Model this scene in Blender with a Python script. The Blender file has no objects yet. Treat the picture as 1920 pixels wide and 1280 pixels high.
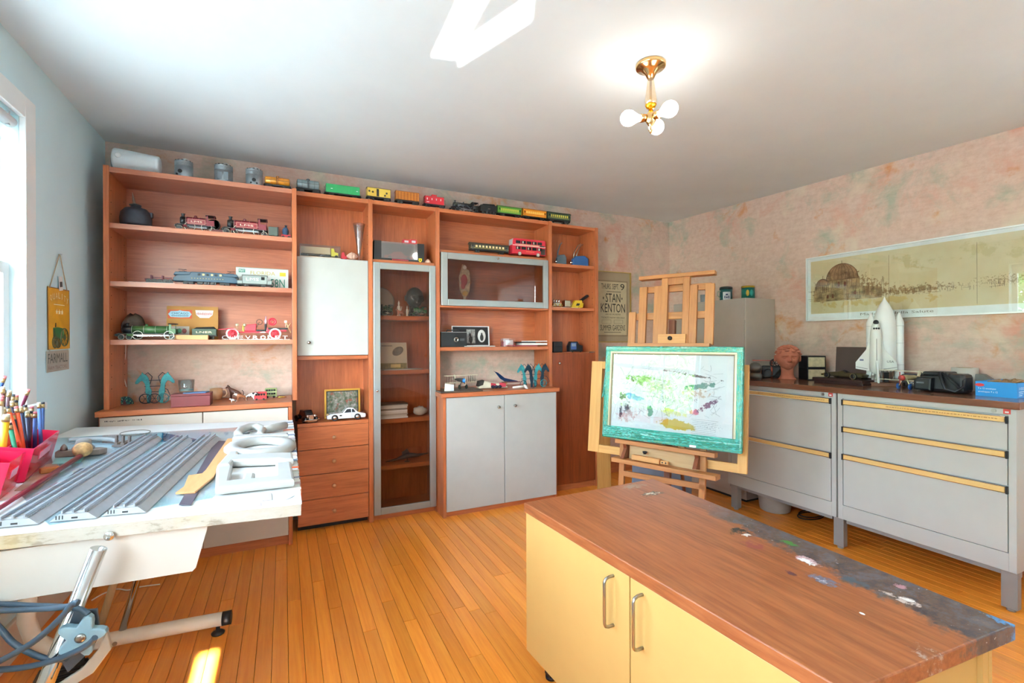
import bpy, bmesh, math, random
from mathutils import Vector, Matrix
random.seed(7)
PI = math.pi
scn = bpy.context.scene
col = scn.collection
# ------------------------------------------------------------ camera
HC = 1.233; FPX = 893.0; YAW = 0.44697; ROLL = -0.003426
_fw = Vector((math.sin(YAW), math.cos(YAW), 0)); _r0 = Vector((math.cos(YAW), -math.sin(YAW), 0)); _u0 = Vector((0, 0, 1))
_ri = _r0*math.cos(ROLL) + _u0*math.sin(ROLL); _up = -_r0*math.sin(ROLL) + _u0*math.cos(ROLL)
cam = bpy.data.cameras.new('camera'); camo = bpy.data.objects.new('camera', cam); col.objects.link(camo)
cam.sensor_width = 36; cam.lens = 36*FPX/1920; cam.clip_start = .02
camo.matrix_world = Matrix(((_ri.x, _up.x, -_fw.x, 0), (_ri.y, _up.y, -_fw.y, 0), (_ri.z, _up.z, -_fw.z, HC), (0, 0, 0, 1)))
scn.camera = camo
# ------------------------------------------------------------ light and exposure
vs = scn.view_settings
vs.view_transform = 'Standard'; vs.look = 'None'; vs.gamma = 1; vs.use_curve_mapping = False
vs.exposure = .62
scn.cycles.use_denoising = True
scn.cycles.max_bounces = 10; scn.cycles.diffuse_bounces = 6; scn.cycles.transparent_max_bounces = 12
scn.cycles.sample_clamp_indirect = 6
w = bpy.data.worlds.new('sky'); scn.world = w; w.use_nodes = True
wn = w.node_tree; bg = wn.nodes['Background']
sky = wn.nodes.new('ShaderNodeTexSky'); sky.sky_type = 'HOSEK_WILKIE'; sky.turbidity = 3.0; sky.ground_albedo = .5
SUN_DIR = Vector((0, 1, -.45)).normalized()
sky.sun_direction = -SUN_DIR
hs = wn.nodes.new('ShaderNodeHueSaturation'); hs.inputs['Saturation'].default_value = .66
wn.links.new(sky.outputs[0], hs.inputs['Color']); wn.links.new(hs.outputs[0], bg.inputs[0]); bg.inputs[1].default_value = 170.0
sun = bpy.data.lights.new('sun', 'SUN'); sun.energy = 190; sun.angle = .009; sun.color = (.85, .94, 1)
suno = bpy.data.objects.new('sun', sun); col.objects.link(suno)
suno.rotation_euler = SUN_DIR.to_track_quat('-Z', 'Y').to_euler(); suno.location = (-4, -4, 5)
def portal(x, y, z, sx, sy, rot):
    l_ = bpy.data.lights.new('window_portal', 'AREA'); l_.shape = 'RECTANGLE'; l_.size = sx; l_.size_y = sy; l_.cycles.is_portal = True
    o = bpy.data.objects.new('window_portal', l_); col.objects.link(o); o.location = (x, y, z); o.rotation_euler = rot
portal(-1.14, 1.99, 1.565, 1.17, 1.22, (0, -PI/2, 0)); portal(-1.14, .215, 1.565, 1.17, 1.53, (0, -PI/2, 0)); portal(.13, -1.42, 1.55, 1.70, 1.30, (PI/2, 0, 0)); portal(3.67, -.4, 1.525, 1.25, 1.30, (0, PI/2, 0))
# ------------------------------------------------------------ helpers
def ray(u, v): return _fw + _ri*((u-960)/FPX) + _up*((640-v)/FPX)
def at(u, v, ax, val):
    d = ray(u, v); i = 'xyz'.index(ax); c = (0, 0, HC)[i]
    return Vector((0, 0, HC)) + d*((val-c)/d[i])
def lin(c):
    if isinstance(c, str): c = tuple(int(c[i:i+2], 16)/255 for i in (0, 2, 4))
    return tuple((x/12.92 if x <= .04045 else ((x+.055)/1.055)**2.4) for x in c) + (1,)
MATS = {}
def nodes(name):
    m = bpy.data.materials.new(name); m.use_nodes = True
    nt = m.node_tree; b = nt.nodes['Principled BSDF']
    return m, nt, b
def N(nt, typ, **kw):
    n = nt.nodes.new(typ)
    for k, v in kw.items():
        if k.startswith('i_'): n.inputs[k[2:].replace('_', ' ')].default_value = v
        else: setattr(n, k, v)
    return n
def coords(nt, scale=(1, 1, 1), kind='Object', rot=(0, 0, 0)):
    tc = N(nt, 'ShaderNodeTexCoord'); mp = N(nt, 'ShaderNodeMapping')
    mp.inputs['Scale'].default_value = scale; mp.inputs['Rotation'].default_value = rot
    nt.links.new(tc.outputs[kind], mp.inputs['Vector']); return mp.outputs[0]
def noise(nt, vec, scale, detail=3, rough=.55, dist=0):
    n = N(nt, 'ShaderNodeTexNoise'); n.inputs['Scale'].default_value = scale; n.inputs['Detail'].default_value = detail
    n.inputs['Roughness'].default_value = rough; n.inputs['Distortion'].default_value = dist
    nt.links.new(vec, n.inputs['Vector']); return n.outputs['Fac']
def ramp(nt, fac, stops, interp='LINEAR'):
    r = N(nt, 'ShaderNodeValToRGB'); cr = r.color_ramp; cr.interpolation = interp
    while len(cr.elements) < len(stops): cr.elements.new(.5)
    for e, (p, c) in zip(cr.elements, stops): e.position = p; e.color = c if len(c) == 4 else lin(c)
    nt.links.new(fac, r.inputs[0]); return r.outputs[0]
def mix(nt, fac, a, b, mode='MIX'):
    m = N(nt, 'ShaderNodeMix', data_type='RGBA', blend_type=mode)
    for s, x in ((0, fac), (6, a), (7, b)):
        if isinstance(x, (int, float)): m.inputs[s].default_value = x
        elif isinstance(x, tuple): m.inputs[s].default_value = x
        else: nt.links.new(x, m.inputs[s])
    return m.outputs[2]
def bump(nt, b, h, strength=.2, dist=.004):
    bn = N(nt, 'ShaderNodeBump'); bn.inputs['Strength'].default_value = strength; bn.inputs['Distance'].default_value = dist
    nt.links.new(h, bn.inputs['Height']); nt.links.new(bn.outputs[0], b.inputs['Normal'])
def M(c, rough=.5, metal=0, var=.06, sc=9, coat=0, name=None, bmp=0):
    """plain painted / moulded surface: colour with a slight procedural unevenness"""
    key = (c, rough, metal, var, sc, coat, bmp)
    if key in MATS: return MATS[key]
    m, nt, b = nodes(name or 'paint_'+str(c)); v = coords(nt)
    f = noise(nt, v, sc, 4)
    L = lin(c)
    d = tuple(max(0, x*(1-2*var)) for x in L[:3])+(1,); h = tuple(min(1, x*(1+1.2*var)) for x in L[:3])+(1,)
    nt.links.new(ramp(nt, f, [(.3, d), (.7, h)]), b.inputs['Base Color'])
    b.inputs['Roughness'].default_value = rough; b.inputs['Metallic'].default_value = metal
    b.inputs['Coat Weight'].default_value = coat
    if bmp: bump(nt, b, noise(nt, v, sc*6, 4), bmp)
    MATS[key] = m; return m
def wood(c1, c2, axis='x', rough=.4, along=1.6, across=22, coat=0, fine=.35, rand=0, name='wood'):
    key = ('w', c1, c2, axis, rough, along, across, coat, rand)
    if key in MATS: return MATS[key]
    m, nt, b = nodes(name+'_grain_'+axis)
    s = [across]*3; s['xyz'.index(axis)] = along
    v = coords(nt, tuple(s))
    if rand:
        oi = N(nt, 'ShaderNodeObjectInfo'); vm = N(nt, 'ShaderNodeVectorMath', operation='ADD')
        sc = N(nt, 'ShaderNodeMath', operation='MULTIPLY'); sc.inputs[1].default_value = 97
        nt.links.new(oi.outputs['Random'], sc.inputs[0]); nt.links.new(v, vm.inputs[0]); nt.links.new(sc.outputs[0], vm.inputs[1]); v = vm.outputs[0]
    f1 = noise(nt, v, 1.0, 5, .6, .6); f2 = noise(nt, v, 4.5, 3, .6)
    c = ramp(nt, f1, [(.28, c2), (.72, c1)])
    c = mix(nt, fine, c, ramp(nt, f2, [(.35, c2), (.6, c1)]))
    if rand:
        hs = N(nt, 'ShaderNodeHueSaturation'); mr = N(nt, 'ShaderNodeMapRange'); mr.inputs[3].default_value = 1-rand; mr.inputs[4].default_value = 1+rand
        nt.links.new(oi.outputs['Random'], mr.inputs[0]); nt.links.new(mr.outputs[0], hs.inputs['Value']); nt.links.new(c, hs.inputs['Color']); c = hs.outputs[0]
    nt.links.new(c, b.inputs['Base Color']); b.inputs['Roughness'].default_value = rough; b.inputs['Coat Weight'].default_value = coat
    b.inputs['Coat Roughness'].default_value = .15
    bump(nt, b, f2, .06)
    MATS[key] = m; return m
def clear(tint='ffffff', refl=.08, rough=.02, name='clear_glass', fac=0.0, body='808080'):
    """thin clear sheet: see-through, mirror-like towards grazing angles; fac adds a tinted body"""
    key = ('g', tint, refl, rough, fac, body)
    if key in MATS: return MATS[key]
    m, nt, b = nodes(name); nt.nodes.remove(b); out = nt.nodes['Material Output']
    tr = N(nt, 'ShaderNodeBsdfTransparent'); tr.inputs[0].default_value = lin(tint)
    gl = N(nt, 'ShaderNodeBsdfGlossy'); gl.inputs['Roughness'].default_value = rough
    lw = N(nt, 'ShaderNodeLayerWeight'); lw.inputs[0].default_value = .5
    pw = N(nt, 'ShaderNodeMath', operation='POWER'); pw.inputs[1].default_value = 4.5; nt.links.new(lw.outputs['Facing'], pw.inputs[0])
    ml = N(nt, 'ShaderNodeMath', operation='MULTIPLY_ADD', use_clamp=True); ml.inputs[1].default_value = .8; ml.inputs[2].default_value = refl
    nt.links.new(pw.outputs[0], ml.inputs[0])
    a = tr.outputs[0]
    if fac:
        df = N(nt, 'ShaderNodeBsdfDiffuse'); df.inputs[0].default_value = lin(body)
        tl = N(nt, 'ShaderNodeBsdfTranslucent'); tl.inputs[0].default_value = lin(body)
        m0 = N(nt, 'ShaderNodeMixShader'); m0.inputs[0].default_value = .5
        nt.links.new(df.outputs[0], m0.inputs[1]); nt.links.new(tl.outputs[0], m0.inputs[2])
        m1 = N(nt, 'ShaderNodeMixShader'); m1.inputs[0].default_value = fac
        nt.links.new(a, m1.inputs[1]); nt.links.new(m0.outputs[0], m1.inputs[2]); a = m1.outputs[0]
    mx = N(nt, 'ShaderNodeMixShader')
    nt.links.new(ml.outputs[0], mx.inputs[0]); nt.links.new(a, mx.inputs[1]); nt.links.new(gl.outputs[0], mx.inputs[2])
    nt.links.new(mx.outputs[0], out.inputs[0]); MATS[key] = m; return m

class MB:
    """collects shapes, then becomes ONE mesh object"""
    def __init__(s): s.bm = bmesh.new()
    def box(s, x0, x1, y0, y1, z0, z1, bev=0, mat=None):
        vs = bmesh.ops.create_cube(s.bm, size=1)['verts']
        for v in vs:
            v.co = Vector((x0+(v.co.x+.5)*(x1-x0), y0+(v.co.y+.5)*(y1-y0), z0+(v.co.z+.5)*(z1-z0)))
        if bev:
            es = list({e for v in vs for e in v.link_edges})
            r = bmesh.ops.bevel(s.bm, geom=es, offset=bev, segments=2, affect='EDGES', profile=.5); vs = r['verts']
        if mat: bmesh.ops.transform(s.bm, matrix=mat, verts=[v for v in vs if v.is_valid])
        return s
    def prism(s, pts, a, b, axis='y', bev=0):
        """outline pts (2D) swept from a to b along axis. axis y: (x,z); x: (y,z); z: (x,y)"""
        def P(p, t): return {'y': (p[0], t, p[1]), 'x': (t, p[0], p[1]), 'z': (p[0], p[1], t)}[axis]
        A = [s.bm.verts.new(P(p, a)) for p in pts]; B = [s.bm.verts.new(P(p, b)) for p in pts]; n = len(pts)
        fs = [s.bm.faces.new(A[::-1]), s.bm.faces.new(B)]
        for i in range(n): fs.append(s.bm.faces.new((A[i], A[(i+1) % n], B[(i+1) % n], B[i])))
        bmesh.ops.recalc_face_normals(s.bm, faces=fs)
        if bev:
            es = list({e for f in fs[:2] for e in f.edges})
            bmesh.ops.bevel(s.bm, geom=es, offset=bev, segments=2, affect='EDGES', profile=.5)
        return s
    def cyl(s, p0, p1, r0, r1=None, n=12, cap=True):
        r1 = r0 if r1 is None else r1; p0 = Vector(p0); p1 = Vector(p1); d = p1-p0
        q = d.to_track_quat('Z', 'Y').to_matrix()
        A = []; B = []
        for i in range(n):
            a = 2*PI*i/n; o = q @ Vector((math.cos(a), math.sin(a), 0))
            A.append(s.bm.verts.new(p0+o*r0)); B.append(s.bm.verts.new(p1+o*r1))
        for i in range(n): s.bm.faces.new((A[i], A[(i+1) % n], B[(i+1) % n], B[i])).smooth = True
        if cap: s.bm.faces.new(A[::-1]); s.bm.faces.new(B)
        return s
    def lathe(s, prof, o=(0, 0, 0), axis='z', n=20):
        """prof: (radius, height) pairs"""
        o = Vector(o); rings = []
        for r, h in prof:
            ring = []
            for i in range(n):
                a = 2*PI*i/n; x, y = r*math.cos(a), r*math.sin(a)
                p = {'z': (x, y, h), 'x': (h, x, y), 'y': (y, h, x)}[axis]; ring.append(s.bm.verts.new(o+Vector(p)))
            rings.append(ring)
        for a, b in zip(rings, rings[1:]):
            for i in range(n): s.bm.faces.new((a[i], a[(i+1) % n], b[(i+1) % n], b[i])).smooth = True
        if prof[0][0] > 1e-5: s.bm.faces.new(rings[0][::-1])
        if prof[-1][0] > 1e-5: s.bm.faces.new(rings[-1])
        return s
    def ball(s, c, r, seg=12, mat=None):
        r = (r, r, r) if isinstance(r, (int, float)) else r
        vs = bmesh.ops.create_uvsphere(s.bm, u_segments=seg, v_segments=max(6, seg*2//3), radius=1)['verts']
        for v in vs:
            v.co = Vector((v.co.x*r[0], v.co.y*r[1], v.co.z*r[2]))
            if mat: v.co = mat @ v.co
            v.co += Vector(c)
            for f in v.link_faces: f.smooth = True
        return s
    def tube(s, pts, r, n=8, close=False):
        pts = [Vector(p) for p in pts]; rings = []; L = len(pts); prev = None
        for k, p in enumerate(pts):
            if close: t = pts[(k+1) % L]-pts[k-1]
            else: t = pts[min(k+1, L-1)]-pts[max(k-1, 0)]
            t.normalize()
            if prev is None: u = t.orthogonal().normalized()
            else:
                u = prev-t*prev.dot(t); u = u.normalized() if u.length > 1e-6 else t.orthogonal().normalized()
            prev = u; w_ = t.cross(u); rr = r[k] if isinstance(r, (list, tuple)) else r
            rings.append([s.bm.verts.new(p+(u*math.cos(2*PI*i/n)+w_*math.sin(2*PI*i/n))*rr) for i in range(n)])
        for k in range(L if close else L-1):
            a, b = rings[k], rings[(k+1) % L]
            off = 0
            if close and k == L-1: off = min(range(n), key=lambda o: (a[0].co-b[o].co).length)
            for i in range(n): s.bm.faces.new((a[i], a[(i+1) % n], b[(i+1+off) % n], b[(i+off) % n])).smooth = True
        if not close: s.bm.faces.new(rings[0][::-1]); s.bm.faces.new(rings[-1])
        return s
    def ring(s, c, R, r, axis='y', n=20, m=6, sx=1, sy=1):
        c = Vector(c); pts = []
        for i in range(n):
            a = 2*PI*i/n; x, y = R*sx*math.cos(a), R*sy*math.sin(a)
            pts.append(c+Vector({'y': (x, 0, y), 'z': (x, y, 0), 'x': (0, x, y)}[axis]))
        return s.tube(pts, r, m, True)
    def xf(s, mat): bmesh.ops.transform(s.bm, matrix=mat, verts=s.bm.verts[:]); return s
    def obj(s, name, mat, parent=None, smooth=False, loc=None):
        bmesh.ops.recalc_face_normals(s.bm, faces=s.bm.faces[:])
        me = bpy.data.meshes.new(name); s.bm.to_mesh(me); s.bm.free()
        if smooth:
            for p in me.polygons: p.use_smooth = True
        if mat: me.materials.append(mat)
        o = bpy.data.objects.new(name, me); col.objects.link(o)
        if parent: o.parent = parent
        if loc: o.location = loc
        return o
def thing(name, label, cat, loc=(0, 0, 0), rz=0, group=None):
    o = bpy.data.objects.new(name, None); col.objects.link(o); o.empty_display_size = .05
    o.location = loc; o.rotation_euler = (0, 0, rz); o['label'] = label; o['category'] = cat
    if group: o['group'] = group
    return o
def tag(o, label, cat, group=None):
    o['label'] = label; o['category'] = cat
    if group: o['group'] = group
    return o
def struct(o): o['kind'] = 'structure'; return o
def bx(name, mat, parent, x0, x1, y0, y1, z0, z1, bev=0): return MB().box(x0, x1, y0, y1, z0, z1, bev).obj(name, mat, parent)
def text(parent, s, o, xd, ud, wd, ht, mat, name='lettering', depth=.0006):
    """lettering fitted to a wd x ht rectangle whose lower-left corner is o"""
    cu = bpy.data.curves.new('t', 'FONT'); cu.body = s; cu.extrude = .0; cu.resolution_u = 2
    to = bpy.data.objects.new('t', cu); me = bpy.data.meshes.new_from_object(to); bpy.data.objects.remove(to); bpy.data.curves.remove(cu)
    if not me.vertices: return None
    xs = [v.co.x for v in me.vertices]; ys = [v.co.y for v in me.vertices]
    x0, x1, y0, y1 = min(xs), max(xs), min(ys), max(ys); xd = Vector(xd).normalized(); ud = Vector(ud).normalized(); nd = xd.cross(ud); o = Vector(o)
    for v in me.vertices: v.co = o + xd*((v.co.x-x0)/(x1-x0)*wd) + ud*((v.co.y-y0)/(y1-y0)*ht) + nd*depth
    me.materials.clear(); me.materials.append(mat); me.name = name
    ob = bpy.data.objects.new(name, me); col.objects.link(ob); ob.parent = parent; return ob
def copy_tree(o, parent=None):
    c = o.copy(); col.objects.link(c)
    if parent: c.parent = parent
    for ch in list(o.children): copy_tree(ch, c)
    return c
def knob(parent, x, y, z, mat, r=.011, d='y'):
    return MB().lathe([(.006, 0), (.005, -.010), (r, -.014), (r, -.021), (r*.7, -.025), (0, -.026)], (x, y, z), d, 14).obj('knob', mat, parent)
# ------------------------------------------------------------ materials
WD1, WD2 = 'c87044', '9a522c'
WH = wood(WD1, WD2, 'x', .3); WV = wood(WD1, WD2, 'z', .3); WH_LIT = wood('c27a5c', '9e5c45', 'x', .3)  # last one is a paler copy: bay one's brightness and sheen put into colour
WHITE = M('b6b5b0', .45, var=.02); CREAM = M('cbbfb1', .45, var=.02); ALU = M('a6aaa8', .38, .6, var=.03); CHROME = M('d8d8d8', .12, 1, var=.02)
STEEL = M('b0aca4', .3, 1, var=.05); BLACK = M('16161a', .45, var=.1); DARK = M('2a2724', .6, var=.1); BRASS = M('c49a4a', .25, 1, var=.05)
PINE = wood('d79c5c', 'bd7c40', 'z', .5, 1.2, 16, name='pine'); PINEX = wood('d79c5c', 'bd7c40', 'x', .5, 1.2, 16, name='pine')
SMOKE = clear('e2dad4', .026, .01, 'smoked_glass'); GLASS = clear('f6fafa', .05, .01, 'window_glass')
INK = M('1c1a18', .7, var=.05); GOLD = M('d0a040', .35, .8, var=.05)
# ------------------------------------------------------------ the room
L, R, D, REAR = -.965, 3.507, 3.64, -1.25
def ceil_z(x, y):
    t = (x-L)/(R-L); s = (D-y)/(D-1.09)
    return 2.445*(1-t) + t*(2.425-.073*s)
mb = MB()
nx, ny = 8, 10
V = [[mb.bm.verts.new((L-.15+(R-L+.3)*i/nx, REAR-.15+(D-REAR+.3)*j/ny, 0)) for j in range(ny+1)] for i in range(nx+1)]
for r_ in V:
    for v in r_: v.co.z = ceil_z(v.co.x, v.co.y)
for i in range(nx):
    for j in range(ny): mb.bm.faces.new((V[i][j], V[i+1][j], V[i+1][j+1], V[i][j+1])).smooth = True
TOP = [[mb.bm.verts.new((v.co.x, v.co.y, 2.62)) for v in r_] for r_ in V]
for i in range(nx):
    for j in range(ny): mb.bm.faces.new((TOP[i][j], TOP[i+1][j], TOP[i+1][j+1], TOP[i][j+1]))
CEIL = M('e0e8ea', .85, var=.015, sc=3, bmp=.03)
struct(mb.obj('ceiling', CEIL))
def wallpaper():
    m, nt, b = nodes('marbled_wallpaper'); v = coords(nt, (1, 1, 1.15)); vs_ = coords(nt, (5, 5, 30))
    st = noise(nt, vs_, 1.6, 5, .65); fine = noise(nt, v, 26, 6, .7)
    def patch(scale, lo, hi, off):
        mp = coords(nt, (1, 1, 1)); n = N(nt, 'ShaderNodeVectorMath', operation='ADD'); n.inputs[1].default_value = off
        nt.links.new(mp, n.inputs[0]); f = noise(nt, n.outputs[0], scale, 6, .62, .35)
        return ramp(nt, f, [(lo, (0, 0, 0, 1)), (hi, (1, 1, 1, 1))])
    c = ramp(nt, fine, [(.3, 'c7aa9a'), (.7, 'd8beb0')])
    c = mix(nt, patch(3.1, .54, .70, (3, 1, 7)), c, lin('cf9c8a'))
    c = mix(nt, patch(3.4, .53, .67, (11, 5, 2)), c, lin('a8ab9a'))
    c = mix(nt, patch(4.2, .60, .70, (7, 17, 4)), c, lin('c98f60'))
    c = mix(nt, patch(3.6, .56, .70, (23, 9, 13)), c, lin('d6c4b0'))
    c = mix(nt, .28, c, ramp(nt, st, [(.35, 'b08a78'), (.65, 'e0cdc2')]), 'SOFT_LIGHT')
    nt.links.new(c, b.inputs['Base Color']); b.inputs['Roughness'].default_value = .7; bump(nt, b, st, .08)
    return m
PAPER = wallpaper(); PAINT = M('d4ebf0', .75, var=.02, sc=2); TRIM = M('f0f0ee', .4, var=.015)
struct(bx('wall_back', PAPER, None, L-.15, R+.15, D, D+.15, 0, 2.6))
W4 = (-1.05, .25, .9, 2.15)  # opening for an unseen window added as fill light
struct(MB().box(R, R+.15, W4[1], D, 0, 2.6).box(R, R+.15, REAR-.15, W4[0], 0, 2.6).box(R, R+.15, W4[0], W4[1], 0, W4[2]).box(R, R+.15, W4[0], W4[1], W4[3], 2.6).obj('wall_right', PAPER))
# left wall with two windows
W1 = (1.38, 2.60, .98, 2.15); W2 = (-.55, .98, .98, 2.15)
mb = MB(); x0, x1 = L-.15, L
mb.box(x0, x1, REAR-.15, D, 0, .98).box(x0, x1, REAR-.15, D, 2.15, 2.6)
mb.box(x0, x1, REAR-.15, W2[0], .98, 2.15).box(x0, x1, W2[1], W1[0], .98, 2.15).box(x0, x1, W1[1], D, .98, 2.15)
struct(mb.obj('wall_left', PAINT))
# rear wall, behind the camera, with an added window and a door
RW = (-.72, .98, .9, 2.2); RD = (1.40, 2.25, 0, 2.05)
mb = MB(); y0, y1 = REAR-.15, REAR
mb.box(L, RW[0], y0, y1, 0, 2.6).box(RD[0], RD[1], y0, y1, RD[3], 2.6).box(RW[1], RD[0], y0, y1, 0, 2.6)
mb.box(RW[0], RW[1], y0, y1, 0, RW[2]).box(RW[0], RW[1], y0, y1, RW[3], 2.6).box(RD[1], R, y0, y1, 0, 2.6)
struct(mb.obj('wall_rear', PAINT))
def window(name, Y0, Y1, Z0, Z1, cols_=3):
    """a double-hung window in the left wall"""
    w_ = struct(bpy.data.objects.new(name, None)); col.objects.link(w_)
    c = .088
    MB().box(L, L+.022, Y0-c, Y0, Z0-.02, Z1+c, .003).box(L, L+.022, Y1, Y1+c, Z0-.02, Z1+c, .003).box(L, L+.022, Y0, Y1, Z1, Z1+c, .003).obj('casing', TRIM, w_)
    MB().box(L-.13, L+.05, Y0-c-.02, Y1+c+.02, Z0-.03, Z0, .004).obj('sill', TRIM, w_)
    zm = (Z0+Z1)/2-.03
    for k, (a, b) in enumerate(((Z0, zm+.02), (zm-.02, Z1))):
        xx = L-.06-.035*k
        f = MB(); s_ = .045
        f.box(xx, xx+.03, Y0, Y0+s_, a, b).box(xx, xx+.03, Y1-s_, Y1, a, b).box(xx, xx+.03, Y0+s_, Y1-s_, a, a+s_).box(xx, xx+.03, Y0+s_, Y1-s_, b-s_, b)
        so = f.obj('sash', TRIM, w_)
        wd = (Y1-Y0-2*s_)/cols_
        for i in range(cols_):
            if i: bx('muntin', TRIM, so, xx+.004, xx+.026, Y0+s_+wd*i-.009, Y0+s_+wd*i+.009, a+s_, b-s_)
            bx('pane', GLASS, so, xx+.012, xx+.016, Y0+s_+wd*i+(.009 if i else 0), Y0+s_+wd*(i+1)-(.009 if i < cols_-1 else 0), a+s_, b-s_)
    return w_
window('window_1', *W1); window('window_2', *W2)
w_ = struct(bpy.data.objects.new('added_rear_window', None)); col.objects.link(w_)  # unseen rear window, added to light the room from behind the camera
MB().box(RW[0]-.08, RW[0], REAR, REAR+.02, RW[2], RW[3]+.08).box(RW[1], RW[1]+.08, REAR, REAR+.02, RW[2], RW[3]+.08).box(RW[0], RW[1], REAR, REAR+.02, RW[3], RW[3]+.08).obj('casing', TRIM, w_)
bx('sill', TRIM, w_, RW[0]-.1, RW[1]+.1, REAR-.13, REAR+.05, RW[2]-.03, RW[2])
for i in range(3):
    a = RW[0]+i*.5666; b = a+.5666
    so = MB().box(a, a+.04, REAR-.09, REAR-.06, RW[2], RW[3]).box(b-.04, b, REAR-.09, REAR-.06, RW[2], RW[3]).box(a+.04, b-.04, REAR-.09, REAR-.06, RW[2], RW[2]+.04).box(a+.04, b-.04, REAR-.09, REAR-.06, RW[3]-.04, RW[3]).obj('sash', TRIM, w_)
    bx('pane', GLASS, so, a+.04, b-.04, REAR-.078, REAR-.074, RW[2]+.04, RW[3]-.04)
def sheer():
    m, nt, b = nodes('sheer_cloth'); nt.nodes.remove(b); out = nt.nodes['Material Output']
    df = N(nt, 'ShaderNodeBsdfDiffuse'); tl = N(nt, 'ShaderNodeBsdfTranslucent'); mx = N(nt, 'ShaderNodeMixShader'); mx.inputs[0].default_value = .125
    c = ramp(nt, noise(nt, coords(nt, (60, 60, 8)), 3, 3), [(.3, 'd4d4d2'), (.7, 'e0e0de')])
    nt.links.new(c, df.inputs[0]); nt.links.new(c, tl.inputs[0]); nt.links.new(df.outputs[0], mx.inputs[1]); nt.links.new(tl.outputs[0], mx.inputs[2]); nt.links.new(mx.outputs[0], out.inputs[0]); return m
SHEER = sheer()
for xa, xb, lab in ((RW[0]-.06, -.306, 'added white sheer cloth shading left of the slit of sun in the rear window'), (-.243, RW[1]+.06, 'added white sheer cloth shading right of the slit of sun in the rear window')):
    n = max(6, int((xb-xa)/.02)); pts = [(xa+(xb-xa)*i/n, REAR+.05+.012*math.sin(i*1.3)*(0 < i < n)) for i in range(n+1)]
    o = MB().prism(pts+[(x, y+.002) for x, y in pts[::-1]], .5, 2.26, 'z').obj('added_curtain', SHEER); tag(o, lab, 'added_curtain', None)  # added cloth, out of view, blocks all but a slit of sun
n = 66; pts = [(R-.06+.012*math.sin(i*1.3)*(0 < i < n), W4[0]-.05+(W4[1]-W4[0]+.1)*i/n) for i in range(n+1)]
S2_ = sheer(); S2_.name = 'thin_voile'
for nd in S2_.node_tree.nodes:
    if nd.type == 'MIX_SHADER': nd.inputs[0].default_value = .72
    if nd.type == 'VALTORGB':
        for e in nd.color_ramp.elements: e.color = (.93, .93, .92, 1)
o = MB().prism(pts+[(x-.002, y) for x, y in pts[::-1]], .6, 2.24, 'z').obj('added_curtain', S2_); tag(o, 'thin white voile added over the unseen right hand fill window', 'added_curtain')  # added cloth, out of view, softens the fill light
o = MB().box(RW[0]-.03, RW[1]+.03, REAR+.024, REAR+.028, 1.552, 2.27).cyl((RW[0]-.03, REAR+.04, 2.27), (RW[1]+.03, REAR+.04, 2.27), .02, n=14).obj('added_blind', SHEER); tag(o, 'white blind added out of view to cut the sun at the rear window', 'blind')  # added blind, out of view, sets the top of the sun slit
w_ = struct(bpy.data.objects.new('added_fill_window', None)); col.objects.link(w_); yc = .055  # added window, out of view, brightens the left wall and bookcase
MB().box(R-.02, R, W4[0]-yc, W4[0], W4[2], W4[3]+yc).box(R-.02, R, W4[1], W4[1]+yc, W4[2], W4[3]+yc).box(R-.02, R, W4[0], W4[1], W4[3], W4[3]+yc).obj('casing', TRIM, w_); bx('sill', TRIM, w_, R-.05, R+.13, W4[0]-.08, W4[1]+.08, W4[2]-.03, W4[2])
for i in range(2):
    a = W4[0]+i*.65; b = a+.65
    so = MB().box(R+.06, R+.09, a, a+.04, W4[2], W4[3]).box(R+.06, R+.09, b-.04, b, W4[2], W4[3]).box(R+.06, R+.09, a+.04, b-.04, W4[2], W4[2]+.04).box(R+.06, R+.09, a+.04, b-.04, W4[3]-.04, W4[3]).obj('sash', TRIM, w_); bx('pane', GLASS, so, R+.073, R+.077, a+.04, b-.04, W4[2]+.04, W4[3]-.04)
dr = struct(bx('door_1', TRIM, None, RD[0], RD[1], REAR-.08, REAR-.035, 0, RD[3]))
for z0, z1 in ((.2, .95), (1.1, 1.9)):
    for x0, x1 in ((RD[0]+.1, RD[0]+.38), (RD[0]+.47, RD[1]-.1)): bx('panel', TRIM, dr, x0, x1, REAR-.04, REAR-.025, z0, z1, .006)
MB().lathe([(.022, 0), (.010, .012), (.010, .03), (.026, .045), (.022, .06), (0, .064)], (RD[1]-.07, REAR-.035, 1.0), 'y', 16).obj('door_knob', BRASS, dr)
struct(MB().box(RD[0]-.08, RD[0], REAR, REAR+.02, 0, RD[3]+.08).box(RD[1], RD[1]+.08, REAR, REAR+.02, 0, RD[3]+.08).box(RD[0], RD[1], REAR, REAR+.02, RD[3], RD[3]+.08).obj('trim_1', TRIM))
struct(bx('baseboard_left', M('e8ddd0', .5, var=.03), None, L, L+.018, REAR, 3.2, 0, .15, .004))
struct(bx('baseboard_right', WV, None, R-.018, R, REAR, D, 0, .14, .004))
struct(bx('baseboard_back', WH, None, 2.44, R-.018, D-.018, D, 0, .14, .004))
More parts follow.
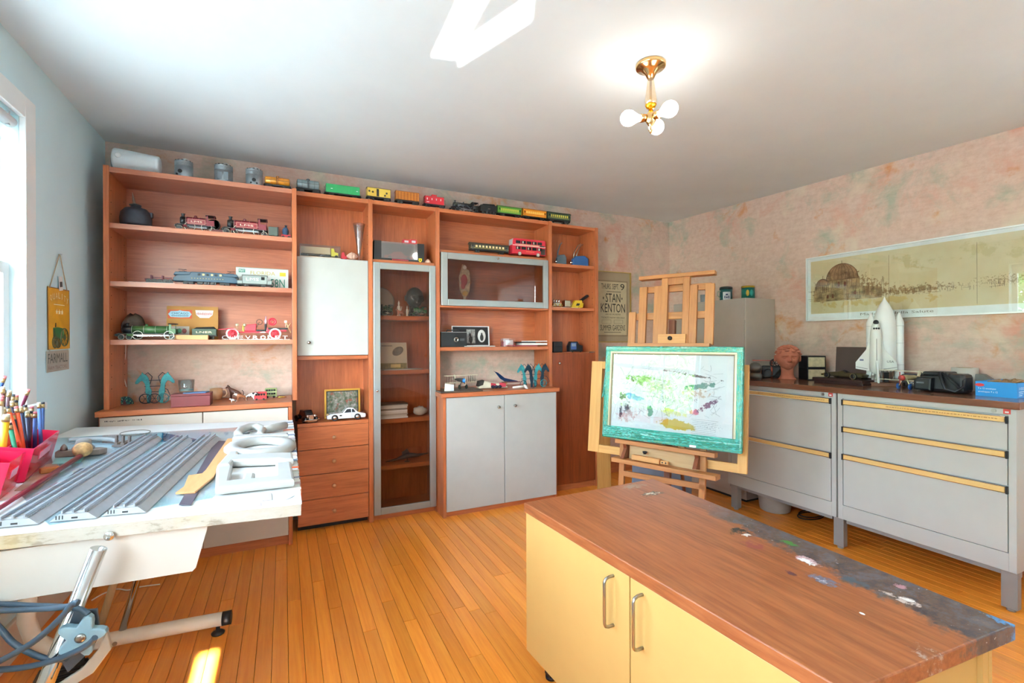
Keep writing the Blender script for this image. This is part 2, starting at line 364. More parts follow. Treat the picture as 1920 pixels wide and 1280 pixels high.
# floor of narrow strip boards, each a board of its own
fl = struct(bx('floor', M('5a3416', .8), None, L-.15, R+.15, REAR-.15, D+.15, -.06, -.012))
FB = wood('f89e3a', 'e47e26', 'y', .3, 1.1, 26, .25, rand=.13, name='floorboard')
bw = .0575; lens_ = [.9, 1.25, 1.6, 1.95]; meshes = {}
for ln in lens_+[0]:
    pass
def board_mesh(ln):
    k = round(ln, 2)
    if k not in meshes:
        b_ = MB().box(.0007, bw-.0007, .0006, k-.0006, -.012, 0); es = [e for e in b_.bm.edges if all(v.co.z > -.001 for v in e.verts)]
        bmesh.ops.bevel(b_.bm, geom=es, offset=.0009, segments=1, affect='EDGES')
        me = bpy.data.meshes.new('floorboard'); b_.bm.to_mesh(me); b_.bm.free(); me.materials.append(FB); meshes[k] = me
    return meshes[k]
x = L; rnd = random.Random(3); nb = 0
while x < R:
    y = REAR - rnd.choice((0, .3, .55, .8))
    while y < D:
        ln = rnd.choice((1.25, 1.6, 1.95, 1.95))
        if D-(y+ln) < .45: ln = math.ceil((D-y)*20)/20
        o = bpy.data.objects.new('floorboard', board_mesh(ln)); col.objects.link(o); o.parent = fl; o.location = (x, y, 0); y += ln; nb += 1
    x += bw
# ------------------------------------------------------------ the wall unit: five bays
YF, Y1F, YL, YB = 3.355, 3.272, 3.2, 3.595
TZ = 2.196
def shelf_holes(parent, x, y0, zs, side):
    m = MB()
    for z in zs:
        for yy in (y0+.035, YB-.05): m.cyl((x, yy, z), (x+side*.0015, yy, z), .003, n=6)
    o = m.obj('shelf_pin_holes', DARK, parent); o['kind'] = 'stuff'
# bay 1: open bookcase over a deep white base
u1 = thing('bookcase', 'widest open bay of the reddish wooden wall unit, its three shelves full of model trains', 'bookcase', (-.4, 3.45, 0))
def off(p): return p
def P(parent): 
    class Q: pass
    return parent
def local(parent):
    """parts are written in world coordinates and shifted into the thing's frame"""
    lx, ly, lz = parent.location
    for ch in parent.children:
        if not ch.get('_s'):
            ch.matrix_parent_inverse = Matrix.Translation((-lx, -ly, -lz)); ch['_s'] = 1
def clean():
    for o in bpy.data.objects:
        if '_s' in o: del o['_s']
bx('side_panel', WV, u1, -.878, -.853, Y1F, YB+.01, .87, TZ, .0015)
bx('side_panel', WV, u1, .049, .075, Y1F, YB+.01, .87, TZ, .0015)
bx('top_panel', WH_LIT, u1, -.853, .049, Y1F+.006, YB, TZ-.034, TZ-.005, .0015)
for z in (1.887, 1.570, 1.250): bx('shelf', WH_LIT, u1, -.852, .048, Y1F+.008, YB, z-.028, z, .0015)
bx('back_panel', WH_LIT, u1, -.853, .049, YB, YB+.008, 1.226, TZ-.034)
shelf_holes(u1, -.853, Y1F, [.98+.064*i for i in range(18)], 1)
local(u1)
b1 = thing('base_cabinet', 'cream two door base cabinet under the widest bookcase bay, behind the drafting table', 'cabinet', (-.42, 3.4, 0))
bx('worktop', WH, b1, -.893, .046, YL-.012, YB+.03, .842, .870, .002)
bx('side_panel', WV, b1, .024, .046, YL, YB, .0, .842, .001); bx('side_panel', WV, b1, -.885, -.863, YL+.02, YB, 0, .842, .001)
bx('plinth', WH, b1, -.863, .024, YL+.03, YL+.05, 0, .075)
bx('back_panel', WH, b1, -.863, .024, YB-.01, YB, 0, .842)
dl = bx('door', CREAM, b1, -.876, -.418, YL, YL+.02, .062, .836, .002); bx('door', CREAM, b1, -.414, .022, YL, YL+.02, .062, .836, .002)
mb = MB(); r2 = random.Random(5)
for i in range(26):
    xx = -.855+.0062*i
    if i in (8, 18): continue
    mb.box(xx, xx+.0015+.003*r2.random(), YL-.0006, YL-.0001, .812+.003*r2.random(), .818+.003*r2.random())
mb.obj('sticker', INK, dl); local(b1)
# bay 2: niche, white door, niche, four drawers
u2 = thing('drawer_bay', 'narrow bay of the wall unit with one white door above four wooden drawers', 'cabinet', (.3, 3.45, 0))
bx('side_panel', WV, u2, .522, .551, YF-.006, YB+.01, 0, TZ+.012, .0015)
bx('top_panel', WH, u2, .076, .522, YF, YB, TZ-.018, TZ+.010, .0015)
for z0, z1 in ((1.764, 1.790), (1.118, 1.143), (.682, .706)): bx('shelf', WH, u2, .077, .521, YF+.024 if z1 > 1 else YF, YB, z0, z1, .0015)
bx('back_panel', WV, u2, .076, .522, YB, YB+.008, .03, TZ-.018)
d = bx('door', WHITE, u2, .079, .520, YF, YF+.02, 1.146, 1.787, .002); knob(d, .147, YF, 1.231, STEEL)
zs = [.682, .533, .369, .208, .040]
for a, b in zip(zs, zs[1:]):
    d = bx('drawer', WH, u2, .079, .520, YF, YF+.3, b+.002, a-.002, .0015); knob(d, .298, YF, (a+b)/2-.002, M('b98a62', .4, .3), .012)
bx('plinth', DARK, u2, .078, .521, YF+.06, YF+.08, 0, .038); shelf_holes(u2, .522, YF, [1.84+.064*i for i in range(5)], -1); local(u2)
# bay 3: niche over a tall aluminium framed glass door
u3 = thing('display_cabinet', 'tall narrow wall unit bay with a grey aluminium framed smoked glass door', 'cabinet', (.77, 3.45, 0))
bx('side_panel', WV, u3, .994, 1.025, YF-.006, YB+.01, 0, TZ+.012, .0015)
bx('top_panel', WH, u3, .551, .994, YF, YB, TZ-.018, TZ+.010, .0015)
bx('shelf', WH, u3, .552, .993, YF+.024, YB, 1.786, 1.806, .0015)
for z in (1.418, 1.032, .689, .362): bx('shelf', WH, u3, .552, .993, YF+.045, YB, z-.030, z, .0015)
bx('shelf', WH, u3, .552, .993, YF+.024, YB, .04, .066, .0015)
bx('back_panel', WV, u3, .551, .994, YB, YB+.008, .03, TZ-.018); bx('plinth', WH, u3, .552, .993, YF+.03, YF+.05, 0, .038)
def glass_door(parent, x0, x1, z0, z1, fr, y=YF):
    m = MB()
    m.box(x0, x0+fr, y-.02, y, z0, z1, .003).box(x1-fr, x1, y-.02, y, z0, z1, .003).box(x0+fr, x1-fr, y-.02, y, z1-fr, z1, .003).box(x0+fr, x1-fr, y-.02, y, z0, z0+fr, .003)
    m.box(x0+.010, x1-.010, y-.0215, y-.0195, z0+.010, z0+.012).box(x0+.010, x1-.010, y-.0215, y-.0195, z1-.012, z1-.010)
    d_ = m.obj('door', ALU, parent); bx('pane', SMOKE, d_, x0+fr-.004, x1-fr+.004, y-.012, y-.008, z0+fr-.004, z1-fr+.004); return d_
d = glass_door(u3, .553, .990, .046, 1.780, .046); knob(d, .572, YF-.02, .90, CHROME, .008); local(u3)
# bay 4: niche, glass flap, shelf, open niche, deep white base
u4 = thing('flap_bay', 'wide wall unit bay with a horizontal aluminium framed glass flap in its upper half', 'cabinet', (1.48, 3.45, 0))
bx('side_panel', WV, u4, 1.938, 1.968, YF-.006, YB+.01, 0, TZ+.012, .0015)
bx('top_panel', WH, u4, 1.025, 1.938, YF, YB, TZ-.018, TZ+.010, .0015)
for z0, z1, y in ((1.886, 1.910, YF+.024), (1.484, 1.508, YF), (1.166, 1.193, YF+.006)): bx('shelf', WH, u4, 1.026, 1.937, y, YB, z0, z1, .0015)
bx('back_panel', WH, u4, 1.025, 1.938, YB, YB+.008, 1.166, TZ-.018)
d = glass_door(u4, 1.033, 1.927, 1.497, 1.886, .048); MB().lathe([(.007, 0), (.007, -.012), (0, -.014)], (1.48, YF-.02, 1.868), 'y', 10).obj('knob', CHROME, d); local(u4)
b4 = thing('base_cabinet', 'white two door base cabinet under the glass flap bay, beside the tall wooden door', 'cabinet', (1.48, 3.4, 0))
MB().prism([(.985, YL-.012), (1.936, YL-.012), (1.936, YB+.03), (1.028, YB+.03), (1.028, YF-.008), (.985, YF-.008)], .842, .872, 'z', .002).obj('worktop', WH, b4)
bx('side_panel', WV, b4, 1.0, 1.021, YL, YF-.008, 0, .842, .001); bx('side_panel', WV, b4, 1.913, 1.932, YL+.02, YB, 0, .842, .001)
bx('plinth', WH, b4, 1.028, 1.913, YL+.025, YL+.045, 0, .05); bx('back_panel', WH, b4, 1.028, 1.913, YB-.01, YB, 0, .842)
d = bx('door', WHITE, b4, 1.024, 1.469, YL, YL+.02, .040, .838, .002); knob(d, 1.419, YL, .754, STEEL)
d = bx('door', WHITE, b4, 1.473, 1.914, YL, YL+.02, .040, .838, .002); knob(d, 1.552, YL, .757, STEEL); local(b4)
# bay 5: open shelves over a wooden door
u5 = thing('cupboard_bay', 'rightmost narrow wall unit bay, open shelves above a tall plain wooden door', 'cabinet', (2.18, 3.45, 0))
bx('side_panel', WV, u5, 2.393, 2.424, YF-.006, YB+.01, 0, TZ+.004, .0015)
bx('top_panel', WH, u5, 1.968, 2.393, YF, YB, TZ-.022, TZ+.002, .0015)
for z0, z1 in ((1.845, 1.872), (1.488, 1.512), (1.112, 1.140)): bx('shelf', WH, u5, 1.969, 2.392, YF+.008, YB, z0, z1, .0015)
bx('back_panel', WV, u5, 1.968, 2.393, YB, YB+.008, .03, TZ-.018); bx('plinth', WH, u5, 1.969, 2.392, YF+.02, YF+.04, 0, .05)
d = bx('door', wood('93441f', '6c2c12', 'z', .3), u5, 1.971, 2.390, YF-.004, YF+.018, .055, 1.138, .002); knob(d, 2.029, YF-.004, 1.053, STEEL, .010)
bx('hinge', CHROME, u5, 2.33, 2.39, YF-.006, YF-.001, 1.138, 1.146)
shelf_holes(u5, 2.393, YF, [1.2+.05*i for i in range(18)], -1); local(u5)
# ------------------------------------------------------------ island with a paint-stained top
isl = thing('island_cabinet', 'low pale yellow cabinet with a paint stained wood grain top', 'cabinet', (1.1, 1.0, 0))
def paint_top():
    m, nt, b = nodes('stained_laminate'); v = coords(nt, (13, 1.1, 13)); o = coords(nt)
    f1 = noise(nt, v, 1.6, 6, .65, .8); f2 = noise(nt, v, 7, 4, .6)
    c = ramp(nt, f1, [(.3, '6c3416'), (.5, '924b25'), (.72, 'a65c32')]); c = mix(nt, .35, c, ramp(nt, f2, [(.35, '7a4224'), (.65, 'b87446')]))
    sx = N(nt, 'ShaderNodeSeparateXYZ'); nt.links.new(o, sx.inputs[0])
    def math_(op, a, b_=None):
        n = N(nt, 'ShaderNodeMath', operation=op)
        for i, q in enumerate((a, b_)):
            if q is None: continue
            if isinstance(q, (int, float)): n.inputs[i].default_value = q
            else: nt.links.new(q, n.inputs[i])
        return n.outputs[0]
    # dirt band along the far long edge, wider towards the near end
    edge = math_('SUBTRACT', math_('MULTIPLY', sx.outputs[1], .053), math_('SUBTRACT', sx.outputs[0], .303-.029))   # distance-like: 0 at the edge, negative inside
    wd = math_('ADD', .125, math_('MULTIPLY', sx.outputs[1], -.13))
    dist = math_('DIVIDE', edge, wd)
    nz = noise(nt, o, 9, 9, .74)
    band = math_('SUBTRACT', math_('MULTIPLY_ADD', nz, 1.7), math_('ADD', dist, .42))
    fade = N(nt, 'ShaderNodeMapRange'); fade.inputs[1].default_value = .36; fade.inputs[2].default_value = .1; nt.links.new(sx.outputs[1], fade.inputs[0])
    msk = math_('MULTIPLY', ramp(nt, band, [(.24, (0, 0, 0, 1)), (.40, (.88, .88, .88, 1))]), fade.outputs[0])
    stain = ramp(nt, noise(nt, o, 26, 8, .78), [(.3, '1c1e22'), (.42, '2e3a45'), (.5, '5a4638'), (.56, '4a5763'), (.66, '6d6258'), (.78, '8d98a4')])
    c = mix(nt, msk, c, stain)
    def dab(cx, cy, rx, ry, colr, sc=60, th=.5):
        nonlocal c
        a = math_('DIVIDE', math_('SUBTRACT', sx.outputs[0], cx), rx); e = math_('DIVIDE', math_('SUBTRACT', sx.outputs[1], cy), ry)
        d2 = math_('ADD', math_('MULTIPLY', a, a), math_('MULTIPLY', e, e))
        k = math_('SUBTRACT', noise(nt, o, sc, 4, .7), math_('MULTIPLY', d2, .25))
        c = mix(nt, ramp(nt, k, [(th-.06, (0, 0, 0, 1)), (th+.04, (1, 1, 1, 1))]), c, lin(colr))
    for q in DABS: dab(*q)
    c = mix(nt, math_('MULTIPLY', ramp(nt, noise(nt, o, 95, 2, .5), [(.72, (0, 0, 0, 1)), (.75, (.8, .8, .8, 1))]), msk), c, lin('c8ccd0'))
    nt.links.new(c, b.inputs['Base Color']); b.inputs['Roughness'].default_value = .42; bump(nt, b, f2, .05)
    return m
IZ = .64
def il(u, v): p = at(u, v, 'z', IZ); return p.x-1.1, p.y-1.0
DABS = []
for (u, v, rx, ry, cc, sc, th) in [(1222, 925, .05, .018, '3a352c', 70, .44), (1222, 925, .045, .016, 'd8d0bc', 90, .53), (1190, 912, .05, .02, '9a7a62', 30, .42), (1385, 995, .03, .02, '2a2620', 60, .42), (1400, 1003, .012, .01, 'd8d4cc', 80, .42), (1478, 1017, .012, .02, '3f7a34', 60, .4), (1412, 1022, .02, .03, '8a3a34', 50, .42), (1510, 1048, .016, .03, 'c8a0a0', 50, .42), (1515, 1053, .010, .022, 'e8e4e0', 60, .40), (1545, 1088, .016, .03, '6a6470', 80, .38), (1542, 1088, .012, .02, 'b0aab4', 120, .52), (1485, 1075, .008, .012, '5a2a34', 60, .38), (1690, 1122, .016, .03, 'c8b4a8', 50, .45), (1700, 1124, .007, .014, 'e4dcd4', 60, .40), (1690, 1100, .01, .012, 'b08088', 60, .42), (1617, 1150, .003, .004, 'f0f0f0', 30, .3), (1600, 1090, .02, .03, '4a545c', 40, .45), (1880, 1160, .02, .03, '4e86b0', 60, .45), (1780, 1245, .03, .05, 'b09484', 40, .47)]:
    cx, cy = il(u, v); DABS.append((cx, cy, rx*1.5, ry*1.5, cc, sc, th))
quad = [(.797, 1.565), (1.435, 1.590), (1.374, .443), (.856, .480)]
TOPM = paint_top(); tl = [(x-1.1, y-1.0) for x, y in quad]
MB().prism(tl, .605, IZ, 'z', .003).obj('top', TOPM, isl)
bx('edge_wear', M('d8bfa0', .6), isl, -.2485, -.2470, -.47, -.27, .612, .636).rotation_euler = (0, 0, .0545)
YEL = M('c69c5a', .42, var=.015)
def lerp(a, b, t): return (a[0]+(b[0]-a[0])*t, a[1]+(b[1]-a[1])*t)
A, B, C_, D_ = tl
body = [(A[0]+.022, A[1]-.012), (B[0]-.022, B[1]-.012), (C_[0]-.03, C_[1]+.03), (D_[0]+.022, D_[1]+.03)]
MB().prism(body, .095, .605, 'z').obj('carcass', YEL, isl)
fr0, fr1 = (A[0]+.006, A[1]-.004), (D_[0]+.004, D_[1]+.022)
ang = math.atan2(fr1[1]-fr0[1], fr1[0]-fr0[0]); LN = math.hypot(fr1[0]-fr0[0], fr1[1]-fr0[1])
for t0, t1, hd in ((0, .515, .455), (.519, 1, .562)):
    d = MB().box(t0*LN, t1*LN, 0, .018, .098, .603, .0015).obj('door', YEL, isl); d.location = (fr0[0], fr0[1], 0); d.rotation_euler = (0, 0, ang)
    h = hd*LN
    MB().tube([(h, .0, .578), (h, -.018, .578), (h, -.028, .574), (h, -.032, .566), (h, -.032, .452), (h, -.028, .444), (h, -.018, .440), (h, 0, .440)], .0045, 8).obj('handle', STEEL, d)
seam = MB()
e0, e1 = (C_[0]-.03, C_[1]+.0295), (D_[0]+.03, D_[1]+.0295)
bx('end_strip', YEL, isl, C_[0]-.075, C_[0]-.052, C_[1]+.024, C_[1]+.05, .1, .605, .001); bx('end_strip', YEL, isl, C_[0]-.05, C_[0]-.034, C_[1]+.024, C_[1]+.05, .1, .605, .001)
for p, q in ((A, (.085, -.05)), (B, (-.09, -.06)), (C_, (-.09, .09)), (D_, (.09, .09))):
    MB().box(p[0]+q[0]-.018, p[0]+q[0]+.018, p[1]+q[1]-.018, p[1]+q[1]+.018, 0.012, .1).cyl((p[0]+q[0], p[1]+q[1], 0), (p[0]+q[0], p[1]+q[1], .012), .022, n=12).obj('foot', BLACK, isl)
# ------------------------------------------------------------ grey steel drawer cabinets along the right wall
GREY = M('b9b8b2', .42, var=.015); LEGM = M('8f8a86', .5, var=.03); PULL = wood('e3bd7c', 'd2a660', 'y', .45, 1, 20, name='pull')
XC = 2.95
def steel_unit(label, ya, yb, drawers, name='steel_drawer_cabinet'):
    """ya > yb; front faces -x"""
    t = thing(name, label, 'cabinet', (XC+.27, (ya+yb)/2, 0)); ym = (ya+yb)/2; h = (ya-yb)/2
    X = -.27
    b_ = MB().box(X+.012, X+.552, -h, h, .185, .92).obj('carcass', GREY, t)
    MB().box(X, X+.012, -h, -h+.026, .185, .92, .001).box(X, X+.012, h-.026, h, .185, .92, .001).box(X, X+.012, -h+.026, h-.026, .185, .268, .001).box(X, X+.012, -h+.026, h-.026, .893, .92, .001).obj('front_frame', GREY, t)
    for z0, z1 in drawers:
        d = bx('drawer', GREY, t, X-.001, X+.012, -h+.030, h-.030, z0+.003, z1-.003, .001)
        MB().box(X-.010, X+.002, -h+.030, h-.030, z1-.004, z1+.0, .001).box(X-.012, X+.0, -h+.030, h-.030, z1-.030, z1-.027).obj('pull_rail', CHROME, d)
        bx('pull_strip', PULL, d, X-.0115, X-.001, -h+.036, h-.036, z1-.027, z1-.004)
        for q0 in (-h+.026, h-.033): bx('end_cap', BLACK, d, X-.013, X+.001, q0, q0+.007, z1-.034, z1)
        if z1 > .85:
            m = MB(); rr = random.Random(9); y = -h+.06
            while y < h*.3: 
                ln = .004+.01*rr.random(); m.box(X-.0122, X-.0113, y, y+ln, z1-.017, z1-.013); y += ln+.004
            m.obj('printed_line', M('a8783a', .6), d)
    MB().cyl((X-.001, -h+.075, .907), (X-.005, -h+.075, .907), .009, n=14).obj('lock', STEEL, t)
    q = bx('badge', M('c8453c', .5), t, X-.0015, X, -h+.018, -h+.043, .897, .919); bx('mark', M('f0e8e4', .5), q, X-.002, X-.001, -h+.024, -h+.037, .902, .909)
    local_leg = []
    return t
cA = steel_unit('grey steel cabinet with two tan topped drawers, half hidden by the easel', 2.478, 1.716, [(.268, .562), (.562, .888)])
cB = steel_unit('grey steel cabinet with three tan topped drawers, its end panel nearest the camera', 1.706, .945, [(.268, .570), (.570, .730), (.730, .888)])
for t, h, ys in ((cA, .381, (.34, -.384)), (cB, .3805, (-.35,))):
    for y in ys:
        for x in (-.235, .23):
            MB().box(x-.02, x+.02, y-.028, y+.028, .014, .186, .002).cyl((x, y, 0), (x, y, .014), .016, n=10).obj('leg', LEGM, t)
for t, h in ((cA, .381), (cB, .3805)):
    for q0 in (-.25, .2): bx('rail', LEGM, t, q0, q0+.035, -h+(.035 if t is cA else 0), h-(.035 if t is cB else 0), .160, .185)
wt = tag(bx('cabinet_worktop', wood('7d4f38', '5c3625', 'y', .22, 1.4, 20, .3, name='laminate'), None, XC-.014, R-.002, .93, 2.485, .921, .954, .003), 'long dark brown glossy laminate top lying across both grey steel cabinets', 'worktop')
# tall grey cupboard in the corner
tc = thing('metal_locker', 'tall beige grey metal cupboard standing in the corner behind the easel', 'cabinet', (3.33, 2.84, 0))
LK = M('b3a89c', .5, var=.02)
MB().box(-.163, .17, -.345, .40, .02, 1.56, .003).obj('body', LK, tc)
d = bx('door', LK, tc, -.172, -.163, -.335, .39, .06, 1.55, .002); bx('plinth', DARK, tc, -.15, .16, -.33, .38, 0, .02)
for z in (.3, .95, 1.42): MB().cyl((-.170, -.342, z-.03), (-.170, -.342, z+.03), .006, n=8).obj('hinge', LK, tc)
MB().cyl((-.172, .33, .9), (-.19, .33, .9), .012, n=10).obj('handle', CHROME, d)
# ------------------------------------------------------------ drafting table under the window
TR, TZ_, TS = .045, .78, .035
def tb(u, v, h=0):
    d = ray(u, v); n = Vector((TS, 0, 1)); c0 = TZ_+TS*TR+h
    return Vector((0, 0, HC))+d*((c0-n.z*HC)/n.dot(d))
def tz(x): return TZ_+TS*(TR-x)
def lay(o, x, y, rz=0, h=.0004):
    """rest a thing on the sloping table top"""
    o.location = (x, y, tz(x)+h)
    o.rotation_euler = (Matrix.Rotation(math.atan(TS), 4, 'Y') @ Matrix.Rotation(rz, 4, 'Z')).to_euler()
    return o
def flat(name, pts, th, mat, label, cat, group=None, h=.0004, bev=0):
    """a flat piece whose outline was measured on the table top"""
    P_ = [tb(*p) for p in pts]; c = sum(P_, Vector())/len(P_)
    o = MB().prism([(p.x-c.x, p.y-c.y) for p in P_], 0, th, 'z', bev).obj(name, mat); tag(o, label, cat, group); return lay(o, c.x, c.y, 0, h)
TOPW = M('e6e6e2', .5, var=.02, sc=14)
def grubby():
    m, nt, b = nodes('grubby_white_edge'); v = coords(nt)
    f = noise(nt, coords(nt, (9, 9, 22)), 1.5, 6, .7); g = noise(nt, v, 4, 3)
    c = ramp(nt, f, [(.36, '968c7c'), (.44, 'b4ac9e'), (.7, 'bdb8ae')]); c = mix(nt, ramp(nt, g, [(.58, (0, 0, 0, 1)), (.70, (1, 1, 1, 1))]), c, lin('b8a470'))
    f2 = noise(nt, coords(nt, (14, 14, 40)), 3, 5, .75); c = mix(nt, ramp(nt, f2, [(.66, (0, 0, 0, 1)), (.70, (.8, .8, .8, 1))]), c, lin('6a6258'))
    nt.links.new(c, b.inputs['Base Color']); b.inputs['Roughness'].default_value = .55; return m
GRUB = grubby()
tab = thing('drafting_table', 'large white drafting table on chrome and cream legs below the left window', 'table', (-.45, 2.26, 0))
tilt = math.atan(TS)
def tilted(name, mat, x0, x1, y0, y1, h0, h1, bev=0):
    o = MB().box(x0, x1, y0, y1, h0, h1, bev).obj(name, mat, tab); o.rotation_euler = (0, tilt, 0); o.location = (.495, 0, TZ_); return o
tilted('tabletop', TOPW, -.975, 0, -.792, .80, -.004, 0, .001)
tilted('core_board', GRUB, -.972, -.001, -.790, .798, -.036, -.004, .0015)
# sheet-metal skirt hanging below the near edge
sk = [(-.505, -.02), (-.28, -.035), (.27, -.035), (.24, -.150), (.232, -.158), (-.12, -.152), (-.50, -.130)]
o = MB().prism([(x, z) for x, z in sk], -.772, -.768, 'y').obj('skirt', M('c6bfb5', .4, var=.015), tab); o.location = (0, 0, TZ_+.012)
o2 = MB().prism([(-.50, .0), (.25, -.03), (.23, -.09), (-.50, -.06)], .70, .704, 'y').obj('skirt', M('c6bfb5', .4, var=.015), tab); o2.location = (0, 0, TZ_)
CREAML = M('ede4d6', .4, var=.03, sc=20)
# the far foot: bar, curved upright, slim struts
fx = lambda x, y, z: (x+.45, y-2.26, z)
MB().tube([fx(-.235, 2.355, .062), fx(-.5, 2.375, .062), fx(-.72, 2.39, .062), fx(-.80, 2.39, .075), fx(-.85, 2.39, .12), fx(-.87, 2.39, .2), fx(-.86, 2.39, .4), fx(-.80, 2.39, .60), fx(-.72, 2.38, .755)], .027, 14).obj('leg', CREAML, tab)
MB().cyl(fx(-.205, 2.353, .062), fx(-.238, 2.355, .062), .028, n=14).obj('leg_cap', BLACK, tab)
for x in (-.255, -.70): MB().lathe([(.024, 0), (.026, .006), (.015, .014), (.008, .016), (.008, .036)], fx(x, 2.36, 0), 'z', 14).obj('foot', BLACK, tab)
MB().cyl(fx(-.585, 2.39, .080), fx(-.42, 2.43, .760), .013, n=12).obj('strut', CHROME, tab)
MB().cyl(fx(-.60, 2.362, .056), fx(-.60, 2.352, .056), .008, n=10).obj('screw', STEEL, tab)
MB().cyl(fx(-.70, 2.52, .02), fx(-.50, 2.52, .765), .014, n=12).obj('strut', wood('dcc49a', 'c9ab7c', 'z', .5), tab)
# the near side: chrome post, star knob, bracket, foot out of the frame
MB().cyl(fx(-.622, 1.425, .06), fx(-.392, 1.425, .752), .0165, n=18).obj('post', CHROME, tab)
MB().tube([fx(-.2, 1.43, .062), fx(-.72, 1.43, .062), fx(-.84, 1.45, .10), fx(-.87, 1.5, .3), fx(-.80, 1.5, .6), fx(-.72, 1.5, .755)], .027, 12).obj('leg', CREAML, tab)
for x in (-.25, -.7): MB().lathe([(.026, 0), (.028, .006), (.012, .014), (.012, .036)], fx(x, 1.43, 0), 'z', 12).obj('foot', BLACK, tab)
MB().lathe([(.011, 0), (.011, -.004), (.008, -.006), (0, -.006)], fx(-.383, 1.466, .765), 'y', 14).obj('bolt', CHROME, tab)
kc = Vector(fx(-.412, 1.386, .574)); pts = []
for i in range(40):
    a = 2*PI*i/40+.3; r_ = .036+.0105*math.cos(5*a); pts.append((kc.x+r_*math.cos(a), kc.z+r_*math.sin(a)))
kn = MB().prism(pts, kc.y-.008, kc.y+.012, 'y', .003).obj('star_knob', M('86a4ae', .5, var=.1), tab)
MB().lathe([(.010, 0), (.010, -.003), (.006, -.005), (0, -.005)], (kc.x, kc.y-.008, kc.z), 'y', 14).obj('nut', STEEL, kn)
MB().cyl((kc.x, kc.y+.012, kc.z), (kc.x, kc.y+.045, kc.z), .010, n=10).obj('stud', STEEL, tab)
qb = MB().prism([(-.02, .05), (.022, .045), (.028, -.015), (.012, -.045), (-.03, -.085), (-.046, -.045)], -.004, .004, 'y', .001).obj('clamp_plate', M('4a545e', .45, .4), tab); qb.location = (kc.x, kc.y+.022, kc.z)
qb = MB().prism([(.045, .0), (.052, -.045), (.02, -.09), (-.03, -.115), (-.045, -.10), (0, -.075), (.028, -.04)], -.006, .006, 'y', .002).obj('clamp_lever', M('a99f90', .4, .3), tab); qb.location = (kc.x, kc.y+.006, kc.z)
# scraps of tape and paper stuck along the right edge
rs = random.Random(21); cols_ = ['e8e0d4', 'c8b4b4', 'f0efe8', '8a94a8', 'f2efe6', 'd8c8b8', 'e8693a', 'eae6de', '9aa8b8', 'f2f0ea', 'd9b9a8', 'efece4', '6a7aa0', 'e4d8d4', 'f4f2ec', 'e07858', 'dcdad2']
for i in range(30):
    y = 1.60+1.40*(i+rs.random()*.6)/30; ln = .02+.035*rs.random(); wd = .012+.02*rs.random(); hang = .004+.018*rs.random()
    m = MB().box(TR-ln-.01, TR+.0016, y, y+wd, tz(TR)+.0008+.0002*(i % 3), tz(TR)+.0016+.0002*(i % 3)).box(TR+.0012, TR+.0022, y+.001, y+wd-.002*rs.random(), tz(TR)-hang, tz(TR)+.0012)
    s_ = m.obj('tape_scrap', M(cols_[i % len(cols_)], .7, var=.03), tab); s_.location = (.45, -2.26, 0)
    s_.rotation_euler = (0, 0, 0)
s_ = MB().prism([(1.62, .765), (1.66, .775), (1.645, .70)], TR+.002, TR+.004, 'x').obj('tape_scrap', M('f0762c', .6), tab); s_.location = (.45, -2.26, 0)
for pts, cc in (([(492, 939), (510, 938), (509, 925), (494, 927)], 'b4a49c'), ([(470, 951), (490, 948), (487, 941), (466, 941)], 'd8b8bc'), ([(535, 938), (552, 930), (545, 921), (538, 926)], 'c8ccd0')):
    P_ = [tb(*p) for p in pts]; o = MB().prism([(p.x+.45, p.y-2.26) for p in P_], P_[0].z+.0002, P_[0].z+.001, 'z').obj('tape_scrap', M(cc, .7), tab)
# sheets and flat tools
flat('acrylic_sheet', [(104, 822), (474, 800), (424, 905), (398, 934), (92, 985), (40, 930)], .0022, clear('f2fafc', .06, .05, 'blue_acrylic', .12, 'd8eef6'), 'pale blue clear plastic sheet lying under the toy tracks on the drafting table', 'plastic sheet')
flat('set_square', [(302, 829), (388, 829), (304, 813)], .003, clear('9cc4d8', .1, .03, 'blue_plastic', .35, '5a9cba'), 'thin blue plastic set square at the far side of the table', 'set square', h=.003)
rl = flat('ruler', [(404, 828), (428, 828), (358, 949), (335, 949)], .0015, M('5b5560', .45, .2, var=.08), 'long dark metal ruler half under the orange wooden strip', 'ruler', h=.003)
flat('wooden_strip', [(427, 826), (443, 826), (400, 900), (366, 928), (329, 930), (345, 918), (353, 897), (379, 893), (386, 886)], .006, wood('dba06c', 'cc8a52', 'y', .5, 2, 12), 'orange wooden strip with a widened end lying on the dark ruler', 'wooden strip', h=.005, bev=.001)
flat('cardboard_piece', [(27, 921), (72, 918), (112, 884), (106, 868), (86, 872)], .002, M('a8917e', .8), 'brown piece of cardboard beside the red brush handle', 'cardboard', h=.0008)
flat('colour_card', [(97, 872), (150, 868), (158, 858), (104, 860)], .0012, M('8fd6d2', .6), 'turquoise card under the grey model building on the table', 'card', h=.0030)
flat('flat_bar', [(118, 905), (150, 882), (166, 880), (140, 912)], .004, M('4a4a4c', .5, .3), 'dark flat metal bar between red handle and leftmost track', 'metal bar', h=.0028)
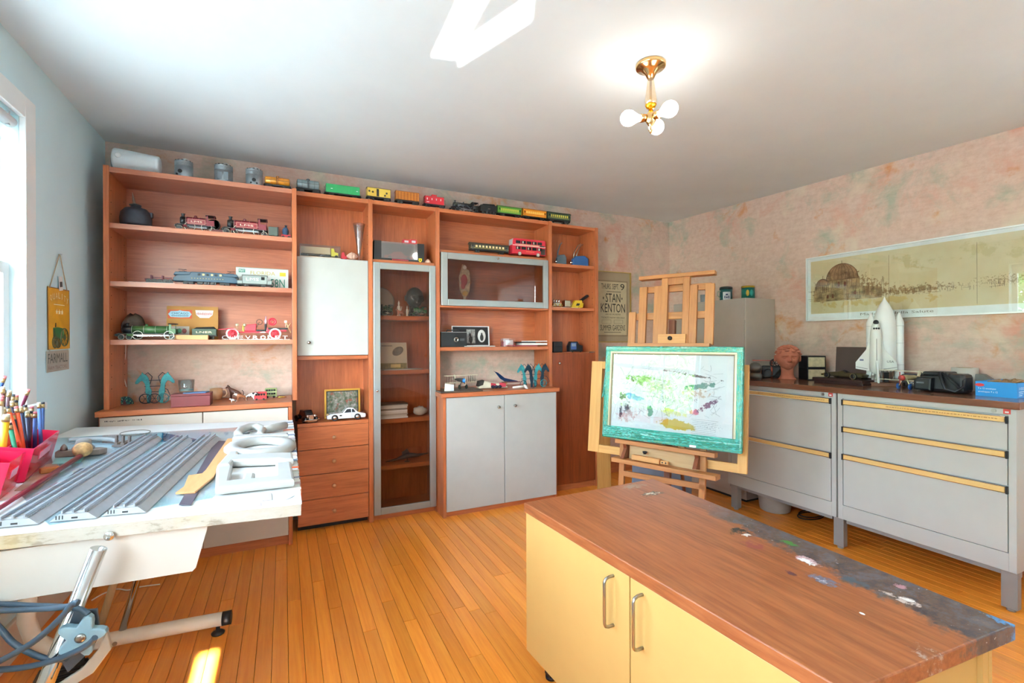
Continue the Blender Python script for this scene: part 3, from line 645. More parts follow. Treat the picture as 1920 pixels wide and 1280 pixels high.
# three lengths of grey three-rail toy track
TRK = M('a9abad', .5, var=.05, sc=30); RAIL = M('a2a6ac', .35, .25, var=.05)
def track(p0, p1, wd):
    t = thing('toy_track', 'x', 'toy track'); d = p1-p0; ln = d.length
    MB().prism([(-wd/2, 0), (wd/2, 0), (wd/2-.018, .016), (-wd/2+.018, .016)], 0, ln, 'y').obj('roadbed', TRK, t)
    n = int(ln/.0125); ti = MB()
    for i in range(n): ti.box(-wd/2+.022, wd/2-.022, .004+i*.0125, .0112+i*.0125, .0155, .0195)
    o = ti.obj('ties', M('b2b5b8', .55, var=.06), t); o['kind'] = 'stuff'
    for x in (-.021, 0, .021): MB().box(x-.0016, x+.0016, -.004, ln+.004, .0185, .0265).box(x-.0034, x+.0034, 0, ln, .0185, .0200).obj('rail', RAIL, t)
    for x in (-.033, -.027, -.021): bx('slot', DARK, t, x-.001, x+.001, -.0008, .0006, .004, .013)
    bx('slot', DARK, t, -.004, .008, -.0008, .0006, .004, .008)
    lay(t, p0.x, p0.y, math.atan2(-d.x, d.y), .003); return t
TRS = [((-6, 988), (54, 990), (265, 821), (300, 830)), ((92, 980), (182, 974), (324, 826), (357, 830)), ((187, 970), (277, 962), (376, 822), (410, 828))]
for k, (a, b, c_, d_) in enumerate(TRS):
    a, b, c_, d_ = tb(*a), tb(*b), tb(*c_), tb(*d_); p0, p1 = (a+b)/2, (c_+d_)/2
    p0.y = max(p0.y, 1.475)
    t = track(p0, p1, .092); t['group'] = 'grey toy tracks on the drafting table'
    t['label'] = ['leftmost grey three rail toy track on the table, nearest the pencils', 'middle of the three grey toy tracks lying on the table', 'rightmost grey toy track, the one beside the orange wooden strip'][k]
# big white plaster letters; they read from the right-hand edge of the table
PLAS = M('b2aea6', .6, var=.02, sc=20)
def tpoly(pts): return [tb(*p) for p in pts]
def letter_from(poly, h, label, bev=.008, holes=None):
    c = sum(poly, Vector())/len(poly); o = MB().prism([(p.x-c.x, p.y-c.y) for p in poly], 0, h, 'z', bev).obj('plaster_letter', PLAS)
    tag(o, label, 'letter', 'white plaster letters'); return lay(o, c.x, c.y, 0, .004)
V2 = lambda x, y: Vector((x, y, 0))
letter_from([V2(-.180, 1.605), V2(.028, 1.622), V2(.022, 1.865), V2(-.028, 1.87), V2(-.026, 1.685), V2(-.085, 1.68), V2(-.085, 1.745), V2(-.118, 1.745), V2(-.118, 1.678), V2(-.150, 1.675), V2(-.158, 1.865), V2(-.205, 1.86)], .026, 'white plaster letter shaped like an E, nearest on the table edge')
letter_from([V2(-.206, 1.885), V2(-.168, 1.885), V2(-.163, 1.945), V2(-.02, 1.925), V2(.0, 1.90), V2(.030, 1.90), V2(.028, 2.01), V2(.0, 2.02), V2(-.155, 2.04), V2(-.160, 2.10), V2(-.19, 2.105)], .028, 'white plaster letter, a thick bar with serifs, between E and O')
m = MB(); n = 40
ring_pts = [Vector((.105*math.cos(2*PI*i/n)*1.0, .112*math.sin(2*PI*i/n), 0)) for i in range(n)]
prof = [(-.030, 0), (-.030, .016), (-.018, .028), (.014, .028), (.026, .016), (.026, 0)]
rg = []
for i in range(n):
    a = 2*PI*i/n; rg.append([m.bm.verts.new(((.104+q_[0]+.0)*math.cos(a)*1.02, (.122+q_[0])*math.sin(a)*1.12, q_[1])) for q_ in prof])
for i in range(n):
    for j in range(len(prof)): m.bm.faces.new((rg[i][j], rg[(i+1) % n][j], rg[(i+1) % n][(j+1) % len(prof)], rg[i][(j+1) % len(prof)])).smooth = True
o = m.obj('plaster_letter', PLAS); tag(o, 'white plaster letter O lying between the bar letter and the R', 'letter', 'white plaster letters'); lay(o, -.087, 2.235, 0, .004)
m = MB()
def capsule(mb, pts, r, h):
    mb.tube([(p[0], p[1], h) for p in pts], r, 10)
pts_b = [(-.10, -.17), (.10, -.19)]
m.prism([(-.115, -.20), (.105, -.20), (.105, -.145), (-.115, -.145)], 0, .026, 'z', .008)
arc = [(-.085+.055*math.cos(a), .0+.14*math.sin(a)) for a in [(-PI/2)+PI*i/10 for i in range(11)]]
m.tube([(x, y, .013) for x, y in [(-.09, -.16), (-.105, -.05), (-.10, .06), (-.07, .13), (-.03, .12), (-.005, .03), (-.01, -.10), (-.012, -.16)]], .0185, 10)
m.tube([(-.005, .02, .013), (.03, .06, .013), (.06, .11, .013), (.095, .14, .013)], .0185, 10)
o = m.obj('plaster_letter', PLAS); tag(o, 'white plaster letter R, farthest from the camera on the table', 'letter', 'white plaster letters'); lay(o, -.088, 2.585, 0, .010)
# brush handle with a cork ball
cork = M('c59c66', .8, var=.25, sc=60)
t = thing('brush_handle', 'dark red rod with a speckled cork ball on its far end', 'rod')
p0, p1 = tb(-20, 972), tb(152, 862); d = p1-p0; ln = d.length
MB().cyl((0, 0, .007), (0, ln-.01, .014), .0055, .0085, 12).obj('rod', M('7c2030', .3, var=.1), t); MB().ball((0, ln+.012, .032), (.029, .031, .027), 18).obj('ball', cork, t)
lay(t, p0.x, p0.y, math.atan2(-d.x, d.y), .003)
p = tb(84, 889); o = MB().box(-.024, .024, -.013, .013, 0, .017, .003).obj('eraser', M('b0703a', .8, var=.1)); tag(o, 'brown block eraser lying on the cardboard piece', 'eraser'); lay(o, p.x+.008, p.y+.012, .5, .0030)
# grey model building, curved wall, model ties, hoop
t = thing('scale_model', 'grey and brown model boat hull with a domed cabin beside the cork ball', 'model'); p = tb(150, 858)
MB().prism([(-.07, -.02), (.055, -.024), (.075, 0), (.055, .024), (-.07, .02)], 0, .022, 'z', .003).obj('hull', M('84756a', .8, var=.15), t)
MB().lathe([(.032, .022), (.034, .028), (.026, .036), (.022, .056), (.012, .062), (0, .063)], (.005, 0, 0), 'z', 18).obj('cabin', M('8b857e', .7, var=.1), t)
MB().lathe([(.012, .022), (.009, .036), (.003, .044), (0, .046)], (-.05, 0, 0), 'z', 10).obj('bow_post', M('8b857e', .7), t)
lay(t, p.x-.005, p.y+.03, .1, .0045)
t = MB(); c_ = [(.13*math.cos(a), .16*math.sin(a), .012) for a in [.3+i*.16 for i in range(12)]]; t.tube(c_, .009, 10); o = t.obj('curved_wall', M('8f8e8a', .7, var=.1)); tag(o, 'grey curved model wall behind the domed boat model', 'model'); lay(o, -.75, 2.45, 0, .004)
t = thing('tie_frame', 'dark brown model track frame with three upright posts near the hoop', 'model'); p = tb(232, 838)
MB().box(-.035, .035, -.04, .04, 0, .008).obj('base', M('6a5c54', .8), t)
for x in (-.028, 0, .028): bx('post', M('6a5c54', .8), t, x-.004, x+.004, -.03, -.022, .008, .045); bx('tie', M('8a7a70', .8), t, x-.006, x+.006, -.03, .04, .008, .016)
lay(t, p.x+.01, p.y+.02, -.5, .003)
p = tb(255, 812); o = MB().ring((0, 0, .004), .056, .0016, 'z', 28, 6, 1, 1.3).obj('wire_hoop', M('5a4a34', .5)); tag(o, 'thin dark wire hoop lying at the far edge of the table', 'hoop'); lay(o, p.x, p.y-.01, 0, .001)
# two translucent pink pencil trays and their pencils
PINK = clear('ff5a86', .06, .08, 'pink_plastic', .55, 'f0245c'); RED = M('d41a48', .3, var=.06)
def tray(label, x, y, rz, wd, dp, h):
    t = thing('pencil_tray', label, 'pencil holder', (x, y, tz(x)+.003), rz)
    # front faces +x; the walls lean back
    s_ = .022
    MB().prism([(-dp, 0), (0, 0), (s_, h), (s_-.003, h), (-.003, .003), (-dp, .003)], .004, wd-.004, 'y').obj('front_panel', PINK, t)
    MB().prism([(-dp, 0), (-dp+.004, 0), (-dp+.004, h*1.25), (-dp, h*1.25)], .004, wd-.004, 'y').obj('back_panel', RED, t)
    for y0 in (0, wd-.004): MB().prism([(-dp, 0), (0, 0), (s_, h), (-dp, h*1.25)], y0, y0+.004, 'y').obj('end_panel', RED, t)
    MB().prism([(-dp*.5-.002, .004), (-dp*.5+.002, .004), (-dp*.5+.006, h*1.05), (-dp*.5+.002, h*1.05)], .004, wd-.004, 'y').obj('divider', RED, t)
    xa = s_*.045/h+.0008; xb = s_*.068/h+.0008; MB().prism([(xa, .045), (xa+.001, .045), (xb+.001, .068), (xb, .068)], wd*.30, wd*.72, 'y').obj('label_strip', M('e0a4b4', .6), t)
    return t
A0, A1 = tb(45.7, 905), tb(99.5, 856)
tray('translucent pink pencil tray, the farther one, standing on the table beside the cork ball', A0.x, A0.y, math.atan2(-(A1.x-A0.x), A1.y-A0.y), (A1-A0).length*.94, .10, .098)
B0, B1 = tb(0, 938), tb(30, 911); BD = (B1-B0).normalized()
tray('translucent pink pencil tray, the nearer one, cut off by the left frame edge', (B1-BD*.17).x, (B1-BD*.17).y, math.atan2(-BD.x, BD.y), .165, .10, .098)
def PW(u, v, w_): return Vector((0, 0, HC))+ray(u, v)*w_
PCL = [(45, 25, 0, 130, '3d5a9c', 1.62), (27, 122, 15, 330, '6a4038', 1.60), (38, 155, 25, 340, '5a4454', 1.62), (20, 205, 10, 400, '4a3030', 1.52), (92, 158, 62, 330, '6a4a4a', 1.66), (122, 192, 112, 330, '26325a', 1.70), (155, 197, 140, 330, '2e4270', 1.72), (110, 252, 125, 400, '2c2430', 1.62), (143, 248, 155, 420, '6a2c40', 1.64), (265, 147, 190, 330, '7c2040', 1.75),
       (192, 303, 225, 580, '2c3450', 1.60), (232, 290, 245, 590, '1f4448', 1.64), (294, 303, 285, 540, '2a3834', 1.74), (254, 345, 262, 570, '2a2c48', 1.62), (285, 347, 272, 580, '54303c', 1.63), (325, 352, 322, 560, '34508c', 1.70), (360, 266, 372, 525, '5072b0', 1.74), (394, 262, 390, 505, '46649c', 1.76),
       (150, 302, 195, 570, 'e8582c', 1.58), (30, 310, 60, 560, 'd84a2c', 1.52), (66, 305, 140, 530, 'e8582c', 1.56), (118, 365, 150, 540, '2a2c40', 1.57), (60, 378, 18, 720, 'f2b020', 1.46), (88, 455, 128, 650, '2c8a64', 1.50), (10, 232, 10, 560, 'c8b8a0', 1.48), (25, 430, 30, 620, 'e2d8b8', 1.50)]
CN = {'3d5a9c': 'mid blue', '6a4038': 'brown', '5a4454': 'dull violet', '4a3030': 'dark brown', '6a4a4a': 'mauve brown', '26325a': 'navy', '2e4270': 'indigo', '2c2430': 'blackish', '6a2c40': 'wine', '7c2040': 'maroon', '2c3450': 'slate blue', '1f4448': 'dark teal', '2a3834': 'dark green', '2a2c48': 'ink blue', '54303c': 'plum', '34508c': 'cobalt', '5072b0': 'light blue', '46649c': 'steel blue', 'e8582c': 'orange', 'd84a2c': 'red orange', '2a2c40': 'midnight blue', 'f2b020': 'thick yellow', '2c8a64': 'green', 'c8b8a0': 'beige', 'e2d8b8': 'cream'}
where = {0: 'at far left top', 9: 'leaning against the window frame', 16: 'second from the right in the far tray', 17: 'rightmost in the far tray', 18: 'in the middle of the far tray', 20: 'leaning left in the near tray', 22: 'standing in the near tray', 23: 'between the two pink trays'}
for k, (ut, vt, ub, vb, cc, w_) in enumerate(PCL):
    f = 130/640.0; a = PW(ut*f, 700+vt*f, w_); b = PW(ub*f, 700+vb*f, w_); d = (a-b).normalized()
    # carry the shaft down to the tray floor
    tt = (b.z-(tz(b.x)+.014))/max(d.z, .2); b = b-d*max(0, tt)
    t = thing('pencil', 'x', 'pencil', b, 0, 'coloured pencils in the pink trays'); t['label'] = CN[cc]+' pencil '+where.get(k, 'with a brass band in the crowd of the pink trays')
    ln = (a-b).length; t.rotation_euler = d.to_track_quat('Z', 'Y').to_euler(); r_ = .0062 if cc != 'f2b020' else .0095
    MB().cyl((0, 0, .012), (0, 0, ln-.022), r_, n=6).cyl((0, 0, 0), (0, 0, .012), .002, r_, 6).obj('shaft', M(cc, .35, var=.05), t)
    MB().cyl((0, 0, ln-.022), (0, 0, ln-.008), r_*1.02, n=10).obj('ferrule', M('b89a6a', .3, .7), t)
    MB().cyl((0, 0, ln-.008), (0, 0, ln), r_*.94, r_*.86, 10).obj('end', M(['c86a6a', 'd8c8a8', '3a3a40'][k % 3], .7), t)
# cords hanging at the near end of the table, a floor register, a loose white cord
CB = M('384956', .45, var=.1)
def cord(name, pix, w_, r_, mat, label):
    pts = [PW(u, v, q_ if isinstance(w_, list) else w_) for (u, v), q_ in zip(pix, w_ if isinstance(w_, list) else [w_]*len(pix))]
    sm = []
    for i in range(len(pts)-1):
        p_0, p_1, p_2, p_3 = pts[max(i-1, 0)], pts[i], pts[i+1], pts[min(i+2, len(pts)-1)]
        for j in range(6):
            t_ = j/6; sm.append(.5*((2*p_1)+(p_2-p_0)*t_+(2*p_0-5*p_1+4*p_2-p_3)*t_*t_+(3*p_1-p_0-3*p_2+p_3)*t_**3))
    sm.append(pts[-1]); return tag(MB().tube(sm, r_, 8).obj(name, mat), label, 'cord')
cord('power_cord', [(-60, 1132), (0, 1132), (60, 1135), (118, 1137), (150, 1142), (166, 1152)], 1.08, .0062, CB, 'upper blue grey cord running level to the star knob')
cord('power_cord', [(-60, 1140), (0, 1144), (60, 1142), (110, 1139), (142, 1132)], 1.06, .0062, CB, 'second cord just below the level one, ending behind it')
cord('power_cord', [(-70, 1285), (-10, 1245), (60, 1205), (110, 1162), (136, 1132), (147, 1130)], 1.04, .0065, CB, 'cord rising diagonally from the lower left to the star knob')
cord('power_cord', [(-60, 1120), (0, 1178), (25, 1205), (60, 1225), (95, 1236), (125, 1234)], 1.07, .0065, CB, 'sagging cord curving down behind the diagonal cord')
cord('power_cord', [(-60, 1258), (0, 1255), (50, 1250), (100, 1238), (140, 1222), (165, 1208), (178, 1195)], 1.05, .0065, CB, 'lowest cord curving up along the clamp lever')
def wire3(name, pts, r_, mat, label):
    pts = [Vector(p) for p in pts]; sm = []
    for i in range(len(pts)-1):
        a, b, c_, d_ = pts[max(i-1, 0)], pts[i], pts[i+1], pts[min(i+2, len(pts)-1)]
        for j in range(5):
            t_ = j/5; sm.append(.5*((2*b)+(c_-a)*t_+(2*a-5*b+4*c_-d_)*t_*t_+(3*b-a-3*c_+d_)*t_**3))
    sm.append(pts[-1]); return tag(MB().tube(sm, r_, 6).obj(name, mat), label, 'cord')
wire3('extension_cable', [at(172, 1125, 'z', .004), at(195, 1112, 'z', .004), at(220, 1104, 'z', .004), at(240, 1106, 'z', .004), at(262, 1100, 'z', .004), at(300, 1095, 'z', .004)], .003, M('f2f0ec', .5), 'thin white cord on the floor under the drafting table')
t = thing('floor_register', 'black slatted metal floor vent below the near table leg', 'vent', (-.745, 2.235, 0), .1)
MB().box(-.07, .07, -.15, -.138, 0, .008).box(-.07, .07, .138, .15, 0, .008).box(-.07, -.058, -.138, .138, 0, .008).box(.058, .07, -.138, .138, 0, .008).obj('frame', M('6a6660', .5, .3), t); bx('well', BLACK, t, -.058, .058, -.138, .138, .0, .002)
for i in range(16): bx('slat', M('2a2a2c', .5), t, -.058, .058, -.132+i*.017, -.124+i*.017, .002, .007)
# added narrow-beam area lamps stand in for sunlight reflected on to the ceiling
up_dir = Vector((SUN_DIR.x, SUN_DIR.y, -SUN_DIR.z)).normalized()
def glint(p, q, wd, e):
    p = Vector(p); q = Vector(q); c = (p+q)/2; s_ = c-up_dir*((c.z-1.19)/up_dir.z); ed = q-p; ed = ed-up_dir*ed.dot(up_dir)
    l_ = bpy.data.lights.new('glint_lamp', 'AREA'); l_.shape = 'RECTANGLE'; l_.size_y = ed.length; l_.size = wd; l_.spread = math.radians(.5); l_.energy = e
    o = bpy.data.objects.new('glint_lamp', l_); col.objects.link(o); z = -up_dir; y = ed.normalized(); x = y.cross(z)
    o.matrix_world = Matrix(((x.x, y.x, z.x, s_.x), (x.y, y.y, z.y, s_.y), (x.z, y.z, z.z, s_.z), (0, 0, 0, 1)))
GLINT = 1.5
glint((.590, 1.42, 2.43), (.605, 1.93, 2.43), .09, GLINT); glint((.795, 1.53, 2.43), (.66, 1.90, 2.43), .075, GLINT)
# ------------------------------------------------------------ model trains, cars and curios on the wall unit
def X_(u, Y): return at(u, 640, 'y', Y).x
def Z_(u, v, Y): return at(u, v, 'y', Y).z
ST1, ST2 = TZ-.004, TZ+.0115
TRG = 'model trains on top of the wall unit'
WHEEL = M('3a3836', .4, .5); FRAME = M('201e1e', .5, .2); WIN = M('1c1e20', .2, .1)
def wheel(parent, x, y, z, r, w_=.004, mat=WHEEL, spokes=0, rim=None, nm='wheel'):
    m = MB()
    if spokes:
        m.ring((x, y, z), r*.9, r*.12, 'y', 18, 6)
        for i in range(spokes):
            a = 2*PI*i/spokes; m.cyl((x, y, z), (x+r*.85*math.cos(a), y, z+r*.85*math.sin(a)), r*.06, n=5)
        m.cyl((x, y-w_*.6, z), (x, y+w_*.6, z), r*.2, n=10)
    else: m.lathe([(r*.25, -w_*.8), (r*.3, -w_*.7), (r*.7, -w_*.35), (r*.82, -w_*.5), (r, -w_*.5), (r, w_*.5), (0, w_*.5)], (x, y, z), 'y', 16)
    o = m.obj(nm, mat, parent)
    if rim: MB().ring((x, y-w_*.5, z), r*.93, r*.08, 'y', 18, 5).obj('rim', rim, o)
    return o
def truck(parent, x, w_, r, nm='truck'):
    m = MB().box(x-r*2.1, x+r*2.1, -w_*.42, -w_*.36, r*.9, r*1.5).box(x-r*2.1, x+r*2.1, w_*.36, w_*.42, r*.9, r*1.5).box(x-r*.6, x+r*.6, -w_*.40, w_*.40, r*.95, r*2.2)
    t = m.obj(nm, FRAME, parent)
    for dx in (-r*1.15, r*1.15): wheel(t, x+dx, -w_*.36, r, r, .004)
    return t
def start(name, label, cat, u0, u1, vt, Y, zb, group=None, Y2=None):
    """thing whose outline spans pixels u0..u1 and reaches vt; base at zb; returns thing, length, height"""
    Y2 = Y if Y2 is None else Y2
    a, b = X_(u0, Y), X_(u1, Y2); c = ((a+b)/2, (Y+Y2)/2); t = thing(name, label, cat, (c[0], c[1], zb), math.atan2(Y2-Y, b-a), group)
    return t, math.hypot(b-a, Y2-Y), Z_((u0+u1)/2, vt, c[1])-zb
def car(label, u0, u1, vt, kind, cc, Y=3.40, zb=ST2, group=TRG, trim='202020', roof=None, name=None):
    t, ln, h = start(name or {'tank': 'tank_wagon', 'gondola': 'gondola_wagon', 'box': 'box_wagon', 'stock': 'stock_wagon', 'caboose': 'caboose', 'coach': 'passenger_coach'}[kind], label, 'model train', u0, u1, vt, Y, zb, group)
    w_ = h*.62; r = h*.11; m = M(cc, .4, var=.08); body = M(cc, .4, var=.08); k = ln/2
    MB().box(-k*.97, k*.97, -w_*.42, w_*.42, r*2.0, r*2.9).box(-k, -k*.96, -w_*.2, w_*.2, r*1.6, r*2.4).box(k*.96, k, -w_*.2, w_*.2, r*1.6, r*2.4).obj('underframe', FRAME, t)
    for s_ in (-1, 1): truck(t, s_*k*.62, w_, r)
    b0 = r*2.9
    if kind == 'tank':
        R_ = (h-b0)*.44; zc = b0+R_
        MB().lathe([(0, -k*.92), (R_*.6, -k*.90), (R_*.9, -k*.86), (R_, -k*.82), (R_, k*.82), (R_*.9, k*.86), (R_*.6, k*.90), (0, k*.92)], (0, 0, zc), 'x', 20).obj('tank', M(cc, .25, .2, var=.08), t)
        MB().lathe([(R_*.4, R_*.8), (R_*.4, R_*1.2), (R_*.25, R_*1.32), (0, R_*1.35)], (0, 0, zc), 'z', 14).obj('dome', M(trim, .4), t)
        for x in (-k*.5, 0, k*.5): MB().ring((x, 0, zc), R_*1.01, .0012, 'x', 20, 5).obj('band', M(trim, .4), t)
        MB().box(-k*.9, k*.9, -w_*.5, -w_*.47, zc-.001, zc+.001).obj('handrail', FRAME, t)
        MB().box(-.006, -.004, -w_*.5, -w_*.46, r*2, zc+R_).box(.004, .006, -w_*.5, -w_*.46, r*2, zc+R_).obj('ladder', FRAME, t)
    elif kind == 'gondola':
        MB().box(-k*.9, k*.9, -w_*.5, -w_*.45, b0, h).box(-k*.9, k*.9, w_*.45, w_*.5, b0, h).box(-k*.9, -k*.88, -w_*.45, w_*.45, b0, h).box(k*.88, k*.9, -w_*.45, w_*.45, b0, h).box(-k*.88, k*.88, -w_*.45, w_*.45, b0, b0+.002).obj('body', body, t)
        m_ = MB()
        for i in range(12): m_.box(-k*.86+i*k*.155, -k*.85+i*k*.155, -w_*.53, -w_*.5, b0, h)
        q = m_.obj('ribs', body, t); q['kind'] = 'stuff'
        MB().ring((-k*.97, -w_*.2, h*.7), h*.1, .001, 'x', 12, 5).cyl((-k*.97, -w_*.2, r*2.4), (-k*.97, -w_*.2, h*.7), .001, n=6).obj('brake_wheel', FRAME, t)
        for x in (-k*.6, k*.75): bx('print', M('d8e4d8', .6), t, x-.006, x+.006, -w_*.512, -w_*.500, h*.6, h*.66)
    elif kind in ('box', 'stock', 'caboose'):
        kk = k*(.95 if kind != 'caboose' else .84)
        MB().box(-kk, kk, -w_*.5, w_*.5, b0, h*.93, .001).obj('body', body, t)
        MB().prism([(-w_*.53, h*.90), (w_*.53, h*.90), (w_*.4, h*.96), (0, h*(1 if kind != 'caboose' else .98)), (-w_*.4, h*.96)], -kk*1.01, kk*1.01, 'x').obj('roof', M(roof or trim, .5), t)
        if kind == 'box':
            bx('door', M(cc, .5), t, k*.02, k*.32, -w_*.53, -w_*.5, b0, h*.88); bx('doorway', DARK, t, -k*.20, k*.0, -w_*.505, -w_*.498, b0+.002, h*.86)
            for x in (-kk, kk-.002): bx('corner_strip', M(trim, .5), t, x, x+.002, -w_*.51, -w_*.49, b0, h*.92)
            for x, y_ in ((-k*.78, .66), (-k*.5, .62), (k*.62, .62), (k*.48, .44)): MB().cyl((x, -w_*.500, h*y_), (x, -w_*.506, h*y_), h*.075, n=10).obj('emblem', M('3a3020', .6), t)
        elif kind == 'stock':
            m_ = MB()
            for i in range(6): m_.box(-kk, kk, -w_*.515, -w_*.5, b0+(h*.9-b0)*i/6, b0+(h*.9-b0)*(i+.42)/6)
            q = m_.obj('slats', M(trim, .5), t); q['kind'] = 'stuff'
            for i in range(8): bx('upright', M('d88a30', .5), t, -kk+2*kk*i/7.3, -kk+2*kk*i/7.3+.003, -w_*.53, -w_*.51, b0, h*.9)
        else:
            MB().box(-k*.25, k*.2, -w_*.42, w_*.42, h*.96, h*1.10, .001).obj('cupola', body, t)
            for x in (-k*.72, -k*.3, k*.1, k*.5): bx('window', M('f0e8e0', .4), t, x, x+.007, -w_*.505, -w_*.498, h*.62, h*.78)
            for s_ in (-1, 1):
                MB().cyl((s_*k*.95, -w_*.4, b0), (s_*k*.95, -w_*.4, h*.72), .0009, n=5).cyl((s_*k*.86, -w_*.4, h*.72), (s_*k*.97, -w_*.4, h*.72), .0009, n=5).obj('railing', FRAME, t)
            bx('print', M('f0e0e0', .6), t, -k*.74, -k*.5, -w_*.505, -w_*.498, h*.42, h*.48)
    elif kind == 'coach':
        MB().box(-k*.97, k*.97, -w_*.5, w_*.5, b0, h*.84, .001).obj('body', body, t)
        MB().prism([(w_*.54*math.cos(a), h*.82+h*.18*math.sin(a)) for a in [PI*i/10 for i in range(11)]], -k, k, 'x').obj('roof', M(roof or cc, .45), t)
        n = 9
        for i in range(n): x = -k*.68+k*1.36*i/(n-1); bx('window', M('f2dca0', .4) if trim == 'f2dca0' else M('d9c64a' if cc != 'e89018' else 'f4d070', .4), t, x-k*.05, x+k*.05, -w_*.507, -w_*.498, h*.52, h*.72)
        for x in (-k*.87, k*.87): bx('door', M(roof or cc, .4), t, x-k*.06, x+k*.06, -w_*.506, -w_*.498, b0, h*.76); bx('door_window', WIN, t, x-k*.03, x+k*.03, -w_*.510, -w_*.505, h*.55, h*.73)
        bx('waist_band', M('d8c050' if cc != 'e89018' else 'a85a10', .5), t, -k*.97, k*.97, -w_*.504, -w_*.499, h*.44, h*.465)
    return t
def loco(label, u0, u1, vt, Y, zb, cc, fr, drive, lead, tanks=None, word=None, group=None, spk=10, cabw=.22, cut=1.0, name='steam_locomotive', accent='d0c8b8', stack=True):
    """a steam engine facing left; fr = underframe colour, tanks = side tank colour"""
    t, ln, h = start(name, label, 'model train', u0, u1, vt, Y, zb, group); k = ln/2; w_ = h*.62
    bm_ = M(cc, .3, var=.1, coat=.4); fm = M(fr, .5); R_ = h*.25; rd = h*.27; zc = h*.60; x1 = k*(1-2*cabw)
    MB().box(-k*.93, k*.97, -w_*.46, w_*.46, rd*1.25, rd*1.45, .0006).box(-k, -k*.93, -w_*.45, w_*.45, rd*.75, rd*1.3).obj('running_board', fm, t)
    MB().lathe([(0, -k*.80), (R_*.8, -k*.79), (R_*.92, -k*.78), (R_*.92, -k*.52)], (0, 0, zc), 'x', 20).obj('smokebox', M('1e2024', .4, .2), t)
    MB().lathe([(R_, -k*.52), (R_, x1)], (0, 0, zc), 'x', 20).obj('boiler', bm_, t)
    for i in range(4): MB().ring((-k*.5+(x1+k*.5)*i/3.2, 0, zc), R_*1.01, .0009, 'x', 20, 5).obj('boiler_band', M(accent, .4, .5), t)
    if stack: MB().lathe([(R_*.36, zc+R_*.8), (R_*.30, zc+R_*1.2), (R_*.30, h*.95), (R_*.42, h*.98), (R_*.42, h), (0, h)], (-k*.66, 0, 0), 'z', 12).obj('chimney', M('1e2024', .4), t)
    MB().lathe([(R_*.34, zc+R_*.8), (R_*.32, zc+R_*1.25), (R_*.2, zc+R_*1.42), (0, zc+R_*1.45)], (-k*.05, 0, 0), 'z', 12).obj('dome', bm_, t)
    cz = h*.96
    MB().box(x1, x1+k*2*cabw*.86, -w_*.48, -w_*.44, rd*1.4, zc+R_*.3).box(x1, x1+k*2*cabw*.86, w_*.44, w_*.48, rd*1.4, zc+R_*.3).box(x1, x1+.003, -w_*.44, w_*.44, rd*1.4, cz).box(x1+k*2*cabw*.80, x1+k*2*cabw*.86, -w_*.48, -w_*.44, rd*1.4, cz).box(x1+.003, x1+k*.08, -w_*.48, -w_*.44, zc+R_*.3, cz).obj('cab', bm_, t)
    MB().prism([(w_*.54*math.cos(a), cz-h*.02+h*.07*math.sin(a)) for a in [PI*i/8 for i in range(9)]], x1-.004, x1+k*2*cabw*.9, 'x').obj('cab_roof', M('221e20', .5), t)
    if tanks:
        a, b = -k*.42, x1-k*.02; q = MB().box(a, b, -w_*.5, -w_*.34, rd*1.45, zc+R_*.45, .001).obj('side_tank', M(tanks, .35, var=.06), t)
        MB().box(a, b, w_*.34, w_*.5, rd*1.45, zc+R_*.45, .001).obj('side_tank', M(tanks, .35, var=.06), t)
        zt0, zt1 = rd*1.45+h*.05, zc+R_*.45-h*.05
        MB().box(a+.004, b-.004, -w_*.505, -w_*.5, zt0, zt0+.001).box(a+.004, b-.004, -w_*.505, -w_*.5, zt1-.001, zt1).box(a+.004, a+.005, -w_*.505, -w_*.5, zt0, zt1).box(b-.005, b-.004, -w_*.505, -w_*.5, zt0, zt1).obj('lining', M('e8d8b8', .5), q)
        if word: text(q, word, (a+(b-a)*.2, -w_*.502, zt0+(zt1-zt0)*.3), (1, 0, 0), (0, 0, 1), (b-a)*.6, (zt1-zt0)*.42, M('f0e6cc', .5))
    n = drive; xs = [-k*.30+(x1+k*.30)*i/max(1, n-1) for i in range(n)] if n > 1 else [0]
    for x in xs: wheel(t, x, -w_*.40, rd*1.0, rd, .006, fm, spk, M(accent, .3, .6), 'driving_wheel')
    MB().box(xs[0]-rd*.1, xs[-1]+rd*.1, -w_*.50, -w_*.48, rd*.78, rd*.92).obj('side_rod', CHROME, t)
    MB().cyl((xs[0]-k*.34, -w_*.46, rd*1.05), (xs[0]-k*.14, -w_*.46, rd*1.05), rd*.26, n=12).obj('cylinder', bm_, t); MB().box(xs[0]-k*.14, xs[min(1, n-1)], -w_*.49, -w_*.475, rd*1.0, rd*1.08).obj('piston_rod', CHROME, t)
    for i in range(lead): wheel(t, -k*.82+i*rd*1.35, -w_*.38, rd*.58, rd*.58, .005, fm, 0, M(accent, .3, .6), 'leading_wheel')
    if tanks or lead > 1: wheel(t, k*.82, -w_*.38, rd*.55, rd*.55, .005, fm, 0, M(accent, .3, .6), 'trailing_wheel')
    for y_ in (-w_*.3, w_*.3): MB().lathe([(rd*.1, 0), (rd*.1, -k*.05), (rd*.22, -k*.055), (rd*.22, -k*.065), (0, -k*.066)], (-k*.99, y_, rd*1.05), 'x', 10).obj('buffer', STEEL, t)
    MB().tube([(-k*.75, -R_*1.05, zc+R_*.15), (-k*.1, -R_*1.08, zc+R_*.15), (x1-.003, -R_*1.08, zc+R_*.15)], .0008, 5).obj('handrail', STEEL, t)
    return t
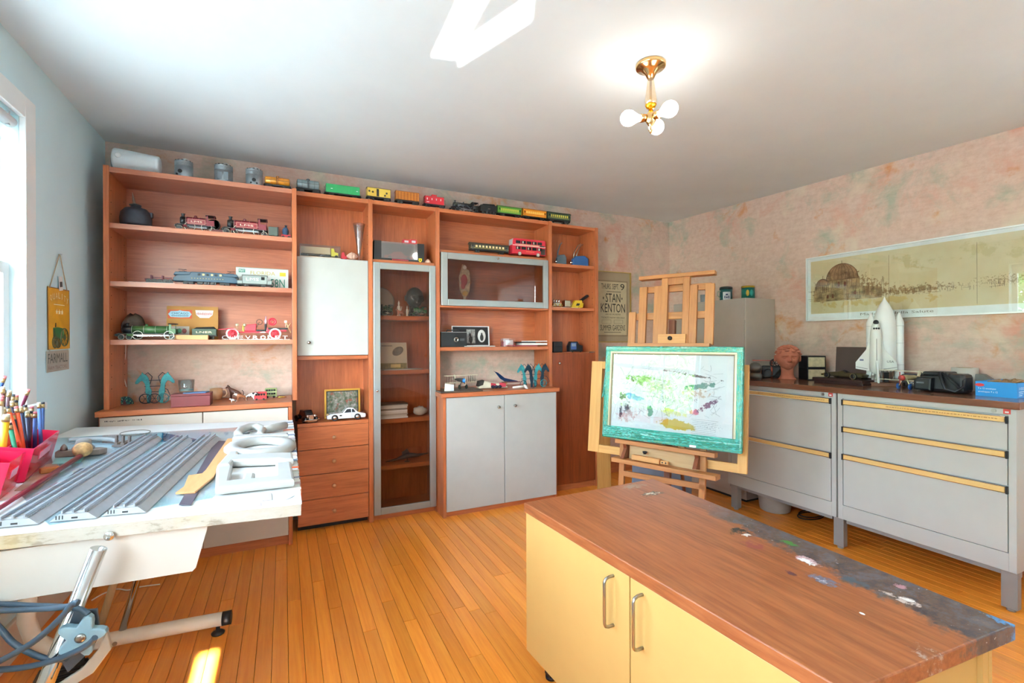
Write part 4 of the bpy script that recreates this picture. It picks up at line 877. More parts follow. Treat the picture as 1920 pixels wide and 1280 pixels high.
# top of the unit -------------------------------------------------
t, ln, h = start('speaker', 'white tapered loudspeaker lying on its side on the left top corner', 'speaker', 213, 303, 268, 3.38, ST1)
k = ln/2; MB().lathe([(0, -k*.98), (.050, -k*.97), (.063, -k*.93), (.067, -k*.86), (.0665, -k*.80), (.052, k*.82), (.050, k*.93), (.040, k*.985), (0, k)], (0, 0, .068), 'x', 28).obj('housing', M('dfe6e8', .35, var=.02), t)
MB().lathe([(.012, 0), (.014, -.002), (.010, -.004), (0, -.004)], (-k*.66, -.0655, .078), 'y', 14).obj('badge', M('f4f6f6', .3), t)
MB().box(-k*1.02, -k*.70, -.03, .05, 0, .006).box(-k*1.03, -k*1.0, -.03, .05, 0, .07).obj('bracket', M('8a9494', .5), t)
PIS = M('9a9fa2', .38, .35, var=.12, sc=20); PISL = M('e0deda', .5, .2, var=.1)
for i, (u0, u1, vt, lab) in enumerate(((327.5, 364, 297, 'leftmost of the three engine pistons, next to the loudspeaker'), (402, 438.5, 305, 'middle engine piston, turned so its pin hole is hidden'), (461, 494.5, 313, 'right engine piston, next to the orange tank wagon'))):
    t, ln, h = start('piston', lab, 'piston', u0, u1, vt, 3.36, ST1, 'engine pistons on the wall unit'); R_ = ln*.48; h *= .95
    pr = [(R_*.95, 0), (R_, .003), (R_, h*.60)]
    for j in range(4): z = h*(.60+.06*j); pr += [(R_, z), (R_*.93, z+.001), (R_*.93, z+h*.022), (R_, z+h*.024)]
    pr += [(R_, h*.86), (R_*.98, h*.87), (0, h*.87)]
    b_ = MB().lathe(pr, (0, 0, 0), 'z', 28).obj('body', PIS, t)
    MB().ball((R_*.15, -R_*.1, h*.88), (R_*.62, R_*.5, h*.14), 12).ball((-R_*.5, 0, h*.87), (R_*.35, R_*.5, h*.08), 10).obj('crown', PISL, t)
    for a in range(7): an = -PI*.95+a*PI*.9/6; MB().box(R_*.88*math.cos(an)-.005, R_*.88*math.cos(an)+.005, R_*.96*math.sin(an)-.004, R_*.96*math.sin(an), h*.84, h*.885).obj('valve_notch', DARK, t)
    if i != 1:
        MB().cyl((-.012 if i == 0 else 0, -R_*1.002, h*.30), (-.012 if i == 0 else 0, -R_*.9, h*.30), R_*.24, n=16).obj('pin_hole', M('0c0c0e', .6), t)
        for s_ in (-1, 1): MB().cyl((-.012*(i == 0)+s_*R_*.34, -R_*.98, h*.15), (-.012*(i == 0)+s_*R_*.34, -R_*.8, h*.15), R_*.11, n=10).obj('oil_hole', M('0c0c0e', .6), t)
    else: MB().box(-R_*.62, R_*.62, -R_*.99, -R_*.7, h*.12, h*.52, .003).obj('skirt_face', M('7d8286', .5, .6), t)
car('orange tank wagon beside the third piston', 495, 547, 331, 'tank', 'd98a2a', 3.34, ST1, trim='b86c18')
car('grey tank wagon with a dark dome at the start of the second bay', 555, 602, 336, 'tank', '8c9a9c', 3.41, trim='3c4448')
car('green open gondola wagon on top of the drawer bay', 608, 678, 349.5, 'gondola', '2f9a58', 3.41)
car('yellow box wagon with a dark open doorway', 687, 733, 353.5, 'box', 'e0b84a', 3.40, trim='2a2418')
car('orange brown slatted stock wagon between yellow wagon and caboose', 741, 786, 360, 'stock', 'b8661c', 3.40, trim='8a4a12')
car('red caboose with white print, left of the black engine', 793.5, 834.5, 369, 'caboose', 'c4202c', 3.40, trim='8a1820')
loco('black steam engine leading the row on top of the wall unit', 845, 897, 378, 3.40, ST2, '1e2024', '141416', 3, 2, group=TRG, accent='5a5c60')
def tender(label, u0, u1, vt, Y, zb, cc, word=None, group=None, inkc='e8d8a8', name='tender'):
    t, ln, h = start(name, label, 'model train', u0, u1, vt, Y, zb, group); k = ln/2; w_ = h*.75; r = h*.15
    MB().box(-k*.97, k*.97, -w_*.44, w_*.44, r*1.7, r*2.3).obj('underframe', FRAME, t)
    MB().box(-k*.94, k*.94, -w_*.5, w_*.5, r*2.3, h*.80, .001).obj('tank', M(cc, .4, var=.06), t)
    MB().prism([(-k*.9, h*.80), (k*.9, h*.80), (k*.7, h), (-k*.6, h*.95)], -w_*.42, w_*.42, 'y', .002).obj('coal', M('141414', .9, var=.3, sc=120), t)
    MB().box(-k*.96, k*.96, -w_*.54, -w_*.5, h*.78, h*.82).box(-k*.96, k*.96, w_*.5, w_*.54, h*.78, h*.82).obj('rim', M(cc, .4), t)
    for x in (-k*.62, -k*.2, k*.2, k*.62): wheel(t, x, -w_*.42, r, r, .004)
    if word: text(t, word, (-k*.62, -w_*.5-.0004, r*2.3+(h*.8-r*2.3)*.36), (1, 0, 0), (0, 0, 1), k*1.24, (h*.8-r*2.3)*.30, M(inkc, .5))
    return t
t = tender('black tender coupled behind the black steam engine', 898.5, 930, 383.5, 3.40, ST2, '18191b', None, TRG); bx('print', M('9a9488', .6), t, -.006, .012, -.034, -.0335, .04, .043)
car('bright green passenger coach behind the black tender', 932, 976, 387.5, 'coach', '5f9a34', roof='4a7a2a')
car('orange passenger coach between the two green coaches', 979, 1022.5, 393, 'coach', 'e89018', roof='c87410')
car('dark green passenger coach at the right end of the row', 1025, 1068, 399, 'coach', '3c4e38', roof='2c3828')
# shelf 1 of bay 1 ------------------------------------------------
S1, S2, S3 = 1.8875, 1.5705, 1.2505
t, ln, h = start('oil_pot', 'dark lidded pot with a thin spike, standing on a brown board', 'pot', 225, 286, 389, 3.38, S1); k = ln/2
MB().box(-k*1.0, k*1.35, -.06, .05, 0, .006).obj('base_board', M('5a2c22', .6), t)
MB().lathe([(k*.86, .006), (k*.98, .02), (k*1.0, h*.45), (k*.94, h*.72), (k*.70, h*.92), (k*.34, h*.98), (k*.32, h*1.05), (k*.34, h*1.10), (0, h*1.11)], (-.0, 0, 0), 'z', 24).obj('pot', M('34363f', .55, .2, var=.25, sc=18), t)
MB().lathe([(k*.36, h*1.08), (k*.38, h*1.12), (k*.2, h*1.16), (0, h*1.17)], (-k*.05, 0, 0), 'z', 18).obj('lid', M('5a5a50', .4, .4), t)
MB().tube([(-k*.1, 0, h*1.14), (-k*.16, 0, h*1.4), (-k*.22, 0, h*1.72)], [.008, .006, .001], 8).obj('spike', M('8a7464', .5), t)
MB().box(k*.8, k*1.06, -.012, .012, h*.55, h*.80, .003).obj('lug', M('34363f', .55), t)
t = loco('dark red tank engine with a round drum behind its cab, beside the pot', 331, 407, 403, 3.37, S1, '7a2630', '2a2e34', 2, 1, '86242e', 'LMS', 'red model engines', cabw=.24)
MB().lathe([(.030, -.012), (.034, -.006), (.034, .006), (.030, .012), (.012, .012), (.012, -.012), (.030, -.012)], (.088, -.012, .052), 'y', 20).obj('drum', M('4a4440', .4, .3), t); MB().box(.07, .135, -.03, .03, .012, .022).obj('truck_bed', M('5a1e24', .5), t)
loco('longer dark red tank engine with white wheel rims, second on the top shelf', 418, 504, 409, 3.37, S1, '7a2630', '2a2426', 2, 2, '8a2430', 'LMS', 'red model engines', cabw=.22)
t, ln, h = start('metal_tin', 'small grey green box wagon behind the longer red engine', 'model train', 504, 523, 427, 3.36, S1)
MB().box(-ln/2, ln/2*.8, -.028, .028, .012, h, .002).obj('body', M('58625a', .5, var=.1), t); MB().box(ln/2*.78, ln/2, -.030, .030, .010, h*1.02, .001).obj('end_plate', DARK, t); MB().box(-ln/2, ln/2, -.02, .02, .004, .012).obj('frame', FRAME, t)
for x in (-ln*.28, ln*.28): wheel(t, x, -.026, .009, .009)
t, ln, h = start('toy_engine', 'small round blue toy engine on a red base at the shelf end', 'model train', 528, 546, 423, 3.36, S1); k = ln/2
MB().box(-k, k, -.03, .03, .006, h*.28, .002).obj('base', M('b02430', .5), t); MB().ball((-k*.1, 0, h*.56), (k*.72, .026, h*.32), 14).obj('body', M('2c4664', .5, var=.1), t)
MB().lathe([(k*.25, h*.8), (k*.22, h*.95), (k*.3, h*.96), (k*.3, h), (0, h)], (0, 0, 0), 'z', 12).obj('funnel', M('223444', .5), t)
for x in (-k*.6, k*.6): wheel(t, x, -.03, .009, .009)
# shelf 2 ---------------------------------------------------------
t, ln, h = start('bogie_frame', 'dark red wheeled underframe left of the long blue engine', 'model train', 273, 325, 515, 3.36, S2); k = ln/2; dr = M('6a2830', .5, .2)
MB().box(-k, k, -.018, -.012, h*.35, h*.55).box(-k, k, .012, .018, h*.35, h*.55).box(-k*.6, -k*.5, -.018, .018, h*.3, h*.9).box(k*.2, k*.3, -.018, .018, h*.3, h*.9).box(-k*.5, k*.9, -.004, .004, h*.66, h*.76).obj('frame', dr, t)
for x in (-k*.7, -k*.3, k*.1, k*.5, k*.85): wheel(t, x, -.022, h*.26, h*.26, .004)
o = bx('paper_sheet', M('f0ece8', .6), None, X_(243, 3.30), X_(330, 3.30), 3.283, 3.38, S2, S2+.0012); tag(o, 'white sheet of paper lying under the dark red underframe', 'paper')
t, ln, h = start('electric_locomotive', 'long dark blue electric engine with a stepped nose at both ends', 'model train', 326, 449, 507, 3.36, S2); k = ln/2; bl = M('2c4658', .4, var=.1)
MB().prism([(-k*.98, h*.22), (k*.98, h*.22), (k*.98, h*.42), (k*.88, h*.60), (k*.52, h*.66), (k*.46, h*.84), (-k*.46, h*.84), (-k*.52, h*.66), (-k*.88, h*.60), (-k*.98, h*.42)], -.034, .034, 'y', .004).obj('body', bl, t)
MB().prism([(-k*.98, h*.62), (-k*.93, h*.80), (-k*.1, h*.86), (k*.93, h*.80), (k*.98, h*.62)], -.030, .030, 'y', .003).obj('hood', bl, t)
for i in range(6): x = -k*.22+i*k*.13; bx('window', WIN if i % 2 == 0 else M('c8b47a', .4), t, x-k*.035, x+k*.035, -.0355, -.034, h*.62, h*.74)
m = MB()
for i in range(12): x = -k*.45+i*k*.085; m.box(x, x+k*.03, -.0352, -.034, h*.40, h*.46)
q = m.obj('gold_lettering', M('9a8a58', .5), t); q['kind'] = 'stuff'
for s_ in (-1, 1):
    MB().tube([(s_*k*.62, 0, h*.86), (s_*k*.76, 0, h*.95), (s_*k*.62, 0, h*1.0), (s_*k*.86, 0, h*1.0)], .0016, 6).box(s_*k*.72-.02, s_*k*.72+.02, -.012, .012, h*.82, h*.87).obj('pantograph', M('3a2c2c', .4, .4), t)
    truck(t, s_*k*.55, .07, h*.13)
for x in (-k*.2, 0, k*.2): wheel(t, x, -.028, h*.17, h*.17, .005)
t, ln, h = start('goods_van', 'pale grey model van lettered in white before the licence plate', 'model train', 446, 510, 516, 3.35, S2); k = ln/2; gv = M('8d958f', .5, var=.06)
MB().box(-k*.7, k*.72, -.032, .032, h*.28, h*.92, .001).obj('body', gv, t); MB().prism([(-.035, h*.9), (.035, h*.9), (.02, h), (-.02, h)], -k*.74, k*.76, 'x').obj('roof', gv, t); MB().box(-k, k, -.026, .026, h*.18, h*.28).obj('underframe', FRAME, t)
bx('window', WIN, t, k*.38, k*.58, -.033, -.032, h*.6, h*.84); text(t, 'LMS', (-k*.5, -.0325, h*.52), (1, 0, 0), (0, 0, 1), k*.74, h*.22, M('f4f2ea', .5))
MB().box(-k, -k*.72, -.030, .030, h*.28, h*.5).box(k*.74, k, -.030, .030, h*.28, h*.55).obj('end_platform', gv, t)
for x in (-k*.5, k*.5): wheel(t, x, -.026, h*.17, h*.17)
t, ln, h = start('licence_plate', 'white licence plate with green characters leaning at the back of the shelf', 'licence plate', 442.5, 541, 502, 3.44, S2); k = ln/2
pl = MB().box(-k, k, -.001, .001, 0, h, .0).obj('plate', M('c6cbc6', .4, var=.03), t)
GRN = M('1f7a62', .5); PY = -.0014
MB().ring((0, -.001, h*.5), 1, .0012, 'y', 4, 4).bm.free()
for q_ in ((-k, k, 0, .004), (-k, k, h-.004, h)): bx('rim', M('9aa29a', .4, .4), t, q_[0], q_[1], -.002, 0, q_[2], q_[3])
text(t, '58N', (k*.30, PY, h*.12), (1, 0, 0), (0, 0, 1), k*.56, h*.40, GRN); text(t, 'L', (-k*.93, PY, h*.12), (1, 0, 0), (0, 0, 1), k*.14, h*.40, GRN); text(t, 'L', (-k*.70, PY, h*.12), (1, 0, 0), (0, 0, 1), k*.14, h*.40, GRN)
text(t, 'FLORIDA', (-k*.46, PY, h*.68), (1, 0, 0), (0, 0, 1), k*.94, h*.17, M('b8a04a', .5))
a = bx('sticker', M('2e7a6a', .5), t, -k*.9, -k*.66, PY-.0004, PY, h*.76, h*.92); text(t, 'MAY', (-k*.88, PY-.0006, h*.78), (1, 0, 0), (0, 0, 1), k*.2, h*.12, M('e4e8e0', .5))
bx('sticker', M('d8b830', .5), t, k*.66, k*.9, PY-.0004, PY, h*.66, h*.84); t.rotation_euler.x = -.10
# shelf 3 ---------------------------------------------------------
t, ln, h = start('stone', 'brown rounded stone with a ribbed shell front behind the green engine', 'stone', 229, 271, 589, 3.47, S3)
m = MB().ball((0, 0, h*.52), (ln*.52, .04, h*.50), 18); r3 = random.Random(2)
for v in m.bm.verts: v.co *= 1+.10*(r3.random()-.5)
m.obj('rock', M('5a4c42', .85, var=.2, sc=30), t)
for i in range(4): MB().ring((-ln*.12, -.034, h*.42), ln*(.12+.07*i), .0025, 'y', 18, 5).obj('rib', M('44383a', .8), t)
loco('green express engine with white rimmed wheels on the third shelf', 219, 334, 606, 3.35, S3, '3c6a3a', '2a3432', 2, 2, accent='e4e2d8', cabw=.14, stack=True)
t, ln, h = start('sign_board', 'tan board with two coloured paper labels stuck on it', 'board', 312, 409, 574, 3.50, S3); k = ln/2
MB().box(-k, k, 0, .004, 0, h).obj('board', M('b8823f', .7, var=.05), t)
def sq(u, v, Y=3.50): return X_(u, Y)-(X_(312, 3.5)+X_(409, 3.5))/2, Z_(u, v, Y)-S3
(x0, z1), (x1, z0) = sq(314, 580), sq(360, 597)
lb = bx('label', M('d05a34', .6), t, x0, x1, -.001, 0, z0, z1); 
MB().prism([(x0+(x1-x0)*a, z0+(z1-z0)*b) for a, b in ((.02, .5), (.12, .16), (.5, .12), (.88, .16), (.98, .5), (.88, .84), (.6, .88), (.5, .96), (.4, .88), (.12, .84))], -.0018, -.001, 'y').obj('panel', M('a8d4e4', .6), lb)
text(lb, 'CHICAGO', (x0+(x1-x0)*.16, -.0022, z0+(z1-z0)*.46), (1, 0, 0), (0, 0, 1), (x1-x0)*.68, (z1-z0)*.26, M('20406a', .6))
m = MB()
for i in range(14): m.box(x0+(x1-x0)*(.16+.05*i), x0+(x1-x0)*(.19+.05*i), -.0021, -.0018, z0+(z1-z0)*.26, z0+(z1-z0)*.36)
m.obj('print', M('20406a', .6), lb)['kind'] = 'stuff'
(x0, z1), (x1, z0) = sq(366, 581), sq(400, 596)
lb = MB().prism([(x0, z1), (x1, z1), (x1-(x1-x0)*.05, z0+(z1-z0)*.4), (x0+(x1-x0)*.75, z0), (x0+(x1-x0)*.25, z0), (x0+(x1-x0)*.05, z0+(z1-z0)*.4)], -.001, 0, 'y').obj('label', M('ece8e4', .6), t)
m = MB(); r3 = random.Random(8)
for i in range(16): a = .08+.054*i; m.box(x0+(x1-x0)*a, x0+(x1-x0)*(a+.03), -.0016, -.001, z0+(z1-z0)*(.35+.06*abs(i-8)/8), z0+(z1-z0)*(.62+.1*r3.random()))
m.obj('print', M('c05a58', .6), lb)['kind'] = 'stuff'
t.rotation_euler.x = -.06
t, ln, h = start('picture_card', 'small picture card with a green and red design behind the wood block', 'card', 318, 355, 611.5, 3.44, S3); k = ln/2
MB().box(-k, k, 0, .002, 0, h).obj('card', M('b0a496', .6), t); bx('band', M('a83a34', .6), t, -k*.9, k*.9, -.0008, 0, h*.04, h*.36); text(t, 'POLO', (-k*.7, -.001, h*.10), (1, 0, 0), (0, 0, 1), k*1.3, h*.2, M('e8dcc8', .6))
for x, cc in ((-k*.5, '7a6a60'), (0, '4a8a6a'), (k*.5, '8a4a44')): MB().ball((x, -.0005, h*.66), (k*.24, .0012, h*.18), 10).obj('motif', M(cc, .6), t)
t, ln, h = start('wood_block', 'light wooden block in front of the tan board', 'block', 326, 391, 628, 3.36, S3); MB().box(-ln/2, ln/2, -.02, .02, 0, h, .001).obj('block', wood('dcae74', 'c8965a', 'x', .5, 2, 14), t)
MB().cyl((ln*.3, -.0205, h*.5), (ln*.3, -.019, h*.5), .002, n=8).obj('nail', STEEL, t)
tender('dark green tender with small gold letters behind the wood block', 360, 408, 612.5, 3.42, S3, '2c4630', 'LNER')
# red fire engine
t, ln, h = start('fire_engine', 'bright red vintage fire engine with white tyres and a hose reel', 'toy vehicle', 410, 546, 592, 3.36, S3); k = ln/2; rd_ = M('d01c34', .3, var=.05, coat=.5); r = h*.24
MB().box(-k*.82, k*.72, -.026, .026, r*1.15, r*1.4, .001).obj('chassis', rd_, t)
MB().prism([(-k*.32, r*1.4), (k*.0, r*1.4), (k*.02, h*.66), (-k*.30, h*.62)], -.022, .022, 'y', .004).obj('bonnet', rd_, t)
MB().box(-k*.36, -k*.32, -.023, .023, r*1.3, h*.66, .002).obj('radiator', BRASS, t)
MB().box(k*.02, k*.28, -.028, .028, r*1.4, h*.42, .002).box(k*.24, k*.30, -.028, .028, h*.42, h*.66, .002).obj('seat', M('1a1416', .5), t)
MB().box(k*.30, k*.86, -.030, .030, r*1.4, h*.50, .002).obj('hose_bed', rd_, t); MB().box(k*.34, k*.9, -.034, -.030, h*.42, h*.50).obj('side_rail', M('1a1416', .5), t)
MB().ring((k*.10, -.012, h*.74), h*.11, .0016, 'y', 16, 6).cyl((k*.02, -.012, h*.5), (k*.1, -.012, h*.74), .0015, n=6).obj('steering_wheel', M('1a1416', .5), t)
MB().ring((k*.46, -.004, h*.76), h*.135, .005, 'y', 22, 8).ring((k*.46, -.004, h*.76), h*.07, .003, 'y', 16, 6).obj('hose_reel', rd_, t)
MB().lathe([(.006, h*.5), (.008, h*.7), (.011, h*.78), (.006, h*.86), (.004, h*.98), (0, h)], (k*.28, -.01, 0), 'z', 12).obj('air_chamber', M('c89aa0', .3, .6), t)
for x in (-k*.50, -k*.30): MB().lathe([(.004, 0), (.010, -.004), (.010, -.012), (0, -.013)], (x, -.028, h*.60), 'y', 12).cyl((x, -.024, r*1.4), (x, -.024, h*.6), .0014, n=6).obj('lamp', M('e8d8b0', .2, .6), t)
MB().prism([(-k*.98, h*.42), (-k*.60, h*.48), (-k*.40, h*.32), (-k*.36, r*1.2), (-k*.40, r*1.2), (-k*.46, h*.34), (-k*.6, h*.44), (-k*.98, h*.39)], -.046, -.026, 'y').obj('mudguard', rd_, t)
for x in (-k*.62, k*.54):
    for y_ in (-.036, .036):
        wq = MB().ring((x, y_, r), r*.86, r*.14, 'y', 24, 8).obj('tyre', M('f0e8e0', .6), t)
        m = MB().cyl((x, y_-.004, r), (x, y_+.004, r), r*.2, n=12).ring((x, y_, r), r*.66, r*.07, 'y', 20, 6)
        for i in range(10): a = 2*PI*i/10; m.cyl((x, y_, r), (x+r*.66*math.cos(a), y_, r+r*.66*math.sin(a)), r*.07, n=6)
        m.obj('wheel', rd_, wq)
MB().cyl((k*.80, -.02, h*.36), (k*.98, -.02, h*.70), .0018, n=6).cyl((k*.98, -.02, h*.28), (k*.86, -.02, h*.72), .0018, n=6).cyl((k*.99, .0, h*.30), (k*.86, -.01, h*.7), .0018, n=6).obj('ladder', M('d8c090', .5), t)
MB().box(k*.80, k*.88, -.02, .02, h*.72, h*.82, .002).cyl((k*.84, 0, h*.5), (k*.84, 0, h*.74), .002, n=6).obj('tail_lamp', M('e8d8c0', .3, .4), t)
t, ln, h = start('chrome_lettering', 'row of chrome script capitals along the shelf edge under the fire engine', 'emblem', 416, 543, 628.5, 3.30, S3)
for i, ch in enumerate('CHEVROLET'):
    x = -ln/2+ln*i/9
    text(t, ch, (x, -.004, .002), (1, 0, 0), (0, 0, 1), ln/9*.72, h*.86, CHROME, 'letter', .002)
bx('strip', CHROME, t, -ln/2, ln/2, -.003, .003, 0, .002)
wire3('lamp_cable', [(X_(236, 3.56), 3.56, 1.222), (X_(235, 3.56), 3.56, 1.15), (X_(231, 3.56), 3.56, 1.08), (X_(233, 3.55), 3.55, 1.02), (X_(237, 3.55), 3.55, .97)], .0022, M('ece6e0', .5), 'thin white cord hanging under the third shelf at its left end')
# open niche above the cream cabinet -----------------------------------
DK = .8708
def onz(u, v, z=DK): return at(u, v, 'z', z)
p = onz(232, 760); t = thing('peacock_ornament', 'small fan shaped teal mosaic peacock ornament', 'ornament', (p.x, p.y+.03, DK)); r3 = random.Random(4); cm = ['1f7a78', '2a9a8a', '123c44', '9ac8a0', '1a5a5c']
W_ = at(248, 750, 'y', p.y).x-at(216, 750, 'y', p.y).x; R_ = W_/2
MB().prism([(R_*math.cos(a), .004+R_*1.15*math.sin(a)) for a in [PI*i/20 for i in range(21)]], -.008, .008, 'y', .003).obj('fan', M('12484a', .5), t)
for ring_ in range(4):
    n = 4+ring_*3
    for i in range(n):
        a = PI*(i+.5)/n; rr = R_*(.34+.19*ring_); MB().ball((rr*math.cos(a), -.009, .006+rr*1.13*math.sin(a)), (R_*.075, .003, R_*.10), 6).obj('tile', M(cm[(i+ring_) % 5], .3), t)
MB().ball((0, -.012, R_*.32), (R_*.16, .010, R_*.3), 10).ball((0, -.014, R_*.68), (R_*.09, .008, R_*.09), 8).obj('bird_body', M('5a3038', .5), t); bx('base', M('5a3a34', .5), t, -R_*.5, R_*.5, -.016, .012, 0, .006)
# iron horse chariot ornaments
IRON = M('1f3a4c', .5, .3, var=.2); TEAL = M('3a9aa0', .55, .1, var=.2, sc=40)
def horse_outline(s_, fl=1):
    """standing horse, front view silhouette: legs, neck and head (x to the head side)"""
    P_ = [(-.07, 0), (-.01, 0), (.0, .22), (.035, .38), (.03, .52), (.05, .64), (.10, .72), (.15, .70), (.205, .63), (.25, .625), (.262, .67), (.235, .74), (.175, .85), (.125, .93), (.105, 1.0), (.075, .945), (.01, .90), (-.04, .80), (-.065, .66), (-.075, .5), (-.11, .40), (-.10, .2)]
    pts = [(x*.142*1.15, z*.142) for x, z in P_]
    return [(fl*x*s_, z*s_) for x, z in pts]
def chariot(label, x, y, z, ln, h, n, rz=0):
    t = thing('horse_chariot', label, 'figurine', (x, y, z), rz, 'iron horse figurines'); s_ = h/.142; k = ln/2
    for i in range(n):
        xx = -k*.55+k*1.1*i/(n-1); fl = -1 if i < n/2 else 1; c = TEAL if i % 2 == 0 or n == 2 else IRON
        q = MB().prism([(xx+a, b) for a, b in horse_outline(s_, fl)], -.010 if i % 2 else -.002, -.002 if i % 2 else .006, 'y', .002).obj('horse', c, t)
        MB().tube([(xx-.012*s_*fl, 0, h*.62), (xx-.02*s_*fl, 0, h*.85), (xx-.004*s_*fl, 0, h*.98), (xx+.008*s_*fl, 0, h*.9)], .0022, 6).obj('mane', IRON, q)
    for zf in (.36, .54, .73): MB().cyl((-k*.7, 0, h*zf), (k*.7, 0, h*zf), .0022, n=6).obj('bar', IRON, t)
    rw = h*.16
    for xx, c in ((-k*.62, IRON), (-k*.02, IRON), (k*.55, TEAL)):
        m = MB().ring((xx, -.014, rw), rw*.92, .0026, 'y', 22, 6)
        for i in range(3): a = PI*i/3; m.cyl((xx-rw*.9*math.cos(a), -.014, rw-rw*.9*math.sin(a)), (xx+rw*.9*math.cos(a), -.014, rw+rw*.9*math.sin(a)), .0012, n=5)
        m.obj('wheel', c, t)
    MB().tube([(k*.45, 0, h*.5), (k*.8, 0, h*.42), (k*.98, 0, h*.22), (k*.7, 0, h*.1)], .0024, 6).obj('tail', IRON, t)
    return t
p = onz(290, 756); a = at(261, 740, 'y', p.y).x; b = at(319, 740, 'y', p.y).x
chariot('pair of dark teal metal horses with wheels in the left open niche', (a+b)/2, p.y+.012, DK, b-a, at(290, 697, 'y', p.y).z-DK, 2)
p = onz(357, 762); a, b = at(320, 750, 'y', p.y).x, at(394, 750, 'y', p.y).x; hb = at(357, 738, 'y', p.y).z-DK; cx = (a+b)/2
t = thing('wooden_box', 'dark red lidded box with a glass tumbler on top', 'box', (cx, p.y+.055, DK)); RB = M('7c2f30', .45, var=.08); k = (b-a)/2
MB().box(-k, k, -.055, .055, 0, hb*.82, .002).obj('body', RB, t); MB().box(-k*1.01, k*1.01, -.057, .057, hb*.84, hb, .002).obj('lid', RB, t)
o = MB().prism([(-.06, -.035), (.05, -.045), (.06, .03), (-.05, .04)], 0, .004, 'z').obj('booklet', M('4a7aa8', .5)); tag(o, 'thin blue booklet lying under the glass on the red box', 'booklet'); o.location = (cx+.02, p.y+.055, DK+hb+.0005)
p2 = at(349, 712, 'y', p.y+.05); hg = p2.z-(DK+hb+.005)
t = thing('glass_tumbler', 'clear glass tumbler standing on the dark red box', 'glass', (p2.x, p.y+.06, DK+hb+.005))
MB().lathe([(.032, 0), (.036, .004), (.040, hg), (.0375, hg), (.034, .010), (0, .008)], (0, 0, 0), 'z', 22).obj('glass', clear('e8eeee', .10, .02, 'tumbler_glass', .04, 'c8d4d0'), t); MB().lathe([(.0335, .0085), (.034, .018), (0, .018)], (0, 0, 0), 'z', 18).obj('residue', M('b8c8b8', .4), t)
p = onz(404, 750); t = thing('mug', 'tan mug with its handle to the right, beside the red box', 'mug', (p.x, p.y+.04, DK)); hm = at(404, 728, 'y', p.y+.03).z-DK
MB().lathe([(.026, 0), (.030, .004), (.036, hm*.5), (.035, hm), (.032, hm), (.032, hm*.5), (.024, .007), (0, .006)], (0, 0, 0), 'z', 22).obj('cup', M('c8956a', .4, var=.1), t)
MB().tube([(.034, 0, hm*.82), (.052, 0, hm*.84), (.060, 0, hm*.55), (.050, 0, hm*.25), (.034, 0, hm*.22)], .0045, 8).obj('handle', M('d4ac88', .4), t)
def skinned(name, nodes_, edges, mat, parent=None, lv=2):
    me = bpy.data.meshes.new(name); me.from_pydata([n_[:3] for n_ in nodes_], edges, []); o = bpy.data.objects.new(name, me); col.objects.link(o)
    sk_ = o.modifiers.new('skin', 'SKIN'); ss = o.modifiers.new('sub', 'SUBSURF'); ss.levels = lv; ss.render_levels = lv
    for v, n_ in zip(me.skin_vertices[0].data, nodes_): v.radius = (n_[3], n_[3])
    me.skin_vertices[0].data[0].use_root = True
    dg = bpy.context.evaluated_depsgraph_get(); dg.update(); m2 = bpy.data.meshes.new_from_object(o.evaluated_get(dg)); bpy.data.objects.remove(o)
    for p_ in m2.polygons: p_.use_smooth = True
    m2.materials.clear(); m2.materials.append(mat); q = bpy.data.objects.new(name, m2); col.objects.link(q); q.parent = parent; return q
def patches(base, spot, sc, th=.5):
    m, nt, b = nodes('patched_hide'); c = ramp(nt, noise(nt, coords(nt), sc, 1, .4), [(th-.01, lin(base)), (th+.01, lin(spot))]); nt.links.new(c, b.inputs['Base Color']); b.inputs['Roughness'].default_value = .5; return m
